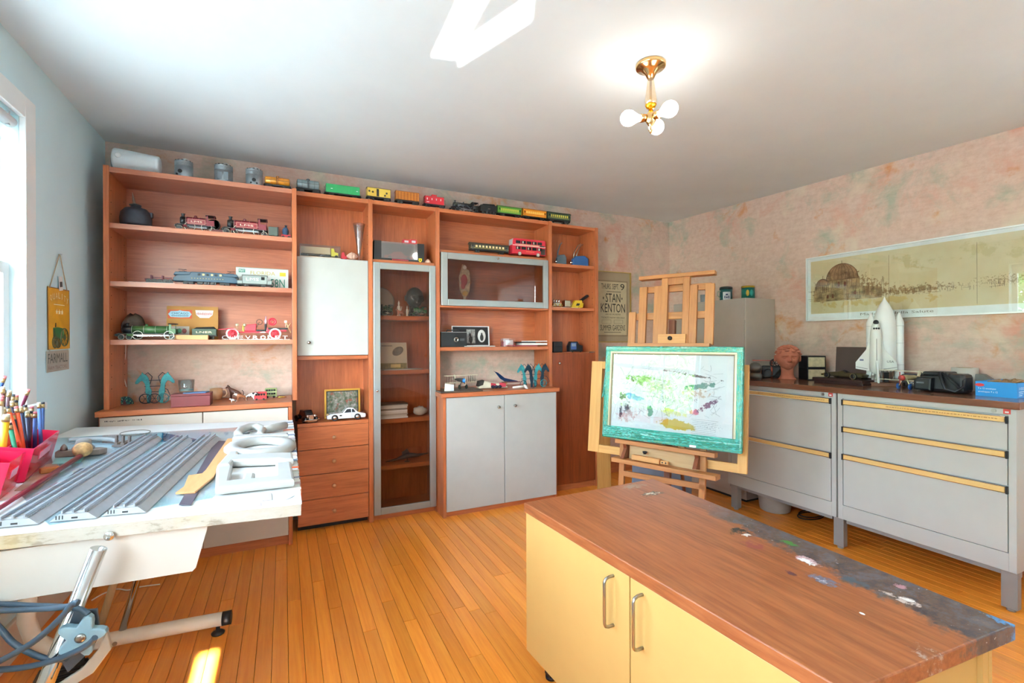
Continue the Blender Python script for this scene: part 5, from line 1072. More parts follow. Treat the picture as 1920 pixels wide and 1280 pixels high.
def beast(label, x, y, z, s_, mat, rz, horse=False, group='toy farm animals'):
    """horse or cow facing -x; s_ = shoulder height"""
    t = thing('toy_horse' if horse else 'toy_cow', label, 'toy animal', (x, y, z), rz, group); S = s_
    neck = [(-.62*S, 0, 1.22*S, .13*S), (-.80*S, 0, 1.30*S, .12*S), (-.98*S, 0, 1.12*S, .08*S)] if horse else [(-.66*S, 0, .98*S, .15*S), (-.82*S, 0, 1.0*S, .13*S), (-1.02*S, 0, .86*S, .09*S)]
    V = [(.45*S, 0, .78*S, .25*S), (0, 0, .74*S, .28*S), (-.42*S, 0, .80*S, .25*S)]+neck
    E_ = [(0, 1), (1, 2), (2, 3), (3, 4), (4, 5)]
    for side in (-1, 1):
        for xx, hock in ((.46*S, .05*S), (-.42*S, -.03*S)):
            i0 = len(V); par = 0 if xx > 0 else 2
            V += [(xx+.01*S, side*.13*S, .52*S, .12*S), (xx+hock, side*.13*S, .27*S, .065*S), (xx, side*.13*S, .05*S, .055*S), (xx-.03*S, side*.13*S, .02*S, .06*S)]
            E_ += [(par, i0), (i0, i0+1), (i0+1, i0+2), (i0+2, i0+3)]
    skinned('body', V, E_, mat, t, 1)
    hx, hz = neck[1][0], neck[1][2]
    for side in (-1, 1):
        MB().ball((hx+.02*S, side*.10*S, hz+.14*S), (.03*S, .05*S, .08*S), 8).obj('ear', mat, t)
        if not horse: MB().tube([(hx, side*.07*S, hz+.12*S), (hx-.02*S, side*.15*S, hz+.18*S), (hx-.03*S, side*.13*S, hz+.25*S)], [.025*S, .02*S, .004*S], 6).obj('horn', M('e8e0cc', .5), t)
    MB().tube([(.66*S, 0, .88*S), (.80*S, 0, .72*S), (.80*S, 0, .35*S), (.78*S, 0, .2*S)], [.04*S, .035*S, .03*S, .06*S if horse else .045*S], 6).obj('tail', M('2a1c16', .7) if horse else mat, t)
    if horse: MB().tube([(-.45*S, 0, 1.05*S), (-.62*S, 0, 1.34*S), (-.76*S, 0, 1.45*S)], .05*S, 6).obj('mane', M('24140e', .7), t)
    return t
BW = patches('f0eeea', '1c1a1a', 38, .5); BR = patches('a5623c', 'eee6dc', 30, .6); HB = M('5a3020', .5, var=.1)
for lab, u, v, s_, mt, rz, hs in (('dark brown toy horse standing behind the toy cows', 441, 747, .058, HB, -.2, True), ('brown and white toy cow in the middle of the herd', 452, 752, .044, BR, .15, False), ('large black and white toy cow at the back', 478, 742, .056, BW, PI+.1, False), ('black and white toy cow in front, beside the red bus', 469, 751, .046, BW, PI-.2, False), ('small black and white calf lying lowest in front', 437, 755, .022, BW, .1, False)):
    p = onz(u, v); beast(lab, p.x, p.y+.02, DK, s_, mt, rz, hs)
def toy_bus(label, u0, u1, vt, vb, cc, c2, zb, Y=None, rows=2, name='toy_bus', detail=False, group=None):
    Y = onz((u0+u1)/2, vb, zb).y+.02 if Y is None else Y
    t, ln, h = start(name, label, 'toy vehicle', u0, u1, vt, Y, zb, group); k = ln/2; w_ = h*.5; r = h*.115; m_ = M(cc, .3, coat=.5, var=.04)
    MB().prism([(-k, r*.9), (k, r*.9), (k, h*.94), (k*.93, h), (-k*.86, h), (-k*.97, h*.92), (-k, h*.5)], -w_/2, w_/2, 'y', h*.03).obj('body', m_, t)
    for j, (z0, z1) in enumerate(((h*.36, h*.53), (h*.70, h*.87)) if rows == 2 else ((h*.55, h*.8),)):
        n = 5 if detail else 4
        for i in range(n):
            x = -k*.80+i*k*1.62/n; q = bx('window', WIN, t, x, x+k*1.62/n*.82, -w_/2-.0012, -w_/2+.001, z0, z1)
            if detail and (i+j) % 2 == 0: bx('passenger_print', M('e8d8cc', .5), q, x+k*.06, x+k*.12, -w_/2-.0018, -w_/2-.0012, z0+h*.02, z1-h*.02)
    bx('band', M(c2, .4), t, -k*.985, k*.99, -w_/2-.001, -w_/2+.001, h*.575, h*.615)
    if detail:
        bx('band', M(c2, .4), t, -k*.85, k*.9, -w_/2-.001, -w_/2+.001, h*.655, h*.670); bx('entrance', DARK, t, k*.68, k*.96, -w_/2-.0008, -w_/2+.001, h*.14, h*.50)
        mm = MB()
        for i in range(18): mm.box(-k*.62+i*k*.065, -k*.62+i*k*.065+k*.04, -w_/2-.0016, -w_/2-.001, h*.625, h*.65)
        mm.obj('advert_letters', M('e8c840', .5), t)['kind'] = 'stuff'
        mm = MB()
        for i in range(10): mm.box(-k*.2+i*k*.05, -k*.2+i*k*.05+k*.03, -w_/2-.0016, -w_/2-.001, h*.24, h*.275)
        mm.obj('side_letters', M('e8a060', .5), t)['kind'] = 'stuff'
        bx('destination_blind', M('1e3a30', .4), t, k*.62, k*.92, -w_/2-.0014, -w_/2, h*.60, h*.67); MB().prism([(-k*1.01, h*.62), (-k*.99, h*.95), (-k*.9, h*.95), (-k*.9, h*.62)], -w_*.45, w_*.45, 'y').obj('front_windscreen', M('d8dcdc', .2, .3), t)
    for x in (-k*.58, k*.52): wheel(t, x, -w_/2-.001, r, r, .006, M('c8c4bc' if detail else '2a2828', .4, .4), 0, M('1a1818', .6))
    return t
toy_bus('small red and yellow toy bus at the right of the cows', 476, 500, 734, 750, 'c83038', 'e8a838', DK, rows=1)
toy_bus('pale green double deck toy bus behind the red one', 496, 519, 727, 746, '8a9a5c', 'd8d8a8', DK)
p = onz(528, 746); o = MB().tube([(-.03, 0, .004), (-.005, .004, .006), (.012, -.002, .004), (.03, .0, .004)], [.003, .006, .004, .002], 8).obj('brass_piece', BRASS); tag(o, 'small flat brass piece at the right end of the niche', 'ornament'); o.location = (p.x, p.y+.02, DK)
# bay 2 -----------------------------------------------------------------
Z2 = 1.7905
t, ln, h = start('boxed_lorry', 'model lorry in a long clear display box above the white door', 'toy vehicle', 562, 638, 461, 3.43, Z2); k = ln/2
bx('base', M('cfc0a8', .5), t, -k, k, -.035, .035, 0, .008); bx('case', clear('f0f0ec', .08, .02, 'display_case', .06, 'd0ccc0'), t, -k, k, -.035, .035, .0085, h)
MB().box(-k*.94, k*.50, -.022, .022, h*.34, h*.86, .002).obj('trailer', M('c4ac8c', .5, var=.1), t); MB().prism([(k*.54, h*.22), (k*.9, h*.22), (k*.9, h*.5), (k*.72, h*.56), (k*.68, h*.84), (k*.54, h*.84)], -.02, .02, 'y', .002).obj('cab', M('d8c838', .4), t)
bx('chassis', DARK, t, -k*.94, k*.88, -.018, .018, h*.22, h*.30)
for x in (-k*.8, -k*.64, k*.0, k*.3, k*.46, k*.8): wheel(t, x, -.022, h*.2, h*.12, .005)
t, ln, h = start('toy_car', 'tiny red model car between the boxed lorry and the shell', 'toy vehicle', 640, 651, 473.5, 3.42, Z2); k = ln/2
MB().prism([(-k, .004), (k, .004), (k, h*.5), (k*.3, h*.55), (0, h), (-k*.7, h), (-k, h*.55)], -.012, .012, 'y', .002).obj('body', M('b82430', .4), t)
for x in (-k*.6, k*.6): wheel(t, x, -.012, .005, .005, .003)
t, ln, h = start('sea_shell', 'pinkish spiral sea shell at the foot of the glass vase', 'shell', 650, 672, 473, 3.41, Z2); k = ln/2
MB().lathe([(0, -k), (.008, -k*.9), (h*.42, -k*.4), (h*.5, 0), (h*.40, k*.4), (h*.24, k*.75), (0, k)], (0, 0, h*.5), 'x', 14).ring((-k*.1, 0, h*.5), h*.48, .003, 'x', 14, 5).ring((k*.3, 0, h*.5), h*.42, .003, 'x', 14, 5).obj('shell', M('c8a090', .5, var=.15, sc=40), t)
t, ln, h = start('glass_vase', 'tall flared clear glass vase standing above the white door', 'vase', 662, 685.5, 420, 3.45, Z2); k = ln/2
MB().lathe([(k*.5, 0), (k*.5, .006), (k*.26, .02), (k*.24, h*.12), (k*.5, h*.5), (k*.86, h*.94), (k, h), (k*.95, h), (k*.44, h*.5), (k*.16, h*.16), (0, h*.14)], (0, 0, 0), 'z', 24).obj('vase', clear('f0f0f0', .14, .02, 'vase_glass', .10, 'd8d4d4'), t)
Z2b = .7065
p = at(573, 792, 'z', Z2b); t = thing('vintage_car', 'black vintage model car with chrome grille facing forward', 'toy vehicle', (p.x+.005, p.y+.04, Z2b), .35); kx = .052
CARB = M('17161a', .15, .3, coat=.8)
MB().prism([(-.075, .014), (.095, .014), (.095, .040), (.06, .048), (.04, .078), (-.03, .080), (-.055, .052), (-.078, .045)], -.028, .028, 'x', .008).obj('body', CARB, t)
for s_ in (-1, 1):
    MB().ball((s_*.036, -.055, .026), (.014, .034, .018), 12).obj('mudguard', CARB, t); MB().ball((s_*.036, .062, .026), (.013, .032, .017), 12).obj('mudguard', CARB, t)
    MB().lathe([(0, -.012), (.009, -.010), (.010, -.002), (.004, .006), (0, .008)], (s_*.024, -.078, .046), 'y', 12).obj('headlamp', CHROME, t)
    for y_ in (-.055, .06): MB().lathe([(0, -.005), (.016, -.005), (.016, .005), (0, .005)], (s_*.040, y_, .016), 'x', 14).obj('wheel', BLACK, t)
MB().box(-.016, .016, -.082, -.076, .020, .052, .002).obj('grille', CHROME, t); MB().box(-.048, .048, -.094, -.088, .016, .024, .002).box(-.03, .03, -.095, -.087, .010, .016).obj('bumper', CHROME, t); MB().prism([(-.035, .056), (-.028, .076), (-.026, .076), (-.033, .056)], -.024, .024, 'x').obj('windscreen', M('c8ccd0', .15, .3), t)
o = MB().tube([(-.02, 0, .005), (0, .006, .007), (.022, 0, .004)], .004, 8).obj('copper_scrap', M('b06a48', .4, .6)); tag(o, 'small copper coloured piece beside the black vintage car', 'ornament'); p = at(596, 787, 'z', Z2b); o.location = (p.x, p.y+.02, Z2b)
t, ln, h = start('framed_picture', 'small gold framed garden painting leaning behind the silver car', 'picture', 608, 675, 729, 3.52, Z2b); k = ln/2
f_ = .012; MB().box(-k, k, -.008, .004, 0, f_).box(-k, k, -.008, .004, h-f_, h).box(-k, -k+f_, -.008, .004, f_, h-f_).box(k-f_, k, -.008, .004, f_, h-f_).obj('frame', M('c8963a', .35, .5), t)
f2 = f_+.007; MB().box(-k+f_, k-f_, -.006, .002, f_, f2).box(-k+f_, k-f_, -.006, .002, h-f2, h-f_).box(-k+f_, -k+f2, -.006, .002, f2, h-f2).box(k-f2, k-f_, -.006, .002, f2, h-f2).obj('liner', M('1a1614', .5), t)
def garden():
    m, nt, b = nodes('garden_painting'); v = coords(nt)
    c = ramp(nt, noise(nt, v, 34, 6, .7), [(.32, '2c2a2a'), (.45, '4c5a40'), (.55, '7a7468'), (.66, 'a49c98')]); c = mix(nt, ramp(nt, noise(nt, v, 22, 3), [(.58, (0, 0, 0, 1)), (.64, (1, 1, 1, 1))]), c, lin('8a4a38'))
    nt.links.new(c, b.inputs['Base Color']); b.inputs['Roughness'].default_value = .35; return m
bx('painting', garden(), t, -k+f2, k-f2, -.004, .001, f2, h-f2); t.rotation_euler.x = -.08
def model_car(label, u0, u1, vt, vb, zb, cc, name='model_car', Y=None, glass='303438', dk=None):
    Y = at((u0+u1)/2, vb, 'z', zb).y+.03 if Y is None else Y
    t, ln, h = start(name, label, 'toy vehicle', u0, u1, vt, Y, zb); k = ln/2; w_ = ln*.19; r = h*.25; bm_ = M(cc, .18, .25, coat=1, var=.02)
    low = [(-k, h*.26), (-k*.96, h*.14), (k*.96, h*.14), (k, h*.30), (k*.98, h*.46), (k*.60, h*.60), (k*.3, h*.62), (-k*.25, h*.60), (-k*.80, h*.56), (-k*.98, h*.44)]
    MB().prism(low, -w_, w_, 'y', h*.06).obj('body', bm_, t)
    MB().prism([(-k*.20, h*.56), (-k*.02, h*.92), (k*.10, h), (k*.34, h*.97), (k*.62, h*.56)], -w_*.78, w_*.78, 'y', h*.05).obj('roof', bm_, t)
    MB().prism([(-k*.12, h*.60), (k*.02, h*.88), (k*.22, h*.90), (k*.24, h*.60)], -w_*.80, -w_*.76, 'y').obj('side_window', M(glass, .1, .2), t)
    MB().prism([(k*.28, h*.60), (k*.27, h*.88), (k*.36, h*.86), (k*.46, h*.60)], -w_*.80, -w_*.76, 'y').obj('side_window', M(glass, .1, .2), t)
    for x in (-k*.60, k*.55):
        for s_ in (-1, 1):
            q = MB().lathe([(0, -.004), (r*.6, -.004), (r*.66, -.006), (r, -.006), (r, .006), (0, .006)], (x, s_*(w_-.002), r), 'y', 18).obj('tyre', BLACK, t); MB().lathe([(r*.15, -.0085), (r*.55, -.006), (r*.6, -.004), (r*.6, .004), (0, .004)], (x, -w_+.001 if s_ < 0 else w_, r), 'y', 14).obj('hub_cap', CHROME, q)
    MB().box(-k*1.0, -k*.95, -w_*.9, w_*.9, h*.22, h*.30, .001).obj('bumper', CHROME, t); bx('vent', DARK, t, -k*.36, -k*.24, -w_-.0008, -w_+.001, h*.36, h*.46); bx('door_seam', DARK, t, k*.26, k*.265, -w_-.0006, -w_+.001, h*.2, h*.58)
    return t
model_car('silver white two seat coupe model in front of the small painting', 611, 684, 763, 787, Z2b, 'e4e4e6')
# bay 3 -----------------------------------------------------------------
Z3 = 1.8065
t, ln, h = start('boxed_car', 'red model car in a black window box above the glass door', 'toy vehicle', 700, 793, 456, 3.43, Z3); k = ln/2; bk = M('1c1c1e', .5)
MB().box(-k, k, .02, .05, 0, h).box(-k, -k*.72, -.045, .02, 0, h).box(k*.72, k, -.045, .02, 0, h).box(-k*.72, k*.72, -.045, .02, 0, h*.10).obj('box', bk, t)
bx('window_film', clear('e4e4e4', .22, .05, 'box_film', .12, 'c8b8b0'), t, -k*.72, k*.72, -.045, -.043, h*.10, h*.98)
MB().prism([(-k*.6, h*.14), (k*.55, h*.14), (k*.58, h*.28), (k*.25, h*.32), (k*.08, h*.52), (-k*.2, h*.5), (-k*.4, h*.32), (-k*.6, h*.28)], -.03, .01, 'y', .003).obj('car_body', M('b83a2c', .25, coat=.6), t)
for x in (-k*.38, k*.36): wheel(t, x, -.032, h*.18, h*.09, .005, BLACK)
m = MB()
for i in range(12): m.box(-k*.30+i*k*.055, -k*.30+i*k*.055+k*.035, -.0462, -.045, h*.02, h*.08)
m.obj('red_print', M('c03040', .5), t)['kind'] = 'stuff'
for i, (u0, u1) in enumerate(((755, 768), (768.5, 781))):
    t, ln, h2 = start('small_box', ['red and white small box on the black box, left one', 'red and white small box on the black box, right one'][i], 'box', u0, u1, 450, 3.44, Z3+h+.0005, 'small red boxes'); MB().box(-ln/2, ln/2, -.02, .02, 0, h2, .001).obj('carton', M('c8343c', .5), t); bx('label', M('d8d0d4', .5), t, -ln*.28, ln*.3, -.0206, -.019, h2*.3, h2*.75)
t, ln, h = start('yellow_badge', 'tiny yellow shield card with a black mark at the shelf edge', 'badge', 785.5, 791.5, 484.5, 3.385, Z3); MB().prism([(-ln/2, h), (ln/2, h), (ln/2, h*.35), (0, 0), (-ln/2, h*.35)], -.001, .001, 'y').obj('shield', M('f0d020', .4), t); MB().prism([(-ln*.18, h*.3), (0, h*.36), (ln*.15, h*.3), (ln*.1, h*.55), (ln*.2, h*.8), (-ln*.05, h*.75), (-ln*.2, h*.55)], -.0018, -.001, 'y').obj('mark', INK, t)
t, ln, h = start('sea_shell', 'small pale shell at the right end of the shelf above the glass door', 'shell', 797, 808.5, 485, 3.40, Z3); MB().lathe([(0, 0), (ln*.5, .002), (ln*.42, h*.4), (ln*.2, h*.8), (0, h)], (0, 0, 0), 'z', 12).ball((ln*.1, -.008, h*.4), (ln*.2, .008, h*.2), 8).obj('shell', M('cfb09c', .6, var=.12), t)
# inside the glass cabinet
SH = [1.4185, 1.0325, .6895, .3625]
def head(name, label, cat, x, y, z, s_, mat, rz, hair=True, group=None, hairmat=None, wide=.76, amp=1.0):
    """a modelled head on its neck, facing -y; s_ = head height"""
    t = thing(name, label, cat, (x, y, z), rz); m = MB()
    bmesh.ops.create_icosphere(m.bm, subdivisions=5, radius=1)
    def g(p, c, w_): return math.exp(-sum(((a-b)/q)**2 for a, b, q in zip(p, c, w_)))
    for v in m.bm.verts:
        p = v.co.copy(); X, Y, Zc = p
        q = Vector((X*wide, Y*.90, Zc))
        if Zc < 0: q.x *= 1-(.20 if wide < .8 else .34)*(-Zc)**1.4; q.y *= 1-.06*(-Zc)
        f = max(0, -Y)
        if Y < 0:
            q.y += .08*f*g((X, Zc), (0, -.2), (.8, .7))                       # flatter face
            q.y -= .26*g((X, Zc), (0, -.19), (.11, .15))+.13*g((X, Zc), (0, .02), (.08, .17))    # nose and bridge
            q.y -= .06*(g((X, Zc), (.14, -.24), (.07, .06))+g((X, Zc), (-.14, -.24), (.07, .06)))
            for s in (-1, 1):
                q.y += .15*g((X, Zc), (s*.34, .04), (.19, .10)); q.y -= .085*g((X, Zc), (s*.34, .02), (.12, .055)); q.y += .03*g((X, Zc), (s*.34, .015), (.15, .018))
                q.y -= .08*g((X, Zc), (s*.32, .20), (.24, .06)); q.y -= .06*g((X, Zc), (s*.45, -.30), (.2, .18))
            q.y -= .10*g((X, Zc), (0, -.47), (.20, .045))+.10*g((X, Zc), (0, -.58), (.16, .045)); q.y += .07*g((X, Zc), (0, -.525), (.22, .018)); q.y += .05*g((X, Zc), (0, -.68), (.2, .05))
            q.y -= .12*g((X, Zc), (0, -.84), (.24, .12))
        q.y = (-.0) + (Y*.90) + (q.y-Y*.90)*amp if Y < 0 else q.y
        v.co = q*(s_*.5)+Vector((0, 0, s_*.86))
        for fc in v.link_faces: fc.smooth = True
    S = s_; vv = [v.co.copy() for v in m.bm.verts]
    def fy(x, z): return min((c.y for c in vv if abs(c.x-x) < S*.03 and abs(c.z-z) < S*.03), default=-S*.4)
    for s in (-1, 1):
        ex, ez = s*S*.165, S*.875; ey = fy(ex, ez)
        m.ball((ex, ey+S*.022, ez), (S*.072, S*.045, S*.036), 12).ball((ex, ey+S*.012, ez+S*.026), (S*.088, S*.040, S*.017), 10).ball((ex, ey+S*.016, ez-S*.028), (S*.075, S*.036, S*.012), 10)
        m.ball((ex, fy(ex, ez+S*.10)+S*.018, ez+S*.085), (S*.10, S*.032, S*.018), 10)
        m.ball((s*S*.055, fy(s*S*.055, S*.745)+S*.012, S*.742), (S*.034, S*.036, S*.026), 10)
    ly = fy(0, S*.62); m.ball((0, ly+S*.008, S*.628), (S*.095, S*.036, S*.020), 12).ball((0, ly+S*.012, S*.586), (S*.078, S*.036, S*.022), 12)
    m.obj('face', mat, t)
    MB().lathe([(S*.34, 0), (S*.30, S*.03), (S*.235, S*.16), (S*.22, S*.34), (S*.25, S*.55)], (0, S*.08, 0), 'z', 22).obj('neck', mat, t)
    for s in (-1, 1):
        e = MB().ball((s*S*.5*(wide+.01), S*.04, S*.84), (S*.045, S*.085, S*.14), 12); e.ring((s*S*(.5*wide+.03), S*.035, S*.85), S*.085, S*.018, 'x', 14, 6, .75, 1.3); e.obj('ear', mat, t)
    if hair:
        r3 = random.Random(11); m = MB()
        for i in range(70):
            a = r3.uniform(0, 2*PI); el = r3.uniform(.30, 1.45)
            px, py, pz = math.cos(el)*math.cos(a), math.cos(el)*math.sin(a), math.sin(el)
            if py < -.5 and pz < .55: continue
            m.ball((px*S*.5*(wide+.01), py*S*.455, S*.86+pz*S*.50), (S*.10, S*.09, S*.05), 8, Matrix.Rotation(r3.uniform(0, 3), 3, 'Z'))
        m.obj('hair', hairmat or mat, t)
    return t
p = at(777, 591, 'z', SH[0]); Yh = 3.53
sH = (Z_(777, 538, Yh)-SH[0]-.03)/1.40
head('bust', 'dark grey sculpted head behind the smoked glass, upper shelf', 'sculpture', X_(777, Yh), Yh-.01, SH[0]+.0, (Z_(777, 538, Yh)-SH[0])/1.38, M('5a6064', .32, .2, var=.2, sc=14), .12, hair=False, wide=.80, amp=1.4)
t, ln, h = start('disc_plate', 'pale round plate standing behind the glass at the left of the head', 'plate', 700, 724, 538, 3.54, SH[0]); MB().lathe([(0, -.006), (h*.44, -.004), (h*.5, .002), (h*.48, .006), (0, .002)], (0, 0, h*.5), 'y', 26).obj('plate', M('b8a894', .5), t)
for lab, u0, u1, vt, cc in (('dark green toy engine at the left behind the glass', 712, 736, 571, '2c5a40'), ('green toy engine in front of the dark grey head', 767, 800, 575, '2a7a48')): loco(lab, u0, u1, vt, 3.45, SH[0], cc, '1a1c1c', 2, 1, cabw=.24, group='green engines behind the glass', accent='a8a898')
for lab, u0, u1, vt, hor in (('small white figure with a pointed hat behind the glass', 744, 752, 563, 0), ('white soldier figure right of the pointed hat figure', 761, 766, 572, 0)):
    t, ln, h = start('figurine', lab, 'figurine', u0, u1, vt, 3.43, SH[0], 'white toy figures'); MB().lathe([(ln*.5, 0), (ln*.45, .003), (ln*.3, h*.1), (ln*.45, h*.4), (ln*.36, h*.62), (ln*.14, h*.68), (ln*.25, h*.78), (ln*.2, h*.86), (0, h)], (0, 0, 0), 'z', 12).obj('body', M('e0dcd4', .5, var=.08), t); MB().cyl((ln*.45, -.004, h*.35), (ln*.6, -.012, h*.6), ln*.1, n=8).obj('arm', M('d8ccc0', .5), t)
p_ = X_(751, 3.42); beast('pinkish toy horse between the white figures behind the glass', p_, 3.42, SH[0], .036, M('c88a74', .5), .1, True, None)
t, ln, h = start('print_card', 'standing print of a dish above a landscape behind the glass', 'picture', 711, 764, 642, 3.47, SH[1]); k = ln/2
MB().prism([(-k, 0), (k, 0), (k*.92, h), (-k, h)], 0, .003, 'y').obj('card', M('c9bca8', .6, var=.04), t); MB().ball((k*.30, -.001, h*.68), (k*.42, .0016, h*.15), 16, Matrix.Rotation(-.55, 3, 'Y')).obj('dish_motif', M('7c746a', .6, var=.2, sc=60), t)
bx('landscape_strip', M('8a7c4a', .6, var=.3, sc=50), t, -k*.96, k*.94, -.0012, 0, h*.02, h*.24); bx('light_patch', M('e4c480', .6), t, -k*.2, k*.5, -.0018, -.0012, h*.08, h*.20); bx('caption', M('8a8074', .6), t, -k*.85, -k*.1, -.001, 0, h*.86, h*.90)
o = MB().prism([(-.13, -.05), (.08, -.055), (.15, -.02), (.12, .05), (-.12, .05)], 0, .006, 'z').obj('magazine', M('b8b4b0', .4)); tag(o, 'magazine lying flat in front of the dish print', 'magazine'); o.location = (X_(752, 3.45), 3.455, SH[1])
rr = random.Random(6); zz = SH[2]
for i in range(9):
    th = .009+.004*rr.random(); wd = X_(762, 3.45)-X_(709, 3.45)
    o = MB().box(-wd/2, wd/2+.01*(rr.random()-.5), -.065, .065, 0, th, .001).obj('magazine', M(['eceae8', 'd8d4d0', 'c0b8b0', 'e8e4e0', 'f0eeec', '9a948c', 'e4e0dc', 'd4d0cc', '5a5450'][i], .5)); tag(o, ['magazine at the very bottom of the stack behind the glass', 'second lowest magazine of the glass cabinet stack', 'third lowest magazine of the glass cabinet stack', 'fourth magazine from the bottom of the cabinet stack', 'middle magazine of the nine in the cabinet stack', 'fourth magazine from the top of the cabinet stack', 'third magazine from the top of the cabinet stack', 'second magazine from the top of the cabinet stack', 'dark topmost magazine of the glass cabinet stack'][i], 'magazine', 'stacked magazines'); o.location = (X_(735, 3.45), 3.475, zz); o.rotation_euler = (0, 0, .06*(rr.random()-.5)); zz += th+.0003
t, ln, h = start('white_shell', 'white knobbly shell right of the magazine stack', 'shell', 774, 801, 759, 3.46, SH[2]); m = MB().ball((0, 0, h*.45), (ln*.5, .03, h*.42), 14)
r3 = random.Random(12)
for v in m.bm.verts: v.co *= 1+.22*(r3.random()-.5)
m.obj('shell', M('d8d4cc', .6, var=.1), t)
t, ln, h = start('metal_bird', 'dark metal bird sculpture with wide wings, low in the glass cabinet', 'sculpture', 722, 802, 842, 3.46, SH[3]); k = ln/2; dm = M('6a6a6c', .35, .7, var=.2)
MB().tube([(-k, 0, h*.15), (-k*.5, 0, h*.25), (0, 0, h*.5), (k*.5, 0, h*.42), (k, 0, h*.5)], [.003, .010, .022, .012, .004], 10).obj('body', dm, t); MB().prism([(-k*.2, h*.3), (k*.2, h*.4), (k*.0, h*1.05), (-k*.25, h*.8)], -.004, .004, 'y', .001).obj('wing', dm, t); MB().lathe([(.02, 0), (.02, .003), (.004, .006), (.004, h*.4)], (0, 0, 0), 'z', 12).obj('stand', dm, t)
# bay 4 -----------------------------------------------------------------
Z4 = 1.9105
t = car('dark brown saloon coach with a row of cream windows beside the red bus', 880, 953, 457, 'coach', '3c3428', 3.40, Z4, None, 'f2dca0', '4a4a42', 'saloon_coach')
toy_bus('bright red double deck bus on the shelf above the glass flap', 958, 1020, 450, 485, 'c81e34', 'e8c8c8', Z4, 3.395, 2, 'double_deck_bus', True)
t, ln, h = start('painted_fish', 'painted wooden fish standing on its tail behind the glass flap', 'ornament', 860, 882, 496, 3.47, 1.5085); k = ln/2
MB().prism([(-k*.2, 0), (k*.25, 0), (k*.2, h*.2), (k*.8, h*.35), (k, h*.6), (k*.8, h*.86), (k*.3, h*.90), (k*.1, h), (-k*.35, h), (-k*.5, h*.88), (-k*.9, h*.7), (-k*.8, h*.38), (-k*.2, h*.2)], -.008, .008, 'y', .003).obj('body', M('c8a888', .6, var=.25, sc=40), t)
for x, z, a_, b_, cc in ((-k*.1, h*.62, .6, .14, 'b03a3a'), (-k*.3, h*.48, .4, .08, 'b84444'), (k*.1, h*.30, .5, .06, 'd0a048'), (0, h*.93, .35, .05, 'd8d0c8')): MB().ball((x, -.008, z), (k*a_, .002, h*b_), 10).obj('painted_patch', M(cc, .6), t)
Z4b = 1.1935
t, ln, h = start('folding_camera', 'black box camera with a round lens plate on the shelf', 'camera', 825, 873, 623, 3.40, Z4b); k = ln/2
MB().box(-k, k, -.03, .03, 0, h, .003).obj('body', M('1a1b1e', .5, var=.1, bmp=.1), t); MB().box(-k*.96, k*.96, -.028, .028, h, h*1.03).obj('top_trim', STEEL, t)
q = MB().lathe([(h*.17, 0), (h*.17, -.004), (h*.12, -.005), (h*.12, -.003), (0, -.003)], (k*.15, -.03, h*.5), 'y', 20).obj('lens_ring', STEEL, t); MB().ball((k*.15, -.032, h*.5), (h*.08, .003, h*.08), 10).obj('lens', WIN, q)
MB().box(k*.45, k*.8, -.032, -.03, h*.42, h*.58).obj('name_plate', M('4a4a4c', .4), t); MB().tube([(-k*.5, 0, h*1.02), (-k*.45, 0, h*1.16), (k*.45, 0, h*1.16), (k*.5, 0, h*1.02)], .004, 6).obj('strap', M('2a2624', .6), t)
t, ln, h = start('photo_frame', 'white edged frame with two old black and white photographs', 'picture', 848, 918, 611, 3.50, Z4b); k = ln/2
MB().box(-k, k, -.002, .004, 0, .012).box(-k, k, -.002, .004, h-.006, h).box(-k, -k+.006, -.002, .004, .012, h-.006).box(k-.010, k, -.002, .004, .012, h-.006).obj('frame', M('e4e2e0', .5), t); bx('mount', M('1c1b1d', .6), t, -k+.006, k-.010, 0, .003, .012, h-.006)
PH = M('9a9894', .5, var=.35, sc=60)
bx('photograph', PH, t, -k*.24, k*.22, -.001, 0, h*.16, h*.84); MB().ball((k*.58, -.0003, h*.52), (k*.22, .0012, h*.31), 18).obj('oval_photograph', M('d8d6d2', .5, var=.06), t)
for x, z, a_, b_ in ((-k*.02, h*.34, .10, .18), (-k*.05, h*.58, .06, .09), (k*.58, h*.44, .10, .17), (k*.58, h*.62, .05, .06)): MB().ball((x, -.0016, z), (k*a_, .001, h*b_), 10).obj('figure_print', M('3a3836', .6, var=.2), t)
t.rotation_euler.x = -.08
o = bx('silver_strip', M('b8b4b0', .3, .5), None, X_(870, 3.375), X_(928, 3.375), 3.368, 3.385, Z4b, Z4b+.008, .001); tag(o, 'silver bar lying before the framed photographs', 'bar')
t, ln, h = start('clear_box', 'small clear plastic box with red and white contents', 'box', 941, 962.5, 634.5, 3.40, Z4b); k = ln/2
bx('case', clear('f4f2f2', .12, .03, 'box_plastic', .06, 'd8d0d0'), t, -k, k, -.03, .03, .0, h); bx('contents', M('b8585c', .5, var=.3, sc=60), t, -k*.85, k*.85, -.026, .026, .003, h*.62); bx('label', M('dcd4d4', .5), t, -k*.6, k*.7, -.0275, -.0265, h*.2, h*.8)
for i, (u0, u1, z0, th, cc, lab) in enumerate(((958, 1003, 0, .010, '8a2c38', 'dark red booklet lowest beside the clear box'), (974, 1025, .0105, .016, 'e8e6e4', 'thick white booklet near the shelf end'), (966, 1000, .027, .010, '1e2226', 'black booklet on the left part of the pile'), (985, 1027, .0375, .007, 'f0eeee', 'topmost white paper of the pile by the side panel'))):
    o = MB().box(X_(u0, 3.41), min(1.934, X_(u1, 3.41)), 3.37, 3.48, Z4b+z0, Z4b+z0+th, .0008).obj('booklet', M(cc, .5)); tag(o, lab, 'booklet', 'booklets beside the clear box')
K4 = .8725
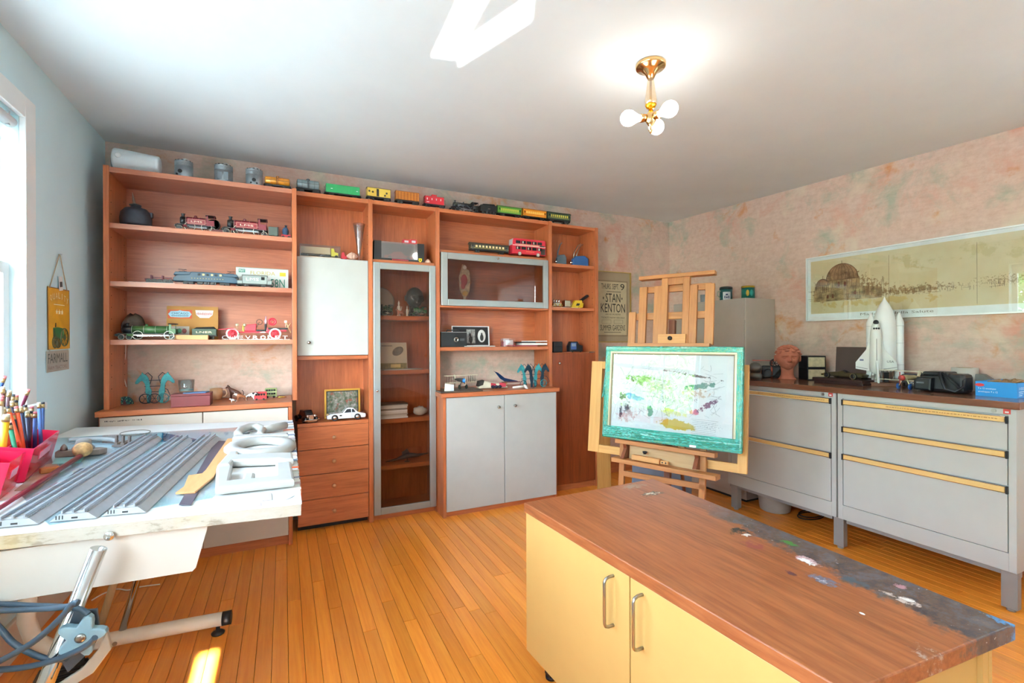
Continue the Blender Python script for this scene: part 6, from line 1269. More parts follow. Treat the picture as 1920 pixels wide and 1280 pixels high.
# display board and biplane
pts = [at(u, v, 'z', K4) for u, v in ((822, 733), (837, 739), (900, 734), (893, 724), (826, 724))]
o = MB().prism([(max(p.x, .99 if p.y < 3.34 else 1.03), p.y) for p in (Vector((.985, 3.22, 0)), Vector((1.30, 3.20, 0)), Vector((1.32, 3.45, 0)), Vector((1.035, 3.45, 0)), Vector((1.035, 3.36, 0)), Vector((.985, 3.34, 0)))], K4, K4+.010, 'z', .002).obj('display_board', M('4a3a30', .35, var=.1)); tag(o, 'dark wooden board under the cream biplane', 'board')
def biplane(label, x, y, z, s_, rz, wing, hub, body, wh, tilt_=0, name='model_biplane'):
    """nose towards -y; s_ = wing span"""
    t = thing(name, label, 'model plane', (x, y, z), rz); h = s_*.42; S = s_
    wm = M(wing, .55, var=.06); dk = M('2c2620', .6)
    MB().prism([(-.12*S, h*.92), (-.10*S, h*.95), (.09*S, h*.94), (.11*S, h*.92)], -S/2, S/2, 'x', .001).obj('upper_wing', wm, t); MB().prism([(-.09*S, h*.44), (-.08*S, h*.465), (.07*S, h*.46), (.09*S, h*.44)], -S*.48, S*.48, 'x', .001).obj('lower_wing', wm, t)
    MB().lathe([(0, -.26*S), (.04*S, -.25*S), (.062*S, -.20*S), (.062*S, -.05*S), (.045*S, .2*S), (.012*S, .46*S), (0, .47*S)], (0, 0, h*.60), 'y', 14).obj('fuselage', M(body, .5, var=.1), t)
    MB().lathe([(0, -.285*S), (.03*S, -.28*S), (.055*S, -.25*S), (.064*S, -.21*S)], (0, 0, h*.60), 'y', 14).obj('cowling', M(hub, .4), t); MB().box(-.010*S, .010*S, -.296*S, -.288*S, h*.60-.13*S, h*.60+.13*S, .001).obj('propeller', M('c8b898' if wing != 'd8ccb0' else '9a3a34', .5), t)
    MB().box(-.13*S, .13*S, .38*S, .47*S, h*.60, h*.62).obj('tailplane', wm, t); MB().prism([(.36*S, h*.62), (.47*S, h*.62), (.48*S, h*.92), (.42*S, h*.92)], -.004, .004, 'x').obj('fin', wm, t)
    for xx in (-.42, -.28, .28, .42):
        for yy in (-.07, .06): MB().cyl((xx*S, yy*S, h*.46), (xx*S, yy*S-.01*S, h*.93), .0014, n=5).obj('strut', dk, t)
        MB().cyl((xx*S, -.07*S, h*.46), (xx*S*.8, .06*S, h*.93), .0006, n=4).obj('wire', dk, t)
    for xx in (-.11, .11):
        MB().cyl((xx*S*.4, -.12*S, h*.5), (xx*S, -.13*S, h*.16), .003, n=6).obj('gear_leg', M('d8c8a0', .5) if wing == 'd8ccb0' else dk, t); MB().lathe([(0, -.010*S), (.05*S, -.012*S), (.066*S, -.012*S), (.066*S, .012*S), (0, .012*S)], (xx*S, -.13*S, .066*S), 'x', 16).obj('wheel', M(wh, .5), t)
    MB().cyl((-.11*S, -.13*S, .066*S), (.11*S, -.13*S, .066*S), .002, n=6).obj('axle', dk, t); MB().cyl((0, .42*S, 0.001), (0, .40*S, h*.56), .002, n=5).obj('tail_skid', dk, t); return t
p = at(858, 727, 'z', K4+.01); biplane('cream and blue model biplane on the dark board', p.x+.0, 3.36, K4+.0105, .255, .12, 'e0d4b8', '2f7fd0', '4a4440', '2a3028')
t = thing('card_note', 'small folded white card propped before the cream biplane', 'card', (at(838, 732, 'z', K4+.01).x, 3.245, K4+.0105), -.25)
MB().prism([(-.03, 0), (.012, 0), (.014, .048), (-.026, .052)], -.001, .001, 'y').obj('front_leaf', M('ece0c4', .6), t); q = MB().prism([(.0, 0), (.030, 0), (.030, .046), (.0, .048)], -.001, .001, 'y').obj('side_leaf', M('e8ecf0', .6), t); q.location = (.012, 0, 0); q.rotation_euler = (0, 0, .5); t.rotation_euler.x = -.2
t = thing('embroidered_slipper', 'cream and red quilted slipper lying on the white cabinet top', 'slipper'); p = at(925, 729, 'z', K4); t.location = (p.x+.01, p.y+.05, K4); t.rotation_euler = (0, 0, -.12)
MB().prism([(-.115, .012), (-.10, .055), (-.06, .062), (0, .045), (.06, .04), (.115, .018), (.12, .004), (-.11, .004)], -.04, .04, 'y', .012).obj('upper', M('d8ccb4', .8, var=.08), t)
MB().prism([(-.118, .02), (-.108, .058), (-.07, .066), (-.08, .03)], -.042, .042, 'y', .006).obj('cuff', M('3a322c', .8), t)
for x0, x1, cc in ((-.02, .02, 'b02c38'), (.05, .10, 'b03040')): MB().prism([(x0, .012), (x1, .012), (x1, .040), (x0, .046)], -.0425, -.036, 'y').obj('stripe', M(cc, .8), t)
for x in (-.005, .022, .05): MB().ball((x, -.045, .016), (.016, .010, .012), 10).obj('bobble', M('1c1a30', .8), t)
t = thing('blue_model_jet', 'dark blue curved model aircraft tail on a small wooden stand', 'model plane'); p = at(955, 722, 'z', K4); t.location = (p.x, p.y+.10, K4)
BLU = M('1e3c6a', .25, .3, coat=.6); MB().prism([(-.11, .12), (-.06, .10), (.0, .055), (.12, .026), (.13, .020), (-.0, .022), (-.045, .050), (-.09, .105)], -.012, .012, 'y', .003).obj('body', BLU, t); MB().box(-.02, .02, -.015, .015, 0, .024, .002).obj('stand', M('c89a50', .5), t); MB().cyl((-.22, 0, .122), (.08, 0, .118), .0016, n=6).obj('rotor_blade', M('6a5a50', .4), t); MB().box(-.03, .14, -.02, .02, .016, .022).obj('base_bar', M('6a2430', .5), t)
p = at(1000, 727, 'z', K4); chariot('group of four teal and dark metal horses with wheels in the right open niche', at(1001, 700, 'y', p.y+.04).x, p.y+.05, K4, at(1034, 700, 'y', p.y).x-at(969, 700, 'y', p.y).x, at(1000, 681, 'y', p.y+.04).z-K4, 4)
t = thing('bone_key', 'white bone shaped piece lying before the horse figurines', 'ornament'); p = at(975, 729, 'z', K4); t.location = (p.x, p.y+.02, K4); t.rotation_euler = (0, 0, -.1)
MB().tube([(-.05, 0, .012), (0, 0, .015), (.04, 0, .016)], [.006, .009, .010], 8).ball((.05, .008, .018), .014, 10).ball((.052, -.012, .014), .012, 10).obj('shaft', M('ece4dc', .5), t); MB().tube([(.045, -.012, .012), (.05, -.03, .006), (.06, -.036, .005)], .005, 8).obj('hook', M('ece4dc', .5), t)
# bay 5 -----------------------------------------------------------------
Z5, Z5b, Z5c = 1.8725, 1.5125, 1.1405
def punch(label, u0, u1, vt, cc, n):
    t, ln, h = start('hand_press', label, 'tool', u0, u1, vt, 3.43, Z5, 'hand presses'); k = ln/2
    MB().prism([(-k*.7, 0), (k, 0), (k, h*.36), (k*.6, h*.48), (-k*.4, h*.44), (-k*.7, h*.3)], -.018, .018, 'y', .006).obj('body', M(cc, .45, .2, var=.08), t)
    for i in range(n): MB().tube([(-k*.6+i*k*.3, -.006+i*.012, h*.34), (-k*.5+i*k*.4, -.006+i*.012, h*.6), (-k*.1+i*k*.3, -.006+i*.012, h*.9), (k*.25+i*k*.3, -.006+i*.012, h)], [.006, .006, .005, .004], 8).obj('lever', STEEL if n > 1 else M('6a7478', .4, .4), t)
    MB().cyl((-k*.95, 0, h*.14), (-k*.2, 0, h*.14), .009, n=10).obj('jaw', CHROME, t)
punch('grey hand press with one curved lever on the top right shelf', 1041, 1061, 455, '5a6a74', 1); punch('blue hand press with two curved levers on the top right shelf', 1068, 1102, 457, '2f5f98', 2)
o = bx('paper_slip', M('e8dcd0', .6), None, X_(1034, 3.385)+.003, X_(1086, 3.385), 3.368, 3.46, Z5b, Z5b+.0015); tag(o, 'white paper slip under the chrome pieces', 'paper')
Z5d = Z5b+.002
t, ln, h = start('chrome_engine', 'chrome toy engine model left on the middle right shelf', 'ornament', 1034, 1053, 561, 3.42, Z5d); k = ln/2
MB().box(-k*.8, k*.8, -.02, .02, h*.2, h*.55, .003).obj('block', CHROME, t)
for x in (-k*.5, 0, k*.5): MB().lathe([(.008, h*.5), (.010, h*.8), (.006, h), (0, h)], (x, 0, 0), 'z', 12).obj('cylinder', CHROME, t)
for x in (-k*.6, k*.6): MB().ring((x, -.022, h*.24), h*.2, .003, 'y', 14, 6).obj('wheel', BRASS, t)
t, ln, h = start('chrome_cube', 'small chrome cube frame beside the yellow knife', 'ornament', 1056, 1068, 562, 3.42, Z5d); k = ln/2; MB().box(-k*.85, k*.85, -k*.85, k*.85, h*.1, h*.9, .003).obj('core', CHROME, t)
for x in (-k, k): MB().cyl((x, -k, 0), (x, -k, h), .002, n=6).obj('post', STEEL, t)
t, ln, h = start('utility_knife', 'yellow and black folding knife standing propped on the middle right shelf', 'tool', 1070, 1103, 552, 3.43, Z5d); k = ln/2; yl = M('d8b020', .45)
MB().prism([(-k, 0), (-k*.3, 0), (k*.25, h*.42), (k*.2, h*.58), (-k*.55, h*.56), (-k*.9, h*.2)], -.012, .012, 'y', .002).obj('handle', yl, t); MB().prism([(-k*.5, h*.18), (-k*.15, h*.18), (0, h*.34), (-k*.35, h*.36)], -.0128, -.011, 'y').obj('window', DARK, t); MB().prism([(k*.0, h*.5), (k*.3, h*.52), (k*1.0, h*.86), (k*.98, h), (k*.8, h*1.0), (k*.1, h*.66)], -.010, .010, 'y', .002).obj('grip', BLACK, t); MB().prism([(-k*.2, 0), (k*.3, h*.06), (k*.4, h*.38), (k*.2, h*.40)], -.012, .012, 'y', .002).obj('foot', yl, t)
t, ln, h = start('black_pouch', 'black leather pouch on the lowest open right shelf', 'pouch', 1034, 1052, 640, 3.43, Z5c); MB().box(-ln/2, ln/2, -.03, .03, 0, h*.7, .008).obj('body', BLACK, t); MB().box(-ln*.46, ln*.46, -.034, .02, h*.5, h, .008).obj('flap', M('202024', .5), t)
t, ln, h = start('toy_car', 'black and blue model car facing forward on the lowest right shelf', 'toy vehicle', 1065, 1090, 640, 3.43, Z5c); k = ln/2
MB().prism([(-k, .006), (k, .006), (k, h*.6), (k*.5, h*.7), (k*.2, h), (-k*.7, h), (-k, h*.6)], -.025, .025, 'y', .004).obj('body', M('16181e', .3), t); bx('front_panel', M('3f5a94', .4), t, -k*.8, k*.0, -.0265, -.025, h*.25, h*.9); bx('window', M('8a94a8', .3), t, -k*.7, -k*.1, -.0275, -.0265, h*.55, h*.82)
for x in (-k*.6, k*.6): wheel(t, x, -.026, .008, .008)
# ------------------------------------------------------------ easel group
EA = math.radians(6.3); e_ = Vector((.461, -.887, 0)).normalized(); EP = Vector((2.105, 2.225, .603)); ERZ = math.atan2(e_.y, e_.x)
EMAT = Matrix.Translation(EP) @ Matrix.Rotation(ERZ, 4, 'Z') @ Matrix.Rotation(-EA, 4, 'X'); EINV = EMAT.inverted()
def ep(u, v, off=0):
    """point of the leaning easel plane (moved back by off) seen at this place: (along, up)"""
    o = EINV @ Vector((0, 0, HC)); d = EINV.to_3x3() @ ray(u, v); k = (off-o.y)/d.y; p = o+d*k; return p.x, p.z
def lean(o): o.rotation_euler = (-EA, 0, 0); o.location = (0, 0, EP.z); return o
def dab_mat(name, base, dabs, rough=.6, ax=(0, 2), extra=None):
    m, nt, b = nodes(name); o = coords(nt); sx = N(nt, 'ShaderNodeSeparateXYZ'); nt.links.new(o, sx.inputs[0])
    def mt(op, a, b_=None):
        n = N(nt, 'ShaderNodeMath', operation=op)
        for i, q in enumerate((a, b_)):
            if q is None: continue
            if isinstance(q, (int, float)): n.inputs[i].default_value = q
            else: nt.links.new(q, n.inputs[i])
        return n.outputs[0]
    c = ramp(nt, noise(nt, o, 8, 3), [(.3, base[0]), (.7, base[1])])
    for cx, cy, rx, ry, cc, sc, th, ang in dabs:
        a0 = mt('SUBTRACT', sx.outputs[ax[0]], cx); b0 = mt('SUBTRACT', sx.outputs[ax[1]], cy)
        a = mt('DIVIDE', mt('ADD', mt('MULTIPLY', a0, math.cos(ang)), mt('MULTIPLY', b0, math.sin(ang))), rx)
        e = mt('DIVIDE', mt('SUBTRACT', mt('MULTIPLY', b0, math.cos(ang)), mt('MULTIPLY', a0, math.sin(ang))), ry)
        k = mt('SUBTRACT', noise(nt, o, sc, 5, .7), mt('MULTIPLY', mt('ADD', mt('MULTIPLY', a, a), mt('MULTIPLY', e, e)), .22))
        c = mix(nt, ramp(nt, k, [(th-.03, (0, 0, 0, 1)), (th+.03, (1, 1, 1, 1))]), c, lin(cc))
    nt.links.new(c, b.inputs['Base Color']); b.inputs['Roughness'].default_value = rough; return m
EW = wood('bf7e44', '9c5e2c', 'z', .45, 1.5, 18, name='beech'); EWX = wood('bf7e44', '9c5e2c', 'x', .45, 1.5, 18, name='beech'); DKW = wood('8a4a2a', '6a3218', 'z', .5)
ez = thing('easel', 'tall wooden studio easel with paired masts holding the wrapped picture', 'easel', (EP.x, EP.y, 0), ERZ)
def eb(name, mat, u0, u1, vt, vb, y0, y1, parent=ez, vm=None):
    vm = (vt+vb)/2; um = (u0+u1)/2; s0 = ep(u0, vm, y0)[0]; s1 = ep(u1, vm, y0)[0]; t1 = ep(um, vt, y0)[1]; t0 = ep(um, vb, y0)[1]
    return lean(MB().box(s0, s1, y0, y1, t0, t1, .002).obj(name, mat, parent))
eb('top_bar', EWX, 1198, 1340, 512, 519, -.015, .035)
for u0, u1 in ((1240, 1252), (1280, 1293)):
    s0 = ep(u0, 560, 0)[0]; s1 = ep(u1, 560, 0)[0]; lean(MB().box(s0, s1, -.005, .022, -.02, ep(1266, 519, 0)[1], .002).obj('mast', EW, ez))
for u0, u1, vt in ((1197, 1211, 538), (1225, 1239, 536), (1291, 1306, 534), (1321, 1338, 531), (1178, 1191, 585)): eb('slat', EW, u0, u1, vt, 646, .0 if u0 != 1178 else .01, .022)
eb('block', EW, 1250, 1283, 519, 533, .0, .022)
eb('cross_rail', EWX, 1205, 1334, 534, 546, .023, .043); eb('cross_rail', EWX, 1180, 1334, 585, 598, .023, .043)
kb = eb('clamp_block', PINEX, 1233, 1285, 626, 644, -.030, -.006); kx, kt = ep(1257, 634, -.03); lean(MB().lathe([(.009, -.030), (.013, -.036), (.013, -.046), (.008, -.050), (0, -.051)], (kx, 0, kt), 'y', 14).obj('clamp_knob', BLACK, ez))
eb('retaining_bar', EWX, 1176, 1330, 643, 650, -.045, .0)
s0 = ep(1255, 610, .06)[0]; s1 = ep(1266, 610, .06)[0]; lean(MB().box(s0, s1, .05, .085, -.35, ep(1260, 600, .06)[1], .002).obj('back_mast', DKW, ez))
# lower part: ledge, brackets, shelf, rails, legs, base
def ebar(name, mat, a, b, th, y0, y1):
    """bar whose top edge runs between two picture points at its front"""
    (s0, t0), (s1, t1) = ep(*a, y0), ep(*b, y0); m = MB().prism([(s0, t0-th), (s1, t1-th), (s1, t1), (s0, t0)], y0, y1, 'y', .002); return lean(m.obj(name, mat, ez))
ebar('ledge', EWX, (1153, 822), (1340, 850), .026, -.050, .02)
PLY = wood('c8a070', 'b48a58', 'x', .5, 1.2, 14, name='ply')
(s0, t0), (s1, t1) = ep(1180, 840, .0), ep(1312, 878, .0); lean(MB().box(s0, s1, .002, .014, t1-.03, -.02, .001).obj('back_board', PLY, ez))
for u, v in ((1172, 845), (1306, 866)):
    s, t = ep(u, v, -.03); lean(MB().prism([(.014, -.02), (-.050, -.02), (-.030, -.055), (-.075, -.115), (.014, -.125)], s-.011, s+.011, 'x', .001).obj('bracket', DKW, ez))
ebar('tray', EWX, (1146, 857), (1342, 893), .026, -.095, .012)
ebar('tool_box', PINEX, (1184, 852), (1236, 861), .030, -.06, -.02)
s, t = ep(1209, 850, -.03); lean(MB().lathe([(.007, 0), (.009, .004), (.014, .010), (.014, .018), (0, .020)], (s, -.03, t-.004), 'z', 12).obj('wing_nut', BLACK, ez))
s, t = ep(1246, 866, -.06); q = lean(MB().box(s-.022, s+.022, -.07, -.045, t-.014, t+.006, .002).obj('stop_block', PINEX, ez))
for k in (-.010, .010): lean(MB().cyl((s+k, -.0705, t-.004), (s+k, -.069, t-.004), .005, n=8).obj('hole', DARK, ez))
ebar('lower_rail', EWX, (1168, 882), (1322, 908), .034, .0, .022)
(sl, _), (sr, _) = ep(1165, 880, 0), ep(1316, 910, 0)
for s in (sl, sr): lean(MB().box(s-.018, s+.018, .0, .028, -.585, .0, .002).obj('leg', EW, ez))
MB().box(sl-.05, sr+.05, .10, .14, .02, .07, .003).obj('base_beam', DKW, ez)
for s in (sl, sr): MB().box(s-.022, s+.022, -.02, .46, .012, .065, .003).obj('base_runner', DKW, ez); MB().cyl((s, .02, 0), (s, .02, .012), .014, n=10).cyl((s, .42, 0), (s, .42, .012), .014, n=10).obj('glide', BLACK, ez)
MB().cyl((0, .42, .06), (0, .10, 1.02), .012, n=10).obj('stay', DKW, ez)
# stretcher frame standing behind the picture
sf = thing('stretcher_frame', 'large empty pale wooden frame held on the easel behind the wrapped picture', 'frame', (EP.x, EP.y, 0), ERZ); Y0 = .046
sL0 = ep(1106, 760, Y0)[0]; sL1 = ep(1126, 760, Y0)[0]; sR0 = ep(1384, 790, Y0)[0]; sR1 = ep(1402, 790, Y0)[0]; tt = ep(1120, 677, Y0)[1]; tb0 = ep(1106, 845, Y0)[1]; PW_ = wood('dba660', 'c68c44', 'z', .5, 1.2, 16, name='pale'); PWX = wood('dba660', 'c68c44', 'x', .5, 1.2, 16, name='pale')
for a, b in ((sL0, sL1), (sR0, sR1)): lean(MB().box(a, b, Y0, Y0+.03, tb0, tt, .001).obj('stile', PW_, sf))
for z0, z1 in ((tb0, tb0+.05), (tt-.05, tt)): lean(MB().box(sL1, sR0, Y0+.002, Y0+.028, z0, z1, .001).obj('rail', PWX, sf))
# the picture itself, wrapped in turquoise film
pt = thing('wrapped_picture', 'framed pastel sketch under glass, its edges wrapped in turquoise plastic film', 'picture', (EP.x, EP.y, 0), ERZ); YP = -.048
c4 = [ep(1138, 648, YP), ep(1396, 652, YP), ep(1129, 817, YP), ep(1388, 853, YP)]
sx0 = (c4[0][0]+c4[2][0])/2; sx1 = (c4[1][0]+c4[3][0])/2; tz0 = .004; tz1 = (c4[0][1]+c4[1][1])/2
FRM = M('b9a98a', .35, .4, var=.06)
def frame4(x0, x1, z0, z1, w_, y0, y1, name, mat, parent, bev=.001): return lean(MB().box(x0, x1, y0, y1, z0, z0+w_, bev).box(x0, x1, y0, y1, z1-w_, z1, bev).box(x0, x0+w_, y0, y1, z0+w_, z1-w_, bev).box(x1-w_, x1, y0, y1, z0+w_, z1-w_, bev).obj(name, mat, parent))
frame4(sx0+.003, sx1-.003, tz0+.003, tz1-.003, .040, YP, YP+.026, 'frame', FRM, pt); frame4(sx0+.042, sx1-.042, tz0+.042, tz1-.042, .008, YP+.006, YP+.022, 'liner', M('8a7a5e', .5), pt)
def film(d):
    m, nt, b = nodes('turquoise_film_'+d); nt.nodes.remove(b); out = nt.nodes['Material Output']
    st = noise(nt, coords(nt, (2.2, 8, 70) if d == 'h' else (70, 8, 2.2)), 1.6, 6, .72, 1.1); w3 = noise(nt, coords(nt, (9, 9, 30) if d == 'h' else (30, 9, 9)), 2.2, 4, .7, 1.6)
    c = ramp(nt, st, [(.36, '0f9484'), (.48, '3ab4a4'), (.56, '8cd4c8'), (.63, 'd4f0ea'), (.70, 'f4fcfa')])
    p = N(nt, 'ShaderNodeBsdfPrincipled'); nt.links.new(c, p.inputs['Base Color']); p.inputs['Roughness'].default_value = .16; bn = N(nt, 'ShaderNodeBump'); bn.inputs['Strength'].default_value = .25; bn.inputs['Distance'].default_value = .004; nt.links.new(st, bn.inputs['Height']); nt.links.new(bn.outputs[0], p.inputs['Normal'])
    tr = N(nt, 'ShaderNodeBsdfTransparent'); tr.inputs[0].default_value = lin('bfeee4'); mx = N(nt, 'ShaderNodeMixShader'); nt.links.new(ramp(nt, w3, [(.35, (.12, .12, .12, 1)), (.65, (.72, .72, .72, 1))]), mx.inputs[0])
    nt.links.new(tr.outputs[0], mx.inputs[1]); nt.links.new(p.outputs[0], mx.inputs[2]); nt.links.new(mx.outputs[0], out.inputs[0]); return m
FH, FILM = film('h'), film('v'); a_, b_, c_, d_ = sx0-.002, sx1+.002, tz0-.002, tz1+.002
for z0, z1 in ((c_, c_+.034), (d_-.034, d_)): lean(MB().box(a_, b_, YP-.004, YP+.030, z0, z1, .004).obj('plastic_film', FH, pt))
for x0, x1 in ((a_, a_+.034), (b_-.034, b_)): lean(MB().box(x0, x1, YP-.0035, YP+.0295, c_+.030, d_-.030, .003).obj('plastic_film', FILM, pt))
lean(MB().box(sx0+.01, sx1-.01, YP-.006, YP-.004, tz0+.012, tz0+.075).obj('plastic_film', FH, pt))
lean(MB().prism([(sx0-.03, tz1*.42), (sx0-.005, tz1*.48), (sx0-.002, tz1*.78), (sx0-.012, tz1*.70)], YP+.02, YP+.03, 'y', .002).obj('film_flap', FILM, pt))
def pd(u, v, ru, rv, cc, sc=50, th=.42, ang=0):
    s, t = ep(u, v, YP+.012); k = 2.9/893; return (s, t, ru*k*1.25, rv*k, cc, sc, th, ang)
DB = [pd(1205, 712, 26, 12, '8aa862', 40, .40), pd(1185, 708, 14, 8, '6f8a4a', 60, .44), pd(1235, 722, 34, 22, 'b4c0a0', 60, .46), pd(1180, 741, 12, 5, '6aa4d0', 30, .32), pd(1192, 745, 14, 5, '84b4d8', 30, .34), pd(1168, 742, 6, 10, '4a4450', 60, .36), pd(1176, 765, 8, 18, '5a545a', 70, .42), pd(1176, 778, 22, 16, 'd8b8b4', 30, .44), pd(1164, 770, 3, 20, '4a4a50', 60, .4), pd(1219, 770, 5, 10, '4f9a7a', 30, .30), pd(1312, 724, 26, 6, '5e9484', 40, .36, .18), pd(1296, 703, 50, 3, '6a5a58', 40, .40, -.14), pd(1303, 738, 30, 12, 'd0b49c', 50, .46), pd(1252, 770, 10, 6, 'dce06a', 40, .34), pd(1265, 776, 24, 7, 'e4e29a', 40, .44), pd(1268, 796, 25, 10, 'd0b23a', 30, .30, -.08), pd(1302, 772, 7, 6, 'd8607a', 30, .32), pd(1326, 760, 26, 6, '7a3a64', 60, .42, .6), pd(1285, 750, 34, 10, 'a8a0a0', 70, .5), pd(1240, 745, 44, 18, 'b0b6ae', 80, .52), pd(1330, 800, 36, 14, 'a8aaae', 110, .56)]
lean(MB().box(sx0+.048, sx1-.048, YP+.012, YP+.016, tz0+.048, tz1-.048).obj('sketch', dab_mat('pastel_sketch', ('e8e6e6', 'f2f1f0'), DB), pt))
m = MB(); r3 = random.Random(14)
for i in range(14):
    a = ep(1295+r3.random()*4, 785+i*3.3, YP+.011); b = ep(1340+r3.random()*10, 791+i*3.3, YP+.011); m.tube([(a[0], YP+.0116, a[1]), ((a[0]+b[0])/2, YP+.0116, (a[1]+b[1])/2+.002*r3.random()), (b[0], YP+.0116, b[1])], .0007, 4)
for i in range(110):
    u = 1165+r3.random()*180; v = 690+r3.random()*95; a = ep(u, v, YP+.011); an = r3.uniform(-.6, 2.2); ln = .02+.05*r3.random(); m.tube([(a[0], YP+.0116, a[1]), (a[0]+ln*.5*math.cos(an)+.004, YP+.0116, a[1]+ln*.5*math.sin(an)), (a[0]+ln*math.cos(an), YP+.0116, a[1]+ln*math.sin(an))], .0006, 4)
o = lean(m.obj('pencil_lines', M('55535a', .7), pt)); o['kind'] = 'stuff'
lean(MB().box(sx0+.046, sx1-.046, YP+.007, YP+.009, tz0+.046, tz1-.046).obj('glass', clear('fafcfc', .10, .004, 'picture_glass'), pt))
q = ep(1298, 852, YP-.01); lean(MB().box(q[0]-.018, q[0]+.018, YP-.0085, YP-.006, .006, .018).obj('paper_tab', M('f4f2ee', .6), pt))
# board leaning behind the easel, plank in the corner
o = MB().box(-.20, .20, -.006, .006, 0, .36, .003).obj('grey_board', M('6e7484', .6, var=.05)); tag(o, 'blue grey drawing board leaning behind the easel legs', 'board'); o.location = (2.34, 2.52, .001); o.rotation_euler = (-.18, 0, ERZ+.25)
o = MB().box(-.052, .052, -.011, .011, 0, .80, .002).obj('plank', wood('c08a48', 'a06a2c', 'z', .5, 1.2, 14, name='plank')); tag(o, 'upright brown wooden plank left of the easel, beside the wooden door', 'plank'); pp = at(1132, 960, 'z', 0); o.location = (2.20, 2.97, .001); o.rotation_euler = (-.05, 0, -.35)
# poster on the back wall
ps = thing('concert_poster', 'framed old concert poster with black lettering on the back wall', 'poster', (2.70, D, 1.55)); x0, x1, z0, z1 = 2.572-2.70, 3.0-2.70, 1.222-1.55, 1.886-1.55
def fr_(parent, x0, x1, z0, z1, w_, y0, y1, name, mat): return MB().box(x0, x1, y0, y1, z0, z0+w_).box(x0, x1, y0, y1, z1-w_, z1).box(x0, x0+w_, y0, y1, z0+w_, z1-w_).box(x1-w_, x1, y0, y1, z0+w_, z1-w_).obj(name, mat, parent)
fr_(ps, x0, x1, z0, z1, .008, -.024, -.001, 'frame', M('c8a860', .3, .6)); bx('mount', M('a8947a', .7, var=.03), ps, x0+.008, x1-.008, -.012, -.004, z0+.008, z1-.008)
X0, X1, Z0, Z1 = 2.625-2.70, 2.952-2.70, 1.29-1.55, 1.79-1.55
bx('border', M('8f7c62', .7), ps, X0-.012, X1+.012, -.0135, -.012, Z0-.012, Z1+.012); pr = bx('sheet', M('c4b492', .7, var=.05), ps, X0, X1, -.0145, -.0135, Z0, Z1); W_ = X1-X0; H_ = Z1-Z0
for s_, a, b, c_, d_ in (('THURS. SEPT.', .10, .62, .86, .10), ('9', .77, .15, .85, .12), ('ON THE DECK AT 8:45', .30, .50, .805, .022), ('STAN', .25, .52, .615, .165), ('KENTON', .08, .86, .425, .165), ('AND HIS ORCHESTRA', .24, .54, .375, .028), ('TICKETS NOW ON SALE', .10, .82, .312, .030), ('SUMMER GARDENS', .06, .88, .085, .105), ('PORT DOVER', .2, .6, .045, .02)):
    if s_ in ('ON THE DECK AT 8:45', 'PORT DOVER'):
        m = MB(); r3 = random.Random(len(s_))
        for i in range(16): xx = X0+W_*(a+b*i/16); m.box(xx, xx+W_*b/16*.6, -.0152, -.0145, Z0+H_*c_, Z0+H_*(c_+d_*.7))
        m.obj('small_print', INK, pr)['kind'] = 'stuff'
    else: text(pr, s_, (X0+W_*a, -.0148, Z0+H_*c_), (1, 0, 0), (0, 0, 1), W_*b, H_*d_, INK)
for a, b in ((.12, .44), (.54, .86)): fr_(pr, X0+W_*a, X0+W_*b, Z0+H_*.215, Z0+H_*.285, .0015, -.0152, -.0145, 'print_box', INK)
for a in (.17, .83): MB().prism([(X0+W_*a, Z0+H_*.66), (X0+W_*(a+.02), Z0+H_*.69), (X0+W_*a, Z0+H_*.72), (X0+W_*(a-.02), Z0+H_*.69)], -.0152, -.0145, 'y').obj('ornament_mark', INK, pr)
# ------------------------------------------------------------ the long print on the right wall
lp = thing('long_print', 'very long framed brown drawing of old domed buildings on the right wall', 'picture', (R, 1.45, 1.607)); YA, YB_ = 2.236-1.45, .42-1.45; ZA, ZB = 1.374-1.607, 1.838-1.607
SILV = M('e8ebea', .3, .15, var=.02)
def bxx(name, mat, par, x0, x1, y0, y1, z0, z1): return bx(name, mat, par, x0, x1, min(y0, y1), max(y0, y1), z0, z1)
MB().box(-.026, -.001, YB_, YA, ZA, ZA+.008).box(-.026, -.001, YB_, YA, ZB-.008, ZB).box(-.026, -.001, YA-.008, YA, ZA, ZB).box(-.026, -.001, YB_, YB_+.008, ZA, ZB).obj('frame', SILV, lp)
bxx('mount', M('fafaf8', .6), lp, -.010, -.003, YA-.008, YB_+.008, ZA+.008, ZB-.008)
PT, PB, PL_, PR_ = ZB-.030, ZA+.052, YA-.030, YB_+.05
DBP = [(PL_-.25, -.02, .30, .10, 'a8845c', 60, .44, 0), (PL_-.24, .06, .16, .08, '9c7450', 70, .46, 0), (PL_-.62, -.06, .32, .04, 'a8865c', 60, .45, 0), (PL_-1.1, -.05, .3, .05, 'b09468', 90, .50, 0), (PL_-.4, -.12, .5, .04, 'dcbc80', 14, .46, 0), (PL_-.9, .12, .6, .08, 'd6c290', 10, .5, 0), (PL_-.1, -.03, .12, .14, 'b49068', 50, .47, 0)]
dw = bxx('paper', dab_mat('aged_paper', ('dfc99c', 'e8d6b0'), DBP, .7, (1, 2)), lp, -.0125, -.010, PL_, PR_, PB, PT)
m = MB(); r3 = random.Random(17); bI = -.0132
def stroke(y, z, dy, dz, t_): m.box(bI, bI+.0007, min(y, y+dy)-t_, max(y, y+dy)+t_, min(z, z+dz)-t_, max(z, z+dz)+t_)
zb = PB+.085
for i in range(170):
    y = PL_-.02-r3.random()*.47; top = .06+.06*r3.random(); z = zb+r3.random()*top
    if r3.random() < .6: stroke(y, z, 0, .015+.045*r3.random(), .0006)
    else: stroke(y, z, .02+.04*r3.random(), 0, .0006)
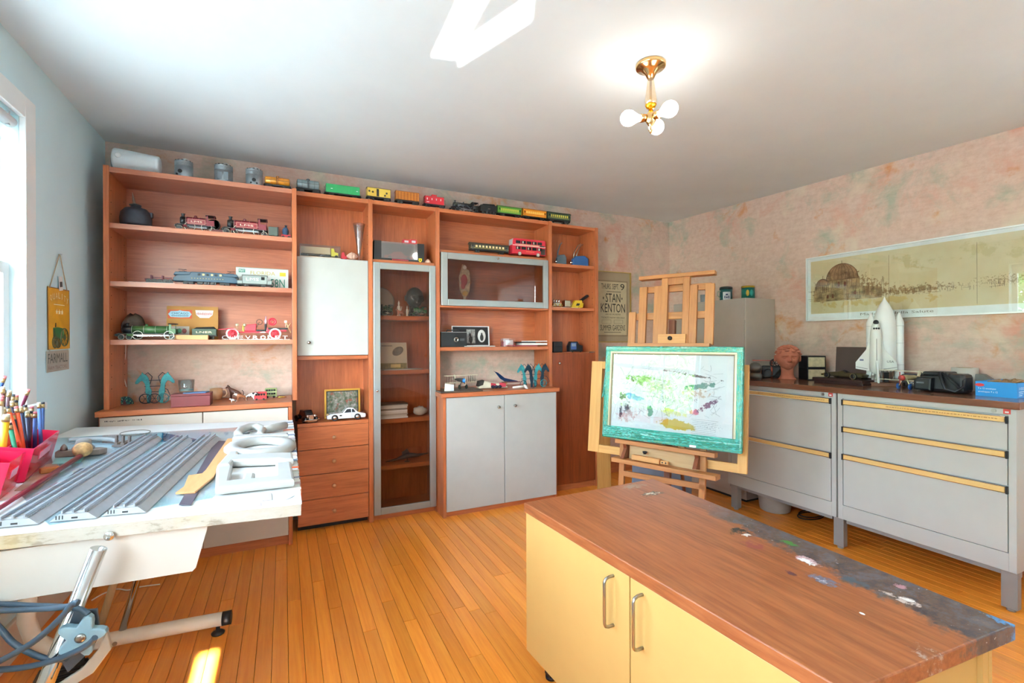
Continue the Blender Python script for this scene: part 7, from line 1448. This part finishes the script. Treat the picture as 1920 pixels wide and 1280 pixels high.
for cy, rr, zc in ((PL_-.215, .105, zb+.145), (PL_-.085, .045, zb+.115)):
    for j in range(9):
        f = -1+2*j/8; pts = [(bI, cy+rr*f*math.cos(a), zc+rr*1.05*math.sin(a)) for a in [PI/2*i/7 for i in range(8)]]; m.tube(pts, .0012, 4)
    m.tube([(bI, cy+rr*math.cos(a), zc+rr*1.05*math.sin(a)) for a in [PI*i/16 for i in range(17)]], .0018, 4); stroke(cy-rr, zc, 2*rr, 0, .0014); stroke(cy, zc+rr*1.05, 0, .02, .0012)
    for j in range(7): stroke(cy-rr*.9+rr*1.8*j/6, zc-.05, 0, .045, .0012)
for i in range(90):
    y = PL_-.5-r3.random()*.55; stroke(y, zb+.004+.03*r3.random(), 0, .008+.02*r3.random(), .0005)
    if i % 3 == 0: stroke(y, zb+.03*r3.random(), .04*r3.random(), 0, .0006)
for y in (PL_-.50, PL_-.93): stroke(y, PB+.01, 0, PT-PB-.04, .0006)
for i in range(90):
    y = PL_-1.15-r3.random()*.26; stroke(y, zb+.01+.09*r3.random(), 0, .006+.015*r3.random(), .0005)
m.obj('ink_lines', M('6f4f38', .8), dw)['kind'] = 'stuff'
m = MB(); 
for cy, z0_, h_ in ((PL_-.235, zb+.095, .028), (PL_-.195, zb+.098, .028), (PL_-.155, zb+.02, .024), (PL_-.12, zb+.02, .020), (PL_-.30, zb+.035, .02)): MB().prism([(cy-.007, z0_), (cy+.007, z0_), (cy+.007, z0_+h_), (cy, z0_+h_+.008), (cy-.007, z0_+h_)], bI-.0002, bI+.0008, 'x').obj('window_print', M('7a4632', .8), dw)
for cy, rr, zc in ((PL_-.215, .105, zb+.145), (PL_-.085, .045, zb+.115)): MB().prism([(cy+rr*math.cos(a), zc+rr*1.05*math.sin(a)) for a in [PI*i/16 for i in range(17)]], bI+.0002, bI+.0009, 'x').obj('dome_print', M('a8805c', .8, var=.3, sc=30), dw)
MB().prism([(PL_-.02, zb), (PL_-.46, zb), (PL_-.46, zb+.07), (PL_-.33, zb+.09), (PL_-.33, zb+.145), (PL_-.10, zb+.145), (PL_-.10, zb+.115), (PL_-.03, zb+.115)], bI+.0003, bI+.0009, 'x').obj('church_print', M('b8956a', .8, var=.3, sc=25), dw)
m.bm.free()
ya = at(1664, 590, 'x', R-.012).y-1.45; text(lp, 'Madonna della Salute', (-.0104, ya+.16, PB-.026), (0, -1, 0), (0, 0, 1), .40, .016, M('8a8678', .7))
bxx('glass', clear('fafcfc', .06, .003, 'picture_glass2'), lp, -.018, -.016, YA-.008, YB_+.008, ZA+.008, ZB-.008)
# ------------------------------------------------------------ things on the grey cupboard
def onp(u, v, z, far=3.36):
    p = at(u, v, 'z', z)
    return Vector((far, far*p.y/p.x, z)) if p.x > far else p
ZK = 1.5605
def upright(name, label, cat, u0, u1, vt, vb, z, depth=None, group=None):
    """thing on a horizontal surface at height z; returns thing, radius, height"""
    p = onp((u0+u1)/2, vb, z) if depth is None else Vector((depth[0], depth[1], z)); w_ = (Vector(p)-Vector((0, 0, HC))).dot(_fw); r_ = (u1-u0)/2*w_/FPX; h = (vb-vt)*w_/FPX
    return thing(name, label, cat, (p[0], p[1], z), 0, group), r_, h
def mug_(t, r_, h, mat, lid=None, hd=None):
    MB().lathe([(r_*.92, 0), (r_, .004), (r_, h*.98), (r_*.9, h*.98), (r_*.86, .008), (0, .006)], (0, 0, 0), 'z', 22).obj('cup', mat, t)
    if hd is not None: a = hd; MB().tube([(r_*.95*math.cos(a), r_*.95*math.sin(a), h*.78), (r_*1.5*math.cos(a), r_*1.5*math.sin(a), h*.76), (r_*1.6*math.cos(a), r_*1.6*math.sin(a), h*.45), (r_*.95*math.cos(a), r_*.95*math.sin(a), h*.2)], .005, 8).obj('handle', M('b4b49a', .4), t)
    if lid: MB().lathe([(r_*1.03, h*.90), (r_*1.03, h*1.06), (r_*.9, h*1.12), (0, h*1.12)], (0, 0, 0), 'z', 22).obj('lid', lid, t)
cp = Vector((3.30, 2.72, ZK))
t, r_, h = upright('travel_mug', 'teal mug with a dark lid and a white crest panel on the grey cupboard', 'mug', 1344, 1366, 528, 556, ZK, (3.315, 2.80)); mug_(t, r_, h*.86, M('1f5a58', .35), M('1c2426', .4), math.radians(165))
for j, aa in enumerate([math.radians(228)]):
    pn = MB(); n = 8; A_ = []
    for i in range(n+1):
        a = aa-.62+1.24*i/n; A_.append((r_*1.012*math.cos(a), r_*1.012*math.sin(a)))
    pn.prism(A_+[(x*.985, y*.985) for x, y in A_[::-1]], h*.06, h*.60, 'z').obj('white_panel', M('d4d6d8', .4), t)
    for zq, rq in ((.42, .010), (.24, .007)): MB().ball((r_*1.02*math.cos(aa), r_*1.02*math.sin(aa), h*zq), (rq, rq, .007), 10).obj('crest', M('2a3a6a', .5), t)
    for s_ in (-.3, .3): MB().ball((r_*1.02*math.cos(aa+s_), r_*1.02*math.sin(aa+s_), h*.26), (.004, .004, .012), 8).obj('crest', M('2a3a6a', .5), t)
t, r_, h = upright('tea_tin', 'round teal and gold tin on the grey cupboard, right of the mug', 'tin', 1373, 1396, 531, 555, ZK, (3.30, 2.58)); MB().lathe([(r_, 0), (r_, h*.86), (0, h*.86)], (0, 0, 0), 'z', 24).obj('can', M('1f7a6e', .3, .4, var=.1), t); MB().lathe([(r_*1.02, h*.86), (r_*1.03, h), (r_*.9, h*1.02), (0, h*1.0)], (0, 0, 0), 'z', 24).obj('lid', M('b8942e', .35, .6), t)
for a, cc in ((math.radians(215), 'd0a83a'), (math.radians(250), '2aa49a')): MB().ball((r_*.99*math.cos(a), r_*.99*math.sin(a), h*.45), (.012, .012, .026), 10).obj('painted_motif', M(cc, .4), t)
t, r_, h = upright('grey_cup', 'grey cup on the grey cupboard, half behind the easel', 'cup', 1294, 1308, 524, 540, ZK, (3.34, 3.05)); mug_(t, r_, h*1.05, M('8a9496', .5, var=.1))
# ------------------------------------------------------------ things on the dark laminate top
ZW = .9545
def face_cam(p): return math.atan2(-(0-p[0]), -(p[1]-0))  # turn local -y towards the camera
p = onp(1476, 711, ZW); hd_h = (711-646)*((p-Vector((0, 0, HC))).dot(_fw))/FPX/1.40
HR = -math.atan2(p.x, p.y)
head('terracotta_head', 'terracotta bust of a curly haired child on the dark worktop', 'sculpture', p.x+.02, p.y+.01, ZW, hd_h, M('bd6f54', .75, var=.06, sc=20, bmp=.15), HR+.20, wide=.86, amp=1.45)
t, r_, h = upright('stacked_pots', 'two grey metal domed pots stacked at the left end of the worktop', 'pot', 1404, 1428, 679, 711, ZW); GP = M('6b675f', .4, .5, var=.12)
MB().lathe([(r_*.8, 0), (r_, h*.12), (r_*.98, h*.28), (r_*.7, h*.42), (0, h*.44)], (0, 0, 0), 'z', 24).obj('lower_pot', GP, t); MB().lathe([(r_*.7, h*.44), (r_*1.0, h*.58), (r_*.98, h*.76), (r_*.6, h*.94), (r_*.2, h), (0, h)], (0, 0, 0), 'z', 24).obj('upper_pot', GP, t)
t, r_, h = upright('film_camera', 'black camera with lens and straps between pots and terracotta head', 'camera', 1428, 1460, 684, 711, ZW, onp(1446, 707, ZW)); t.rotation_euler = (0, 0, HR)
MB().box(-r_, r_, -.03, .03, 0, h*.8, .008).obj('body', M('16181c', .5, var=.1), t); MB().cyl((-r_*.3, -.03, h*.36), (-r_*.3, -.075, h*.34), .026, .024, 18).obj('lens', BLACK, t); MB().tube([(-r_, -.02, h*.7), (-r_*1.2, -.06, h*.3), (-r_*.6, -.08, h*.05), (r_*.4, -.09, h*.2), (r_, -.03, h*.6)], .006, 8).obj('strap', M('3a3632', .6), t)
t = thing('stick_plane', 'thin wooden stick with a small black propeller lying over the camera', 'model', tuple(onp(1440, 704, ZW, 3.3)+Vector((0, -.03, 0)))); t.rotation_euler = (0, 0, HR)
MB().box(-.13, .07, -.004, .004, .125, .133).cyl((.0, 0, 0), (.0, 0, .128), .006, n=8).obj('stick', M('9a4a34', .5), t); m = MB().ring((.02, -.012, .110), .030, .004, 'y', 18, 6)
for i in range(3): m.cyl((.02-.028*math.cos(i*PI/3), -.012, .110-.028*math.sin(i*PI/3)), (.02+.028*math.cos(i*PI/3), -.012, .110+.028*math.sin(i*PI/3)), .003, n=6)
m.obj('propeller', BLACK, t)
bp = onp(1521, 711, ZW); w_ = (bp-Vector((0, 0, HC))).dot(_fw)/FPX; zz = ZW
for i, lab in enumerate(('lower black book box with a cream spine beside the head', 'upper black book box with a cream spine beside the head')):
    hh = 22.5*w_; t = thing('book_box', lab, 'box', (bp.x+.03, bp.y+.005, zz), HR+.45, 'black book boxes'); 
    MB().box(-.062, .062, -.045, .075, 0, hh, .002).obj('case', BLACK, t); bx('label', M('c8b894', .6, var=.1, sc=40), t, -.056, .054, -.0465, -.044, .008, hh-.010); zz += hh+.0008
# dark display board with a racing car
p0, p1 = onp(1526, 716, ZW), onp(1618, 724, ZW); cx = (p0+p1)/2; L_ = (p1-p0).length; rz = math.atan2(p1.y-p0.y, p1.x-p0.x)
DKB = wood('3c2a26', '2a1c1a', 'x', .35, 1.4, 20)
t = thing('display_plinth', 'low two step dark wooden plinth carrying a model racing car', 'plinth', (cx.x, cx.y, ZW), rz); MB().box(-L_*.5, L_*.5, 0, .13, 0, .016, .002).box(-L_*.53, L_*.49, -.004, .135, .016, .034, .003).obj('base', DKB, t)
o = MB().box(-.16, .13, -.006, .006, 0, .235, .002).obj('dark_panel', wood('5a4540', '48363', 'z', .4) if 0 else M('54443f', .35, var=.05)); tag(o, 'plain dark brown panel standing behind the racing car', 'panel'); pc = cx+Vector((-math.sin(rz), math.cos(rz), 0))*.155+Vector((math.cos(rz), math.sin(rz), 0))*.03; o.location = (pc.x, pc.y, ZW); o.rotation_euler = (-.06, 0, rz)
t = thing('racing_car', 'dark olive model racing car standing on the dark plinth', 'toy vehicle', (cx.x-math.sin(rz)*.06, cx.y+math.cos(rz)*.06, ZW+.0345), rz); OL = M('4a4228', .3, .2, var=.15, coat=.5)
MB().prism([(-.135, .012), (.13, .012), (.14, .03), (.10, .040), (.03, .036), (.0, .050), (-.03, .044), (-.10, .036), (-.14, .024)], -.032, .032, 'y', .008).obj('body', OL, t); MB().ball((.0, 0, .042), (.022, .016, .014), 10).obj('cockpit', BLACK, t)
for x in (-.085, .09):
    for y in (-.040, .040): wheel(t, x, y, .019, .019, .012, BLACK, 0, M('8a7a50', .4, .5))
# space shuttle stack
sp = onp(1650, 723, ZW, 3.36); ws = (sp-Vector((0, 0, HC))).dot(_fw)/FPX; SR = -math.atan2(sp.x, sp.y)
sh = thing('shuttle_model', 'tall white model space shuttle with tank and boosters on the worktop', 'model', (sp.x+.0, sp.y+.0, ZW), SR+.16)
WHT = M('e2e2de', .35, var=.03); WH2 = M('d9d8d0', .4, var=.03); BK = M('1a1a1c', .5)
u = ws
bxb = MB().prism([(-36*u, -9*u), (30*u, -14*u), (40*u, 16*u), (-20*u, 20*u)], 0, 7*u, 'z', .002).obj('base', wood('7a4a2c', '5c341e', 'x', .4), sh)
MB().lathe([(17*u, 32*u), (17.5*u, 36*u), (17.5*u, 112*u), (16.5*u, 124*u), (13*u, 140*u), (7.5*u, 152*u), (3*u, 160*u), (1.2*u, 165*u), (0, 168*u)], (8*u, 6*u, 0), 'z', 28).lathe([(0, 24*u), (10*u, 26*u), (17*u, 32*u)], (8*u, 6*u, 0), 'z', 28).obj('fuel_tank', WHT, sh)
for x, y in ((30*u, 8*u), (-12*u, 10*u)):
    q = MB().lathe([(9*u, 14*u), (8*u, 20*u), (7.3*u, 24*u), (7.3*u, 118*u), (6.6*u, 121*u), (1.5*u, 136*u), (0, 138*u)], (x, y, 0), 'z', 20).obj('booster', WHT, sh)
    for zf in (40, 80, 112): MB().ring((x, y, zf*u), 7.35*u, .35*u, 'z', 20, 5).obj('band', M('b8b8b4', .4), q)
# orbiter, belly to the tank, nose up
fz = lambda v: (720-v)*u
m = MB().lathe([(4*u, fz(697)), (8*u, fz(692)), (9*u, fz(680)), (9*u, fz(628)), (8.2*u, fz(618)), (6.2*u, fz(607)), (3.6*u, fz(600)), (0, fz(597))], (-9*u, -18*u, 0), 'z', 22).obj('orbiter_body', WH2, sh)
MB().ball((-9*u, -20*u, fz(602)), (4.4*u, 4.6*u, 5*u), 14).obj('nose_cap', BK, sh); 
for dx in (-5, 0, 5): MB().ball((-9*u+dx*.7*u, -25*u, fz(613)), (1.7*u, 1.4*u, 1.8*u), 8).obj('cockpit_window', BK, sh)
for s_, nm in ((-1, 0), (1, 1)):
    tip = 26 if s_ < 0 else 28
    q = MB().prism([(-9*u+s_*9*u, fz(630)), (-9*u+s_*14*u, fz(652)), (-9*u+s_*(tip+4)*u, fz(676)), (-9*u+s_*(tip+4)*u, fz(688)), (-9*u+s_*9*u, fz(692))], -15*u, -12.5*u, 'y', .001).obj('wing', WH2, sh)
    MB().prism([(-9*u+s_*12*u, fz(688.5)), (-9*u+s_*(tip+3.5)*u, fz(684.5)), (-9*u+s_*(tip+3.5)*u, fz(683.9)), (-9*u+s_*12*u, fz(687.7))], -15.4*u, -14.9*u, 'y').obj('flap_line', BK, q)
    if nm: text(q, 'USA', (-9*u+s_*17*u, -15.4*u, fz(676)), (1, 0, 0), (0, 0, 1), 10*u, 4*u, BK)
    else: bx('flag_mark', M('6a6a80', .5), q, -9*u-24*u, -9*u-18*u, -15.4*u, -15*u, fz(673), fz(670))
MB().prism([(-27*u, fz(684)), (-38*u, fz(710)), (-44*u, fz(712)), (-42*u, fz(700)), (-29*u, fz(672))], -10.5*u, -7.5*u, 'x', .001).obj('tail_fin', WH2, sh)
for dx, dz in ((-4, 697), (4, 697), (0, 702)): MB().lathe([(4.4*u, fz(dz+7)), (3.2*u, fz(dz)), (2*u, fz(dz-5))], (-9*u+dx*u, -19*u, 0), 'z', 14).obj('engine_bell', M('b4b2ac', .4, .5), sh)
MB().box(-9.3*u, -8.7*u, -27.3*u, -26.8*u, fz(690), fz(632)).obj('door_line', BK, sh)
MB().cyl((-4*u, 4*u, 7*u), (-4*u, 4*u, 26*u), 8.5*u, n=20).obj('pedestal', WHT, sh); MB().box(6*u, 13*u, -2*u, 4*u, 7*u, 30*u).obj('post', BK, sh)
# toy biplane, jar, camera bag, tape, box
p = onp(1702, 729, ZW); biplane('cream and red toy biplane with blue wheels on the dark worktop', p.x-.02, p.y-.01, ZW, .265, SR-.50, 'd8ccb0', 'b03a34', 'c8b888', '2a5a9c', 0, 'toy_biplane')
for i in range(5):
    pass
p = onp(1711, 725, ZW); o = MB().tube([(-.03, 0, .010), (-.01, .008, .012), (.015, -.004, .010), (.035, .003, .012)], [.008, .010, .009, .006], 8).obj('silver_key', M('c8c6c0', .25, .8)); tag(o, 'small silver metal piece in front of the toy biplane', 'ornament'); o.location = (p.x+.03, p.y-.03, ZW)
t, r_, h = upright('jar', 'low jar with a dark blue lid behind the toy biplane', 'jar', 1693, 1734, 689, 712, ZW, onp(1714, 712, ZW, 3.41)); r_ *= 1.06; h *= 1.06; MB().lathe([(r_*.85, 0), (r_*.9, .004), (r_*.9, h*.70), (0, h*.70)], (0, 0, 0), 'z', 24).obj('body', clear('d8dce0', .1, .05, 'jar_glass', .25, 'b8b8b4'), t); MB().lathe([(r_*.98, h*.72), (r_, h*.76), (r_, h*.92), (r_*.9, h*.96), (r_*.85, h*.93), (0, h*.93)], (0, 0, 0), 'z', 26).obj('lid', M('2a3658', .35), t)
p = onp(1789, 737, ZW); wb = (p-Vector((0, 0, HC))).dot(_fw)/FPX; t = thing('camera_bag', 'black leather camera bag with a strap on the dark worktop', 'bag', (p.x+.04, p.y+.05, ZW), SR-.45); LB = M('1b1a1d', .38, var=.15, bmp=.2)
MB().box(-36*wb, 34*wb, -.05, .06, 0, 36*wb, .018).obj('body', LB, t); MB().prism([(-39*wb, 3*wb), (-12*wb, 2*wb), (-10*wb, 27*wb), (-34*wb, 28*wb), (-40*wb, 20*wb)], -.085, -.045, 'y', .010).obj('lens_pocket', LB, t); MB().box(-30*wb, 10*wb, -.055, .062, 30*wb, 39*wb, .010).obj('flap', LB, t)
MB().tube([(-2*wb, -.06, 38*wb), (4*wb, -.075, 24*wb), (10*wb, -.085, 8*wb), (24*wb, -.08, 4*wb), (34*wb, -.06, 14*wb), (30*wb, -.03, 30*wb)], .007, 8).tube([(2*wb, -.05, 38*wb), (16*wb, -.075, 26*wb), (30*wb, -.075, 10*wb)], .006, 8).obj('strap', M('232226', .45), t); MB().box(-34*wb, -22*wb, -.0862, -.084, 16*wb, 19*wb).obj('worn_print', M('6a6a70', .5), t)
tp = onp(1809, 722, ZW, 3.41)
t = thing('tape_roll', 'roll of pale grey tape behind the camera bag', 'tape', (tp.x, tp.y, ZW), 0); wr = 19*(tp-Vector((0, 0, HC))).dot(_fw)/FPX; hz = at(1809, 689, 'x', tp.x).z-ZW
MB().lathe([(wr*.62, 0), (wr, 0), (wr, hz), (wr*.62, hz), (wr*.62, 0)], (0, 0, 0), 'z', 28).obj('tape', M('c4bcb0', .5, var=.04), t); MB().lathe([(wr*.56, 0), (wr*.615, 0), (wr*.615, hz*1.003), (wr*.56, hz*1.003), (wr*.56, 0)], (0, 0, 0), 'z', 28).obj('core', M('a88a64', .7), t)
gp = onp(1838, 722, ZW, 3.42); o = MB().prism([(-.035, 0), (.05, 0), (.048, .07), (.02, .092), (-.035, .095)], -.03, .03, 'y', .006).obj('grey_case', M('77726a', .5)); tag(o, 'grey rounded case behind the blue envelope box', 'case'); o.location = (gp.x, gp.y, ZW); o.rotation_euler = (0, 0, SR-.3)
a, b = onp(1829, 741, ZW), onp(1907, 747, ZW); L_ = (b-a).length; rz = math.atan2(b.y-a.y, b.x-a.x); hb = (741-714)*((a-Vector((0, 0, HC))).dot(_fw))/FPX
t = thing('envelope_box', 'bright blue open cardboard box of envelopes at the worktop corner', 'box', (a.x, a.y, ZW), rz); BL = M('1e8fd6', .4, var=.03); dp = .26
m_ = [bx('front_panel', BL, t, 0, L_, 0, .003, 0, hb), bx('back_panel', BL, t, 0, L_, dp-.003, dp, 0, hb), bx('end_panel', BL, t, 0, .003, .003, dp-.003, 0, hb), bx('end_panel', BL, t, L_-.003, L_, .003, dp-.003, 0, hb), bx('bottom_panel', BL, t, .003, L_-.003, .003, dp-.003, 0, .003)]
WT = M('f0f4f8', .5); fp = m_[0]; MB().prism([(L_*.07+.008*math.cos(a_)*2.2, hb*.76+.008*math.sin(a_)) for a_ in [2*PI*i/16 for i in range(16)]], -.0008, 0, 'y').obj('red_badge', M('d8343c', .5), fp).location = (L_*.04, 0, 0); text(fp, 'XXXXX' if 0 else 'caro', (L_*.065, -.001, hb*.72), (1, 0, 0), (0, 0, 1), L_*.09, hb*.10, WT) if 0 else None
text(fp, '9 x 12 envelopes', (L_*.07, -.0004, hb*.44), (1, 0, 0), (0, 0, 1), L_*.44, hb*.15, WT); text(fp, 'enveloppes 9 x 12', (L_*.07, -.0004, hb*.22), (1, 0, 0), (0, 0, 1), L_*.48, hb*.15, WT)
ep_ = m_[3]; text(ep_, '100', (L_+.0004, .02, hb*.52), (0, 1, 0), (0, 0, 1), .05, hb*.20, WT); m = MB()
for i in range(3): m.box(L_, L_+.0006, .02, .075-.01*i, hb*(.38-.12*i), hb*(.42-.12*i))
m.obj('small_print', WT, ep_)
m = MB(); r3 = random.Random(31)
for i in range(26): x = r3.uniform(.05, L_-.03); y = r3.uniform(.03, dp-.03); a_ = r3.uniform(0, PI); l_ = r3.uniform(.02, .06); m.tube([(x-l_*math.cos(a_)*.5, max(.01, y-l_*math.sin(a_)*.5), hb*.86+.01*r3.random()), (x+l_*math.cos(a_)*.4, y+l_*math.sin(a_)*.4, hb*.92+.014*r3.random())], .005, 6)
m.obj('wood_scraps', M('9a7450', .7, var=.2), t)['kind'] = 'stuff'; bx('envelopes', M('c8a878', .7), t, .004, L_-.004, .004, dp-.004, .004, hb*.84)
# under the steel cabinets
o = MB().ring((0, 0, .006), .11, .004, 'z', 30, 6, 1, .55).ring((.02, .01, .013), .10, .004, 'z', 30, 6, 1, .6).obj('cable_coil', BLACK); tag(o, 'loose coil of black cable on the floor under the steel cabinet', 'cable'); q = at(1520, 968, 'z', 0); o.location = (q.x, q.y, 0)
t = thing('storage_bin', 'pale grey rounded bin under the left steel cabinet', 'bin', (3.22, 2.30, 0), .1); MB().lathe([(.085, 0), (.10, .01), (.115, .13), (.12, .14), (.115, .145), (0, .145)], (0, 0, 0), 'z', 24).obj('body', M('b8b2a8', .6), t)
# ------------------------------------------------------------ ceiling lamp
lx, ly = 1.402, 1.56; lz = ceil_z(lx, ly); cl = thing('ceiling_lamp', 'brass ceiling lamp with a glass stem and three bare glowing bulbs', 'lamp', (lx, ly, lz-.0005))
BR = M('d8b078', .18, 1, var=.04)
MB().lathe([(.060, 0), (.062, -.004), (.062, -.014), (.058, -.018), (.040, -.022), (.034, -.034), (.022, -.044), (.014, -.062), (0, -.062)], (0, 0, 0), 'z', 30).obj('canopy', BR, cl)
st = MB(); n = 16
st.lathe([(.013, -.062), (.015, -.08), (.020, -.12), (.025, -.155), (.024, -.170), (.015, -.176)], (0, 0, 0), 'z', 16).obj('glass_stem', clear('f4e8d4', .16, .05, 'stem_glass', .25, 'f0dcc0'), cl); MB().cyl((0, 0, -.06), (0, 0, -.20), .005, n=8).obj('rod', BRASS, cl); MB().lathe([(.022, -.168), (.024, -.174), (.018, -.184), (.008, -.190), (0, -.190)], (0, 0, 0), 'z', 20).obj('lower_cap', M('e0a020', .25, .9), cl)
hz = -.228; MB().lathe([(.006, hz+.04), (.014, hz+.022), (.022, hz+.012), (.022, hz-.014), (.014, hz-.026), (.006, hz-.040), (.010, hz-.050), (.006, hz-.060), (0, hz-.068)], (0, 0, 0), 'z', 18).obj('hub', BR, cl)
bm2, nt, b = nodes('bulb_glow'); b.inputs['Base Color'].default_value = (1, .95, .9, 1); b.inputs['Emission Color'].default_value = (1, .95, .88, 1); b.inputs['Emission Strength'].default_value = 16; BULB = bm2
r2_, f2_ = Vector((.902, -.432, 0)), Vector((.432, .902, 0))
for dv in (-r2_*1.0, r2_*.55-f2_*.8, r2_*.5+f2_*.85):
    d = dv.normalized(); so = MB().cyl(d*.018+Vector((0, 0, hz)), d*.044+Vector((0, 0, hz)), .015, .018, 16).obj('socket', BR, cl)
    q = d.to_track_quat('Z', 'Y').to_matrix().to_4x4(); q.translation = d*.038+Vector((0, 0, hz))
    MB().lathe([(.012, 0), (.013, .012), (.020, .026), (.030, .042), (.033, .056), (.030, .072), (.020, .084), (.008, .0895), (0, .090)], (0, 0, 0), 'z', 20).xf(q).obj('bulb', BULB, so)
# ------------------------------------------------------------ left wall: tin sign, roller blind
XW = L+.0035
sg = thing('tin_sign', 'yellow tractor sign hanging by twine on the left wall, a white lettered panel below', 'sign', (XW, 2.97, 1.35)); sg.rotation_euler = (math.radians(1.0), 0, 0)
a0, a1 = -.122, .118; b0, b1 = -.146, .142
SY = M('d99a26', .45, var=.08, sc=14); up_ = bx('upper_panel', SY, sg, -.001, .001, a0, a1, b0, b1)
edge = fr = MB().box(-.0012, .0014, a0, a1, b1-.004, b1).box(-.0012, .0014, a0, a0+.004, b0, b1).box(-.0012, .0014, a1-.004, a1, b0, b1).obj('rust_edge', M('8a5a2a', .6), up_)
CRM = M('f0e4c4', .6)
for i, ch in enumerate('QUALITY'):
    f = (i-3)/3; text(up_, ch, (.0014, -.002+f*.088-(.009 if ch != 'I' else .002), b1-.048-.018*abs(f)**1.6), (0, 1, -.22*f), (0, .22*f, 1), .021 if ch != 'I' else .006, .028, CRM, 'letter')
for i in range(12): bx('small_print', CRM, up_, .001, .0016, -.06+i*.010, -.053+i*.010, .062, .066)
def star(y, z, r_): return [(y+(r_ if k % 2 == 0 else r_*.42)*math.sin(k*PI/5), z+(r_ if k % 2 == 0 else r_*.42)*math.cos(k*PI/5)) for k in range(10)]
for i in (-1, 0, 1): MB().prism(star(i*.030, .030, .013), .0008, .0018, 'x').obj('star', CRM, up_)
GR = M('2f6a3c', .5); MB().prism([(-.07, -.045), (-.02, -.042), (.03, -.046), (.045, -.062), (.045, -.095), (-.065, -.098)], .0008, .0020, 'x').obj('tractor_body', GR, up_); MB().prism([(-.05, -.042), (-.046, -.022), (-.040, -.022), (-.040, -.042)], .0008, .0022, 'x').obj('exhaust', INK, up_); bx('radiator_print', M('1c4428', .5), up_, .0018, .0026, -.072, -.052, -.094, -.05)
for y, z, r_ in ((.052, -.090, .042), (-.055, -.112, .026), (-.02, -.116, .022)):
    m = MB().ring((.002, y, z), r_, .0035, 'x', 26, 6).ring((.002, y, z), r_*.25, .003, 'x', 12, 5)
    for k in range(5): m.cyl((.002, y-r_*.95*math.cos(k*PI/5), z-r_*.95*math.sin(k*PI/5)), (.002, y+r_*.95*math.cos(k*PI/5), z+r_*.95*math.sin(k*PI/5)), .0012, n=5)
    m.obj('wheel_print', M('4a4a2a', .5), up_)
lo = bx('lower_panel', M('b9b4a8', .5, .2, var=.08), sg, -.001, .001, a0-.018, a1-.012, -.248, -.152); text(lo, 'FARMALL', (.0014, a0-.008, -.208), (0, 1, 0), (0, 0, 1), .215, .044, M('55584f', .5)); text(lo, 'FARM TRACTORS', (.0014, a0-.004, -.238), (0, 1, 0), (0, 0, 1), .20, .016, M('8a6a5a', .5))
for y in (a0+.01, a1-.02): MB().cyl((.002, y, -.156), (.002, y, b0+.004), .0012, n=5).obj('link', STEEL, sg)
MB().tube([(.002, a0+.015, b1-.006), (.004, -.002, .302)], .0022, 6).tube([(.002, a1-.03, b1-.006), (.004, .004, .302)], .0022, 6).obj('twine', M('b09878', .8), sg); MB().cyl((0, 0, .302), (.012, 0, .304), .003, n=8).obj('nail', STEEL, sg)
tg = bx('price_tag', M('e8e8e6', .5), sg, .003, .004, .01, .052, b1-.012, b1+.055); tg.rotation_euler = (.12, 0, 0); bx('tag_print', M('6a6a6c', .5), tg, .004, .0045, .018, .046, b1+.005, b1+.03)
rb = thing('roller_blind', 'white roller blind rolled up at the top of the left window', 'blind', (L-.02, 1.99, 2.118)); BLN = M('eceeee', .6)
MB().cyl((0, -.595, 0), (0, .595, 0), .022, n=18).obj('roll', BLN, rb); MB().box(-.023, -.020, -.57, .57, -.075, 0).box(-.028, -.016, -.57, .57, -.085, -.072, .002).obj('fabric', BLN, rb); MB().box(.0, .012, .555, .565, -.025, .030).box(.0, .012, -.605, -.597, -.025, .030).obj('bracket', M('c8ccce', .4, .4), rb)
MB().tube([(.03, .615, -.02), (.032, .617, -.5), (.033, .619, -1.05), (.034, .626, -1.10), (.034, .632, -1.05), (.032, .628, -.5), (.031, .622, -.02)], .0018, 6).obj('pull_cord', M('f2f2f0', .6), rb)
# ------------------------------------------------------------ outside the windows
g = struct(bx('ground', M('c9c9c0', .9, var=.1, sc=.6), None, -30, 30, -30, 30, -1.3, -1.2))
def tree(label, x, y, h, R_, cc, seed):
    t = thing('garden_tree', label, 'tree', (x, y, -1.2)); r3 = random.Random(seed)
    MB().tube([(0, 0, 0), (.1, .05, h*.3), (.0, .1, h*.6), (.1, 0, h*.8)], [.16, .13, .09, .04], 10).obj('trunk', M('5a4636', .9), t)
    vs_ = []; fs = []
    for i in range(9000):
        a = r3.uniform(0, 2*PI); ct = r3.uniform(-1, 1); rr = R_*r3.random()**.4; st_ = math.sqrt(1-ct*ct); c = Vector((rr*st_*math.cos(a), rr*st_*math.sin(a), h*.72+rr*ct*.9)); d = Vector((r3.gauss(0, 1), r3.gauss(0, 1), r3.gauss(0, 1))).normalized(); e = d.orthogonal().normalized(); f = d.cross(e); s_ = .07+.06*r3.random(); k = len(vs_)
        vs_ += [c-e*s_, c+f*s_*.5, c+e*s_, c-f*s_*.5]; fs.append((k, k+1, k+2, k+3))
    me = bpy.data.meshes.new('foliage'); me.from_pydata([tuple(v) for v in vs_], [], fs); me.materials.append(M(cc, .6, var=.25, sc=1.5)); o = bpy.data.objects.new('foliage', me); col.objects.link(o); o.parent = t; o['kind'] = 'stuff'
tree('leafy tree outside the left windows, reflected in the picture glass', -12.5, 0.2, 5.2, 2.3, '7a9a48', 1); tree('second leafy tree outside, further along the left wall', -14.0, 5.2, 5.6, 2.4, '6a8a40', 2); tree('tree outside beyond the rear left corner', -13.5, -5.5, 5.4, 2.3, '7f9c50', 3)
clean()
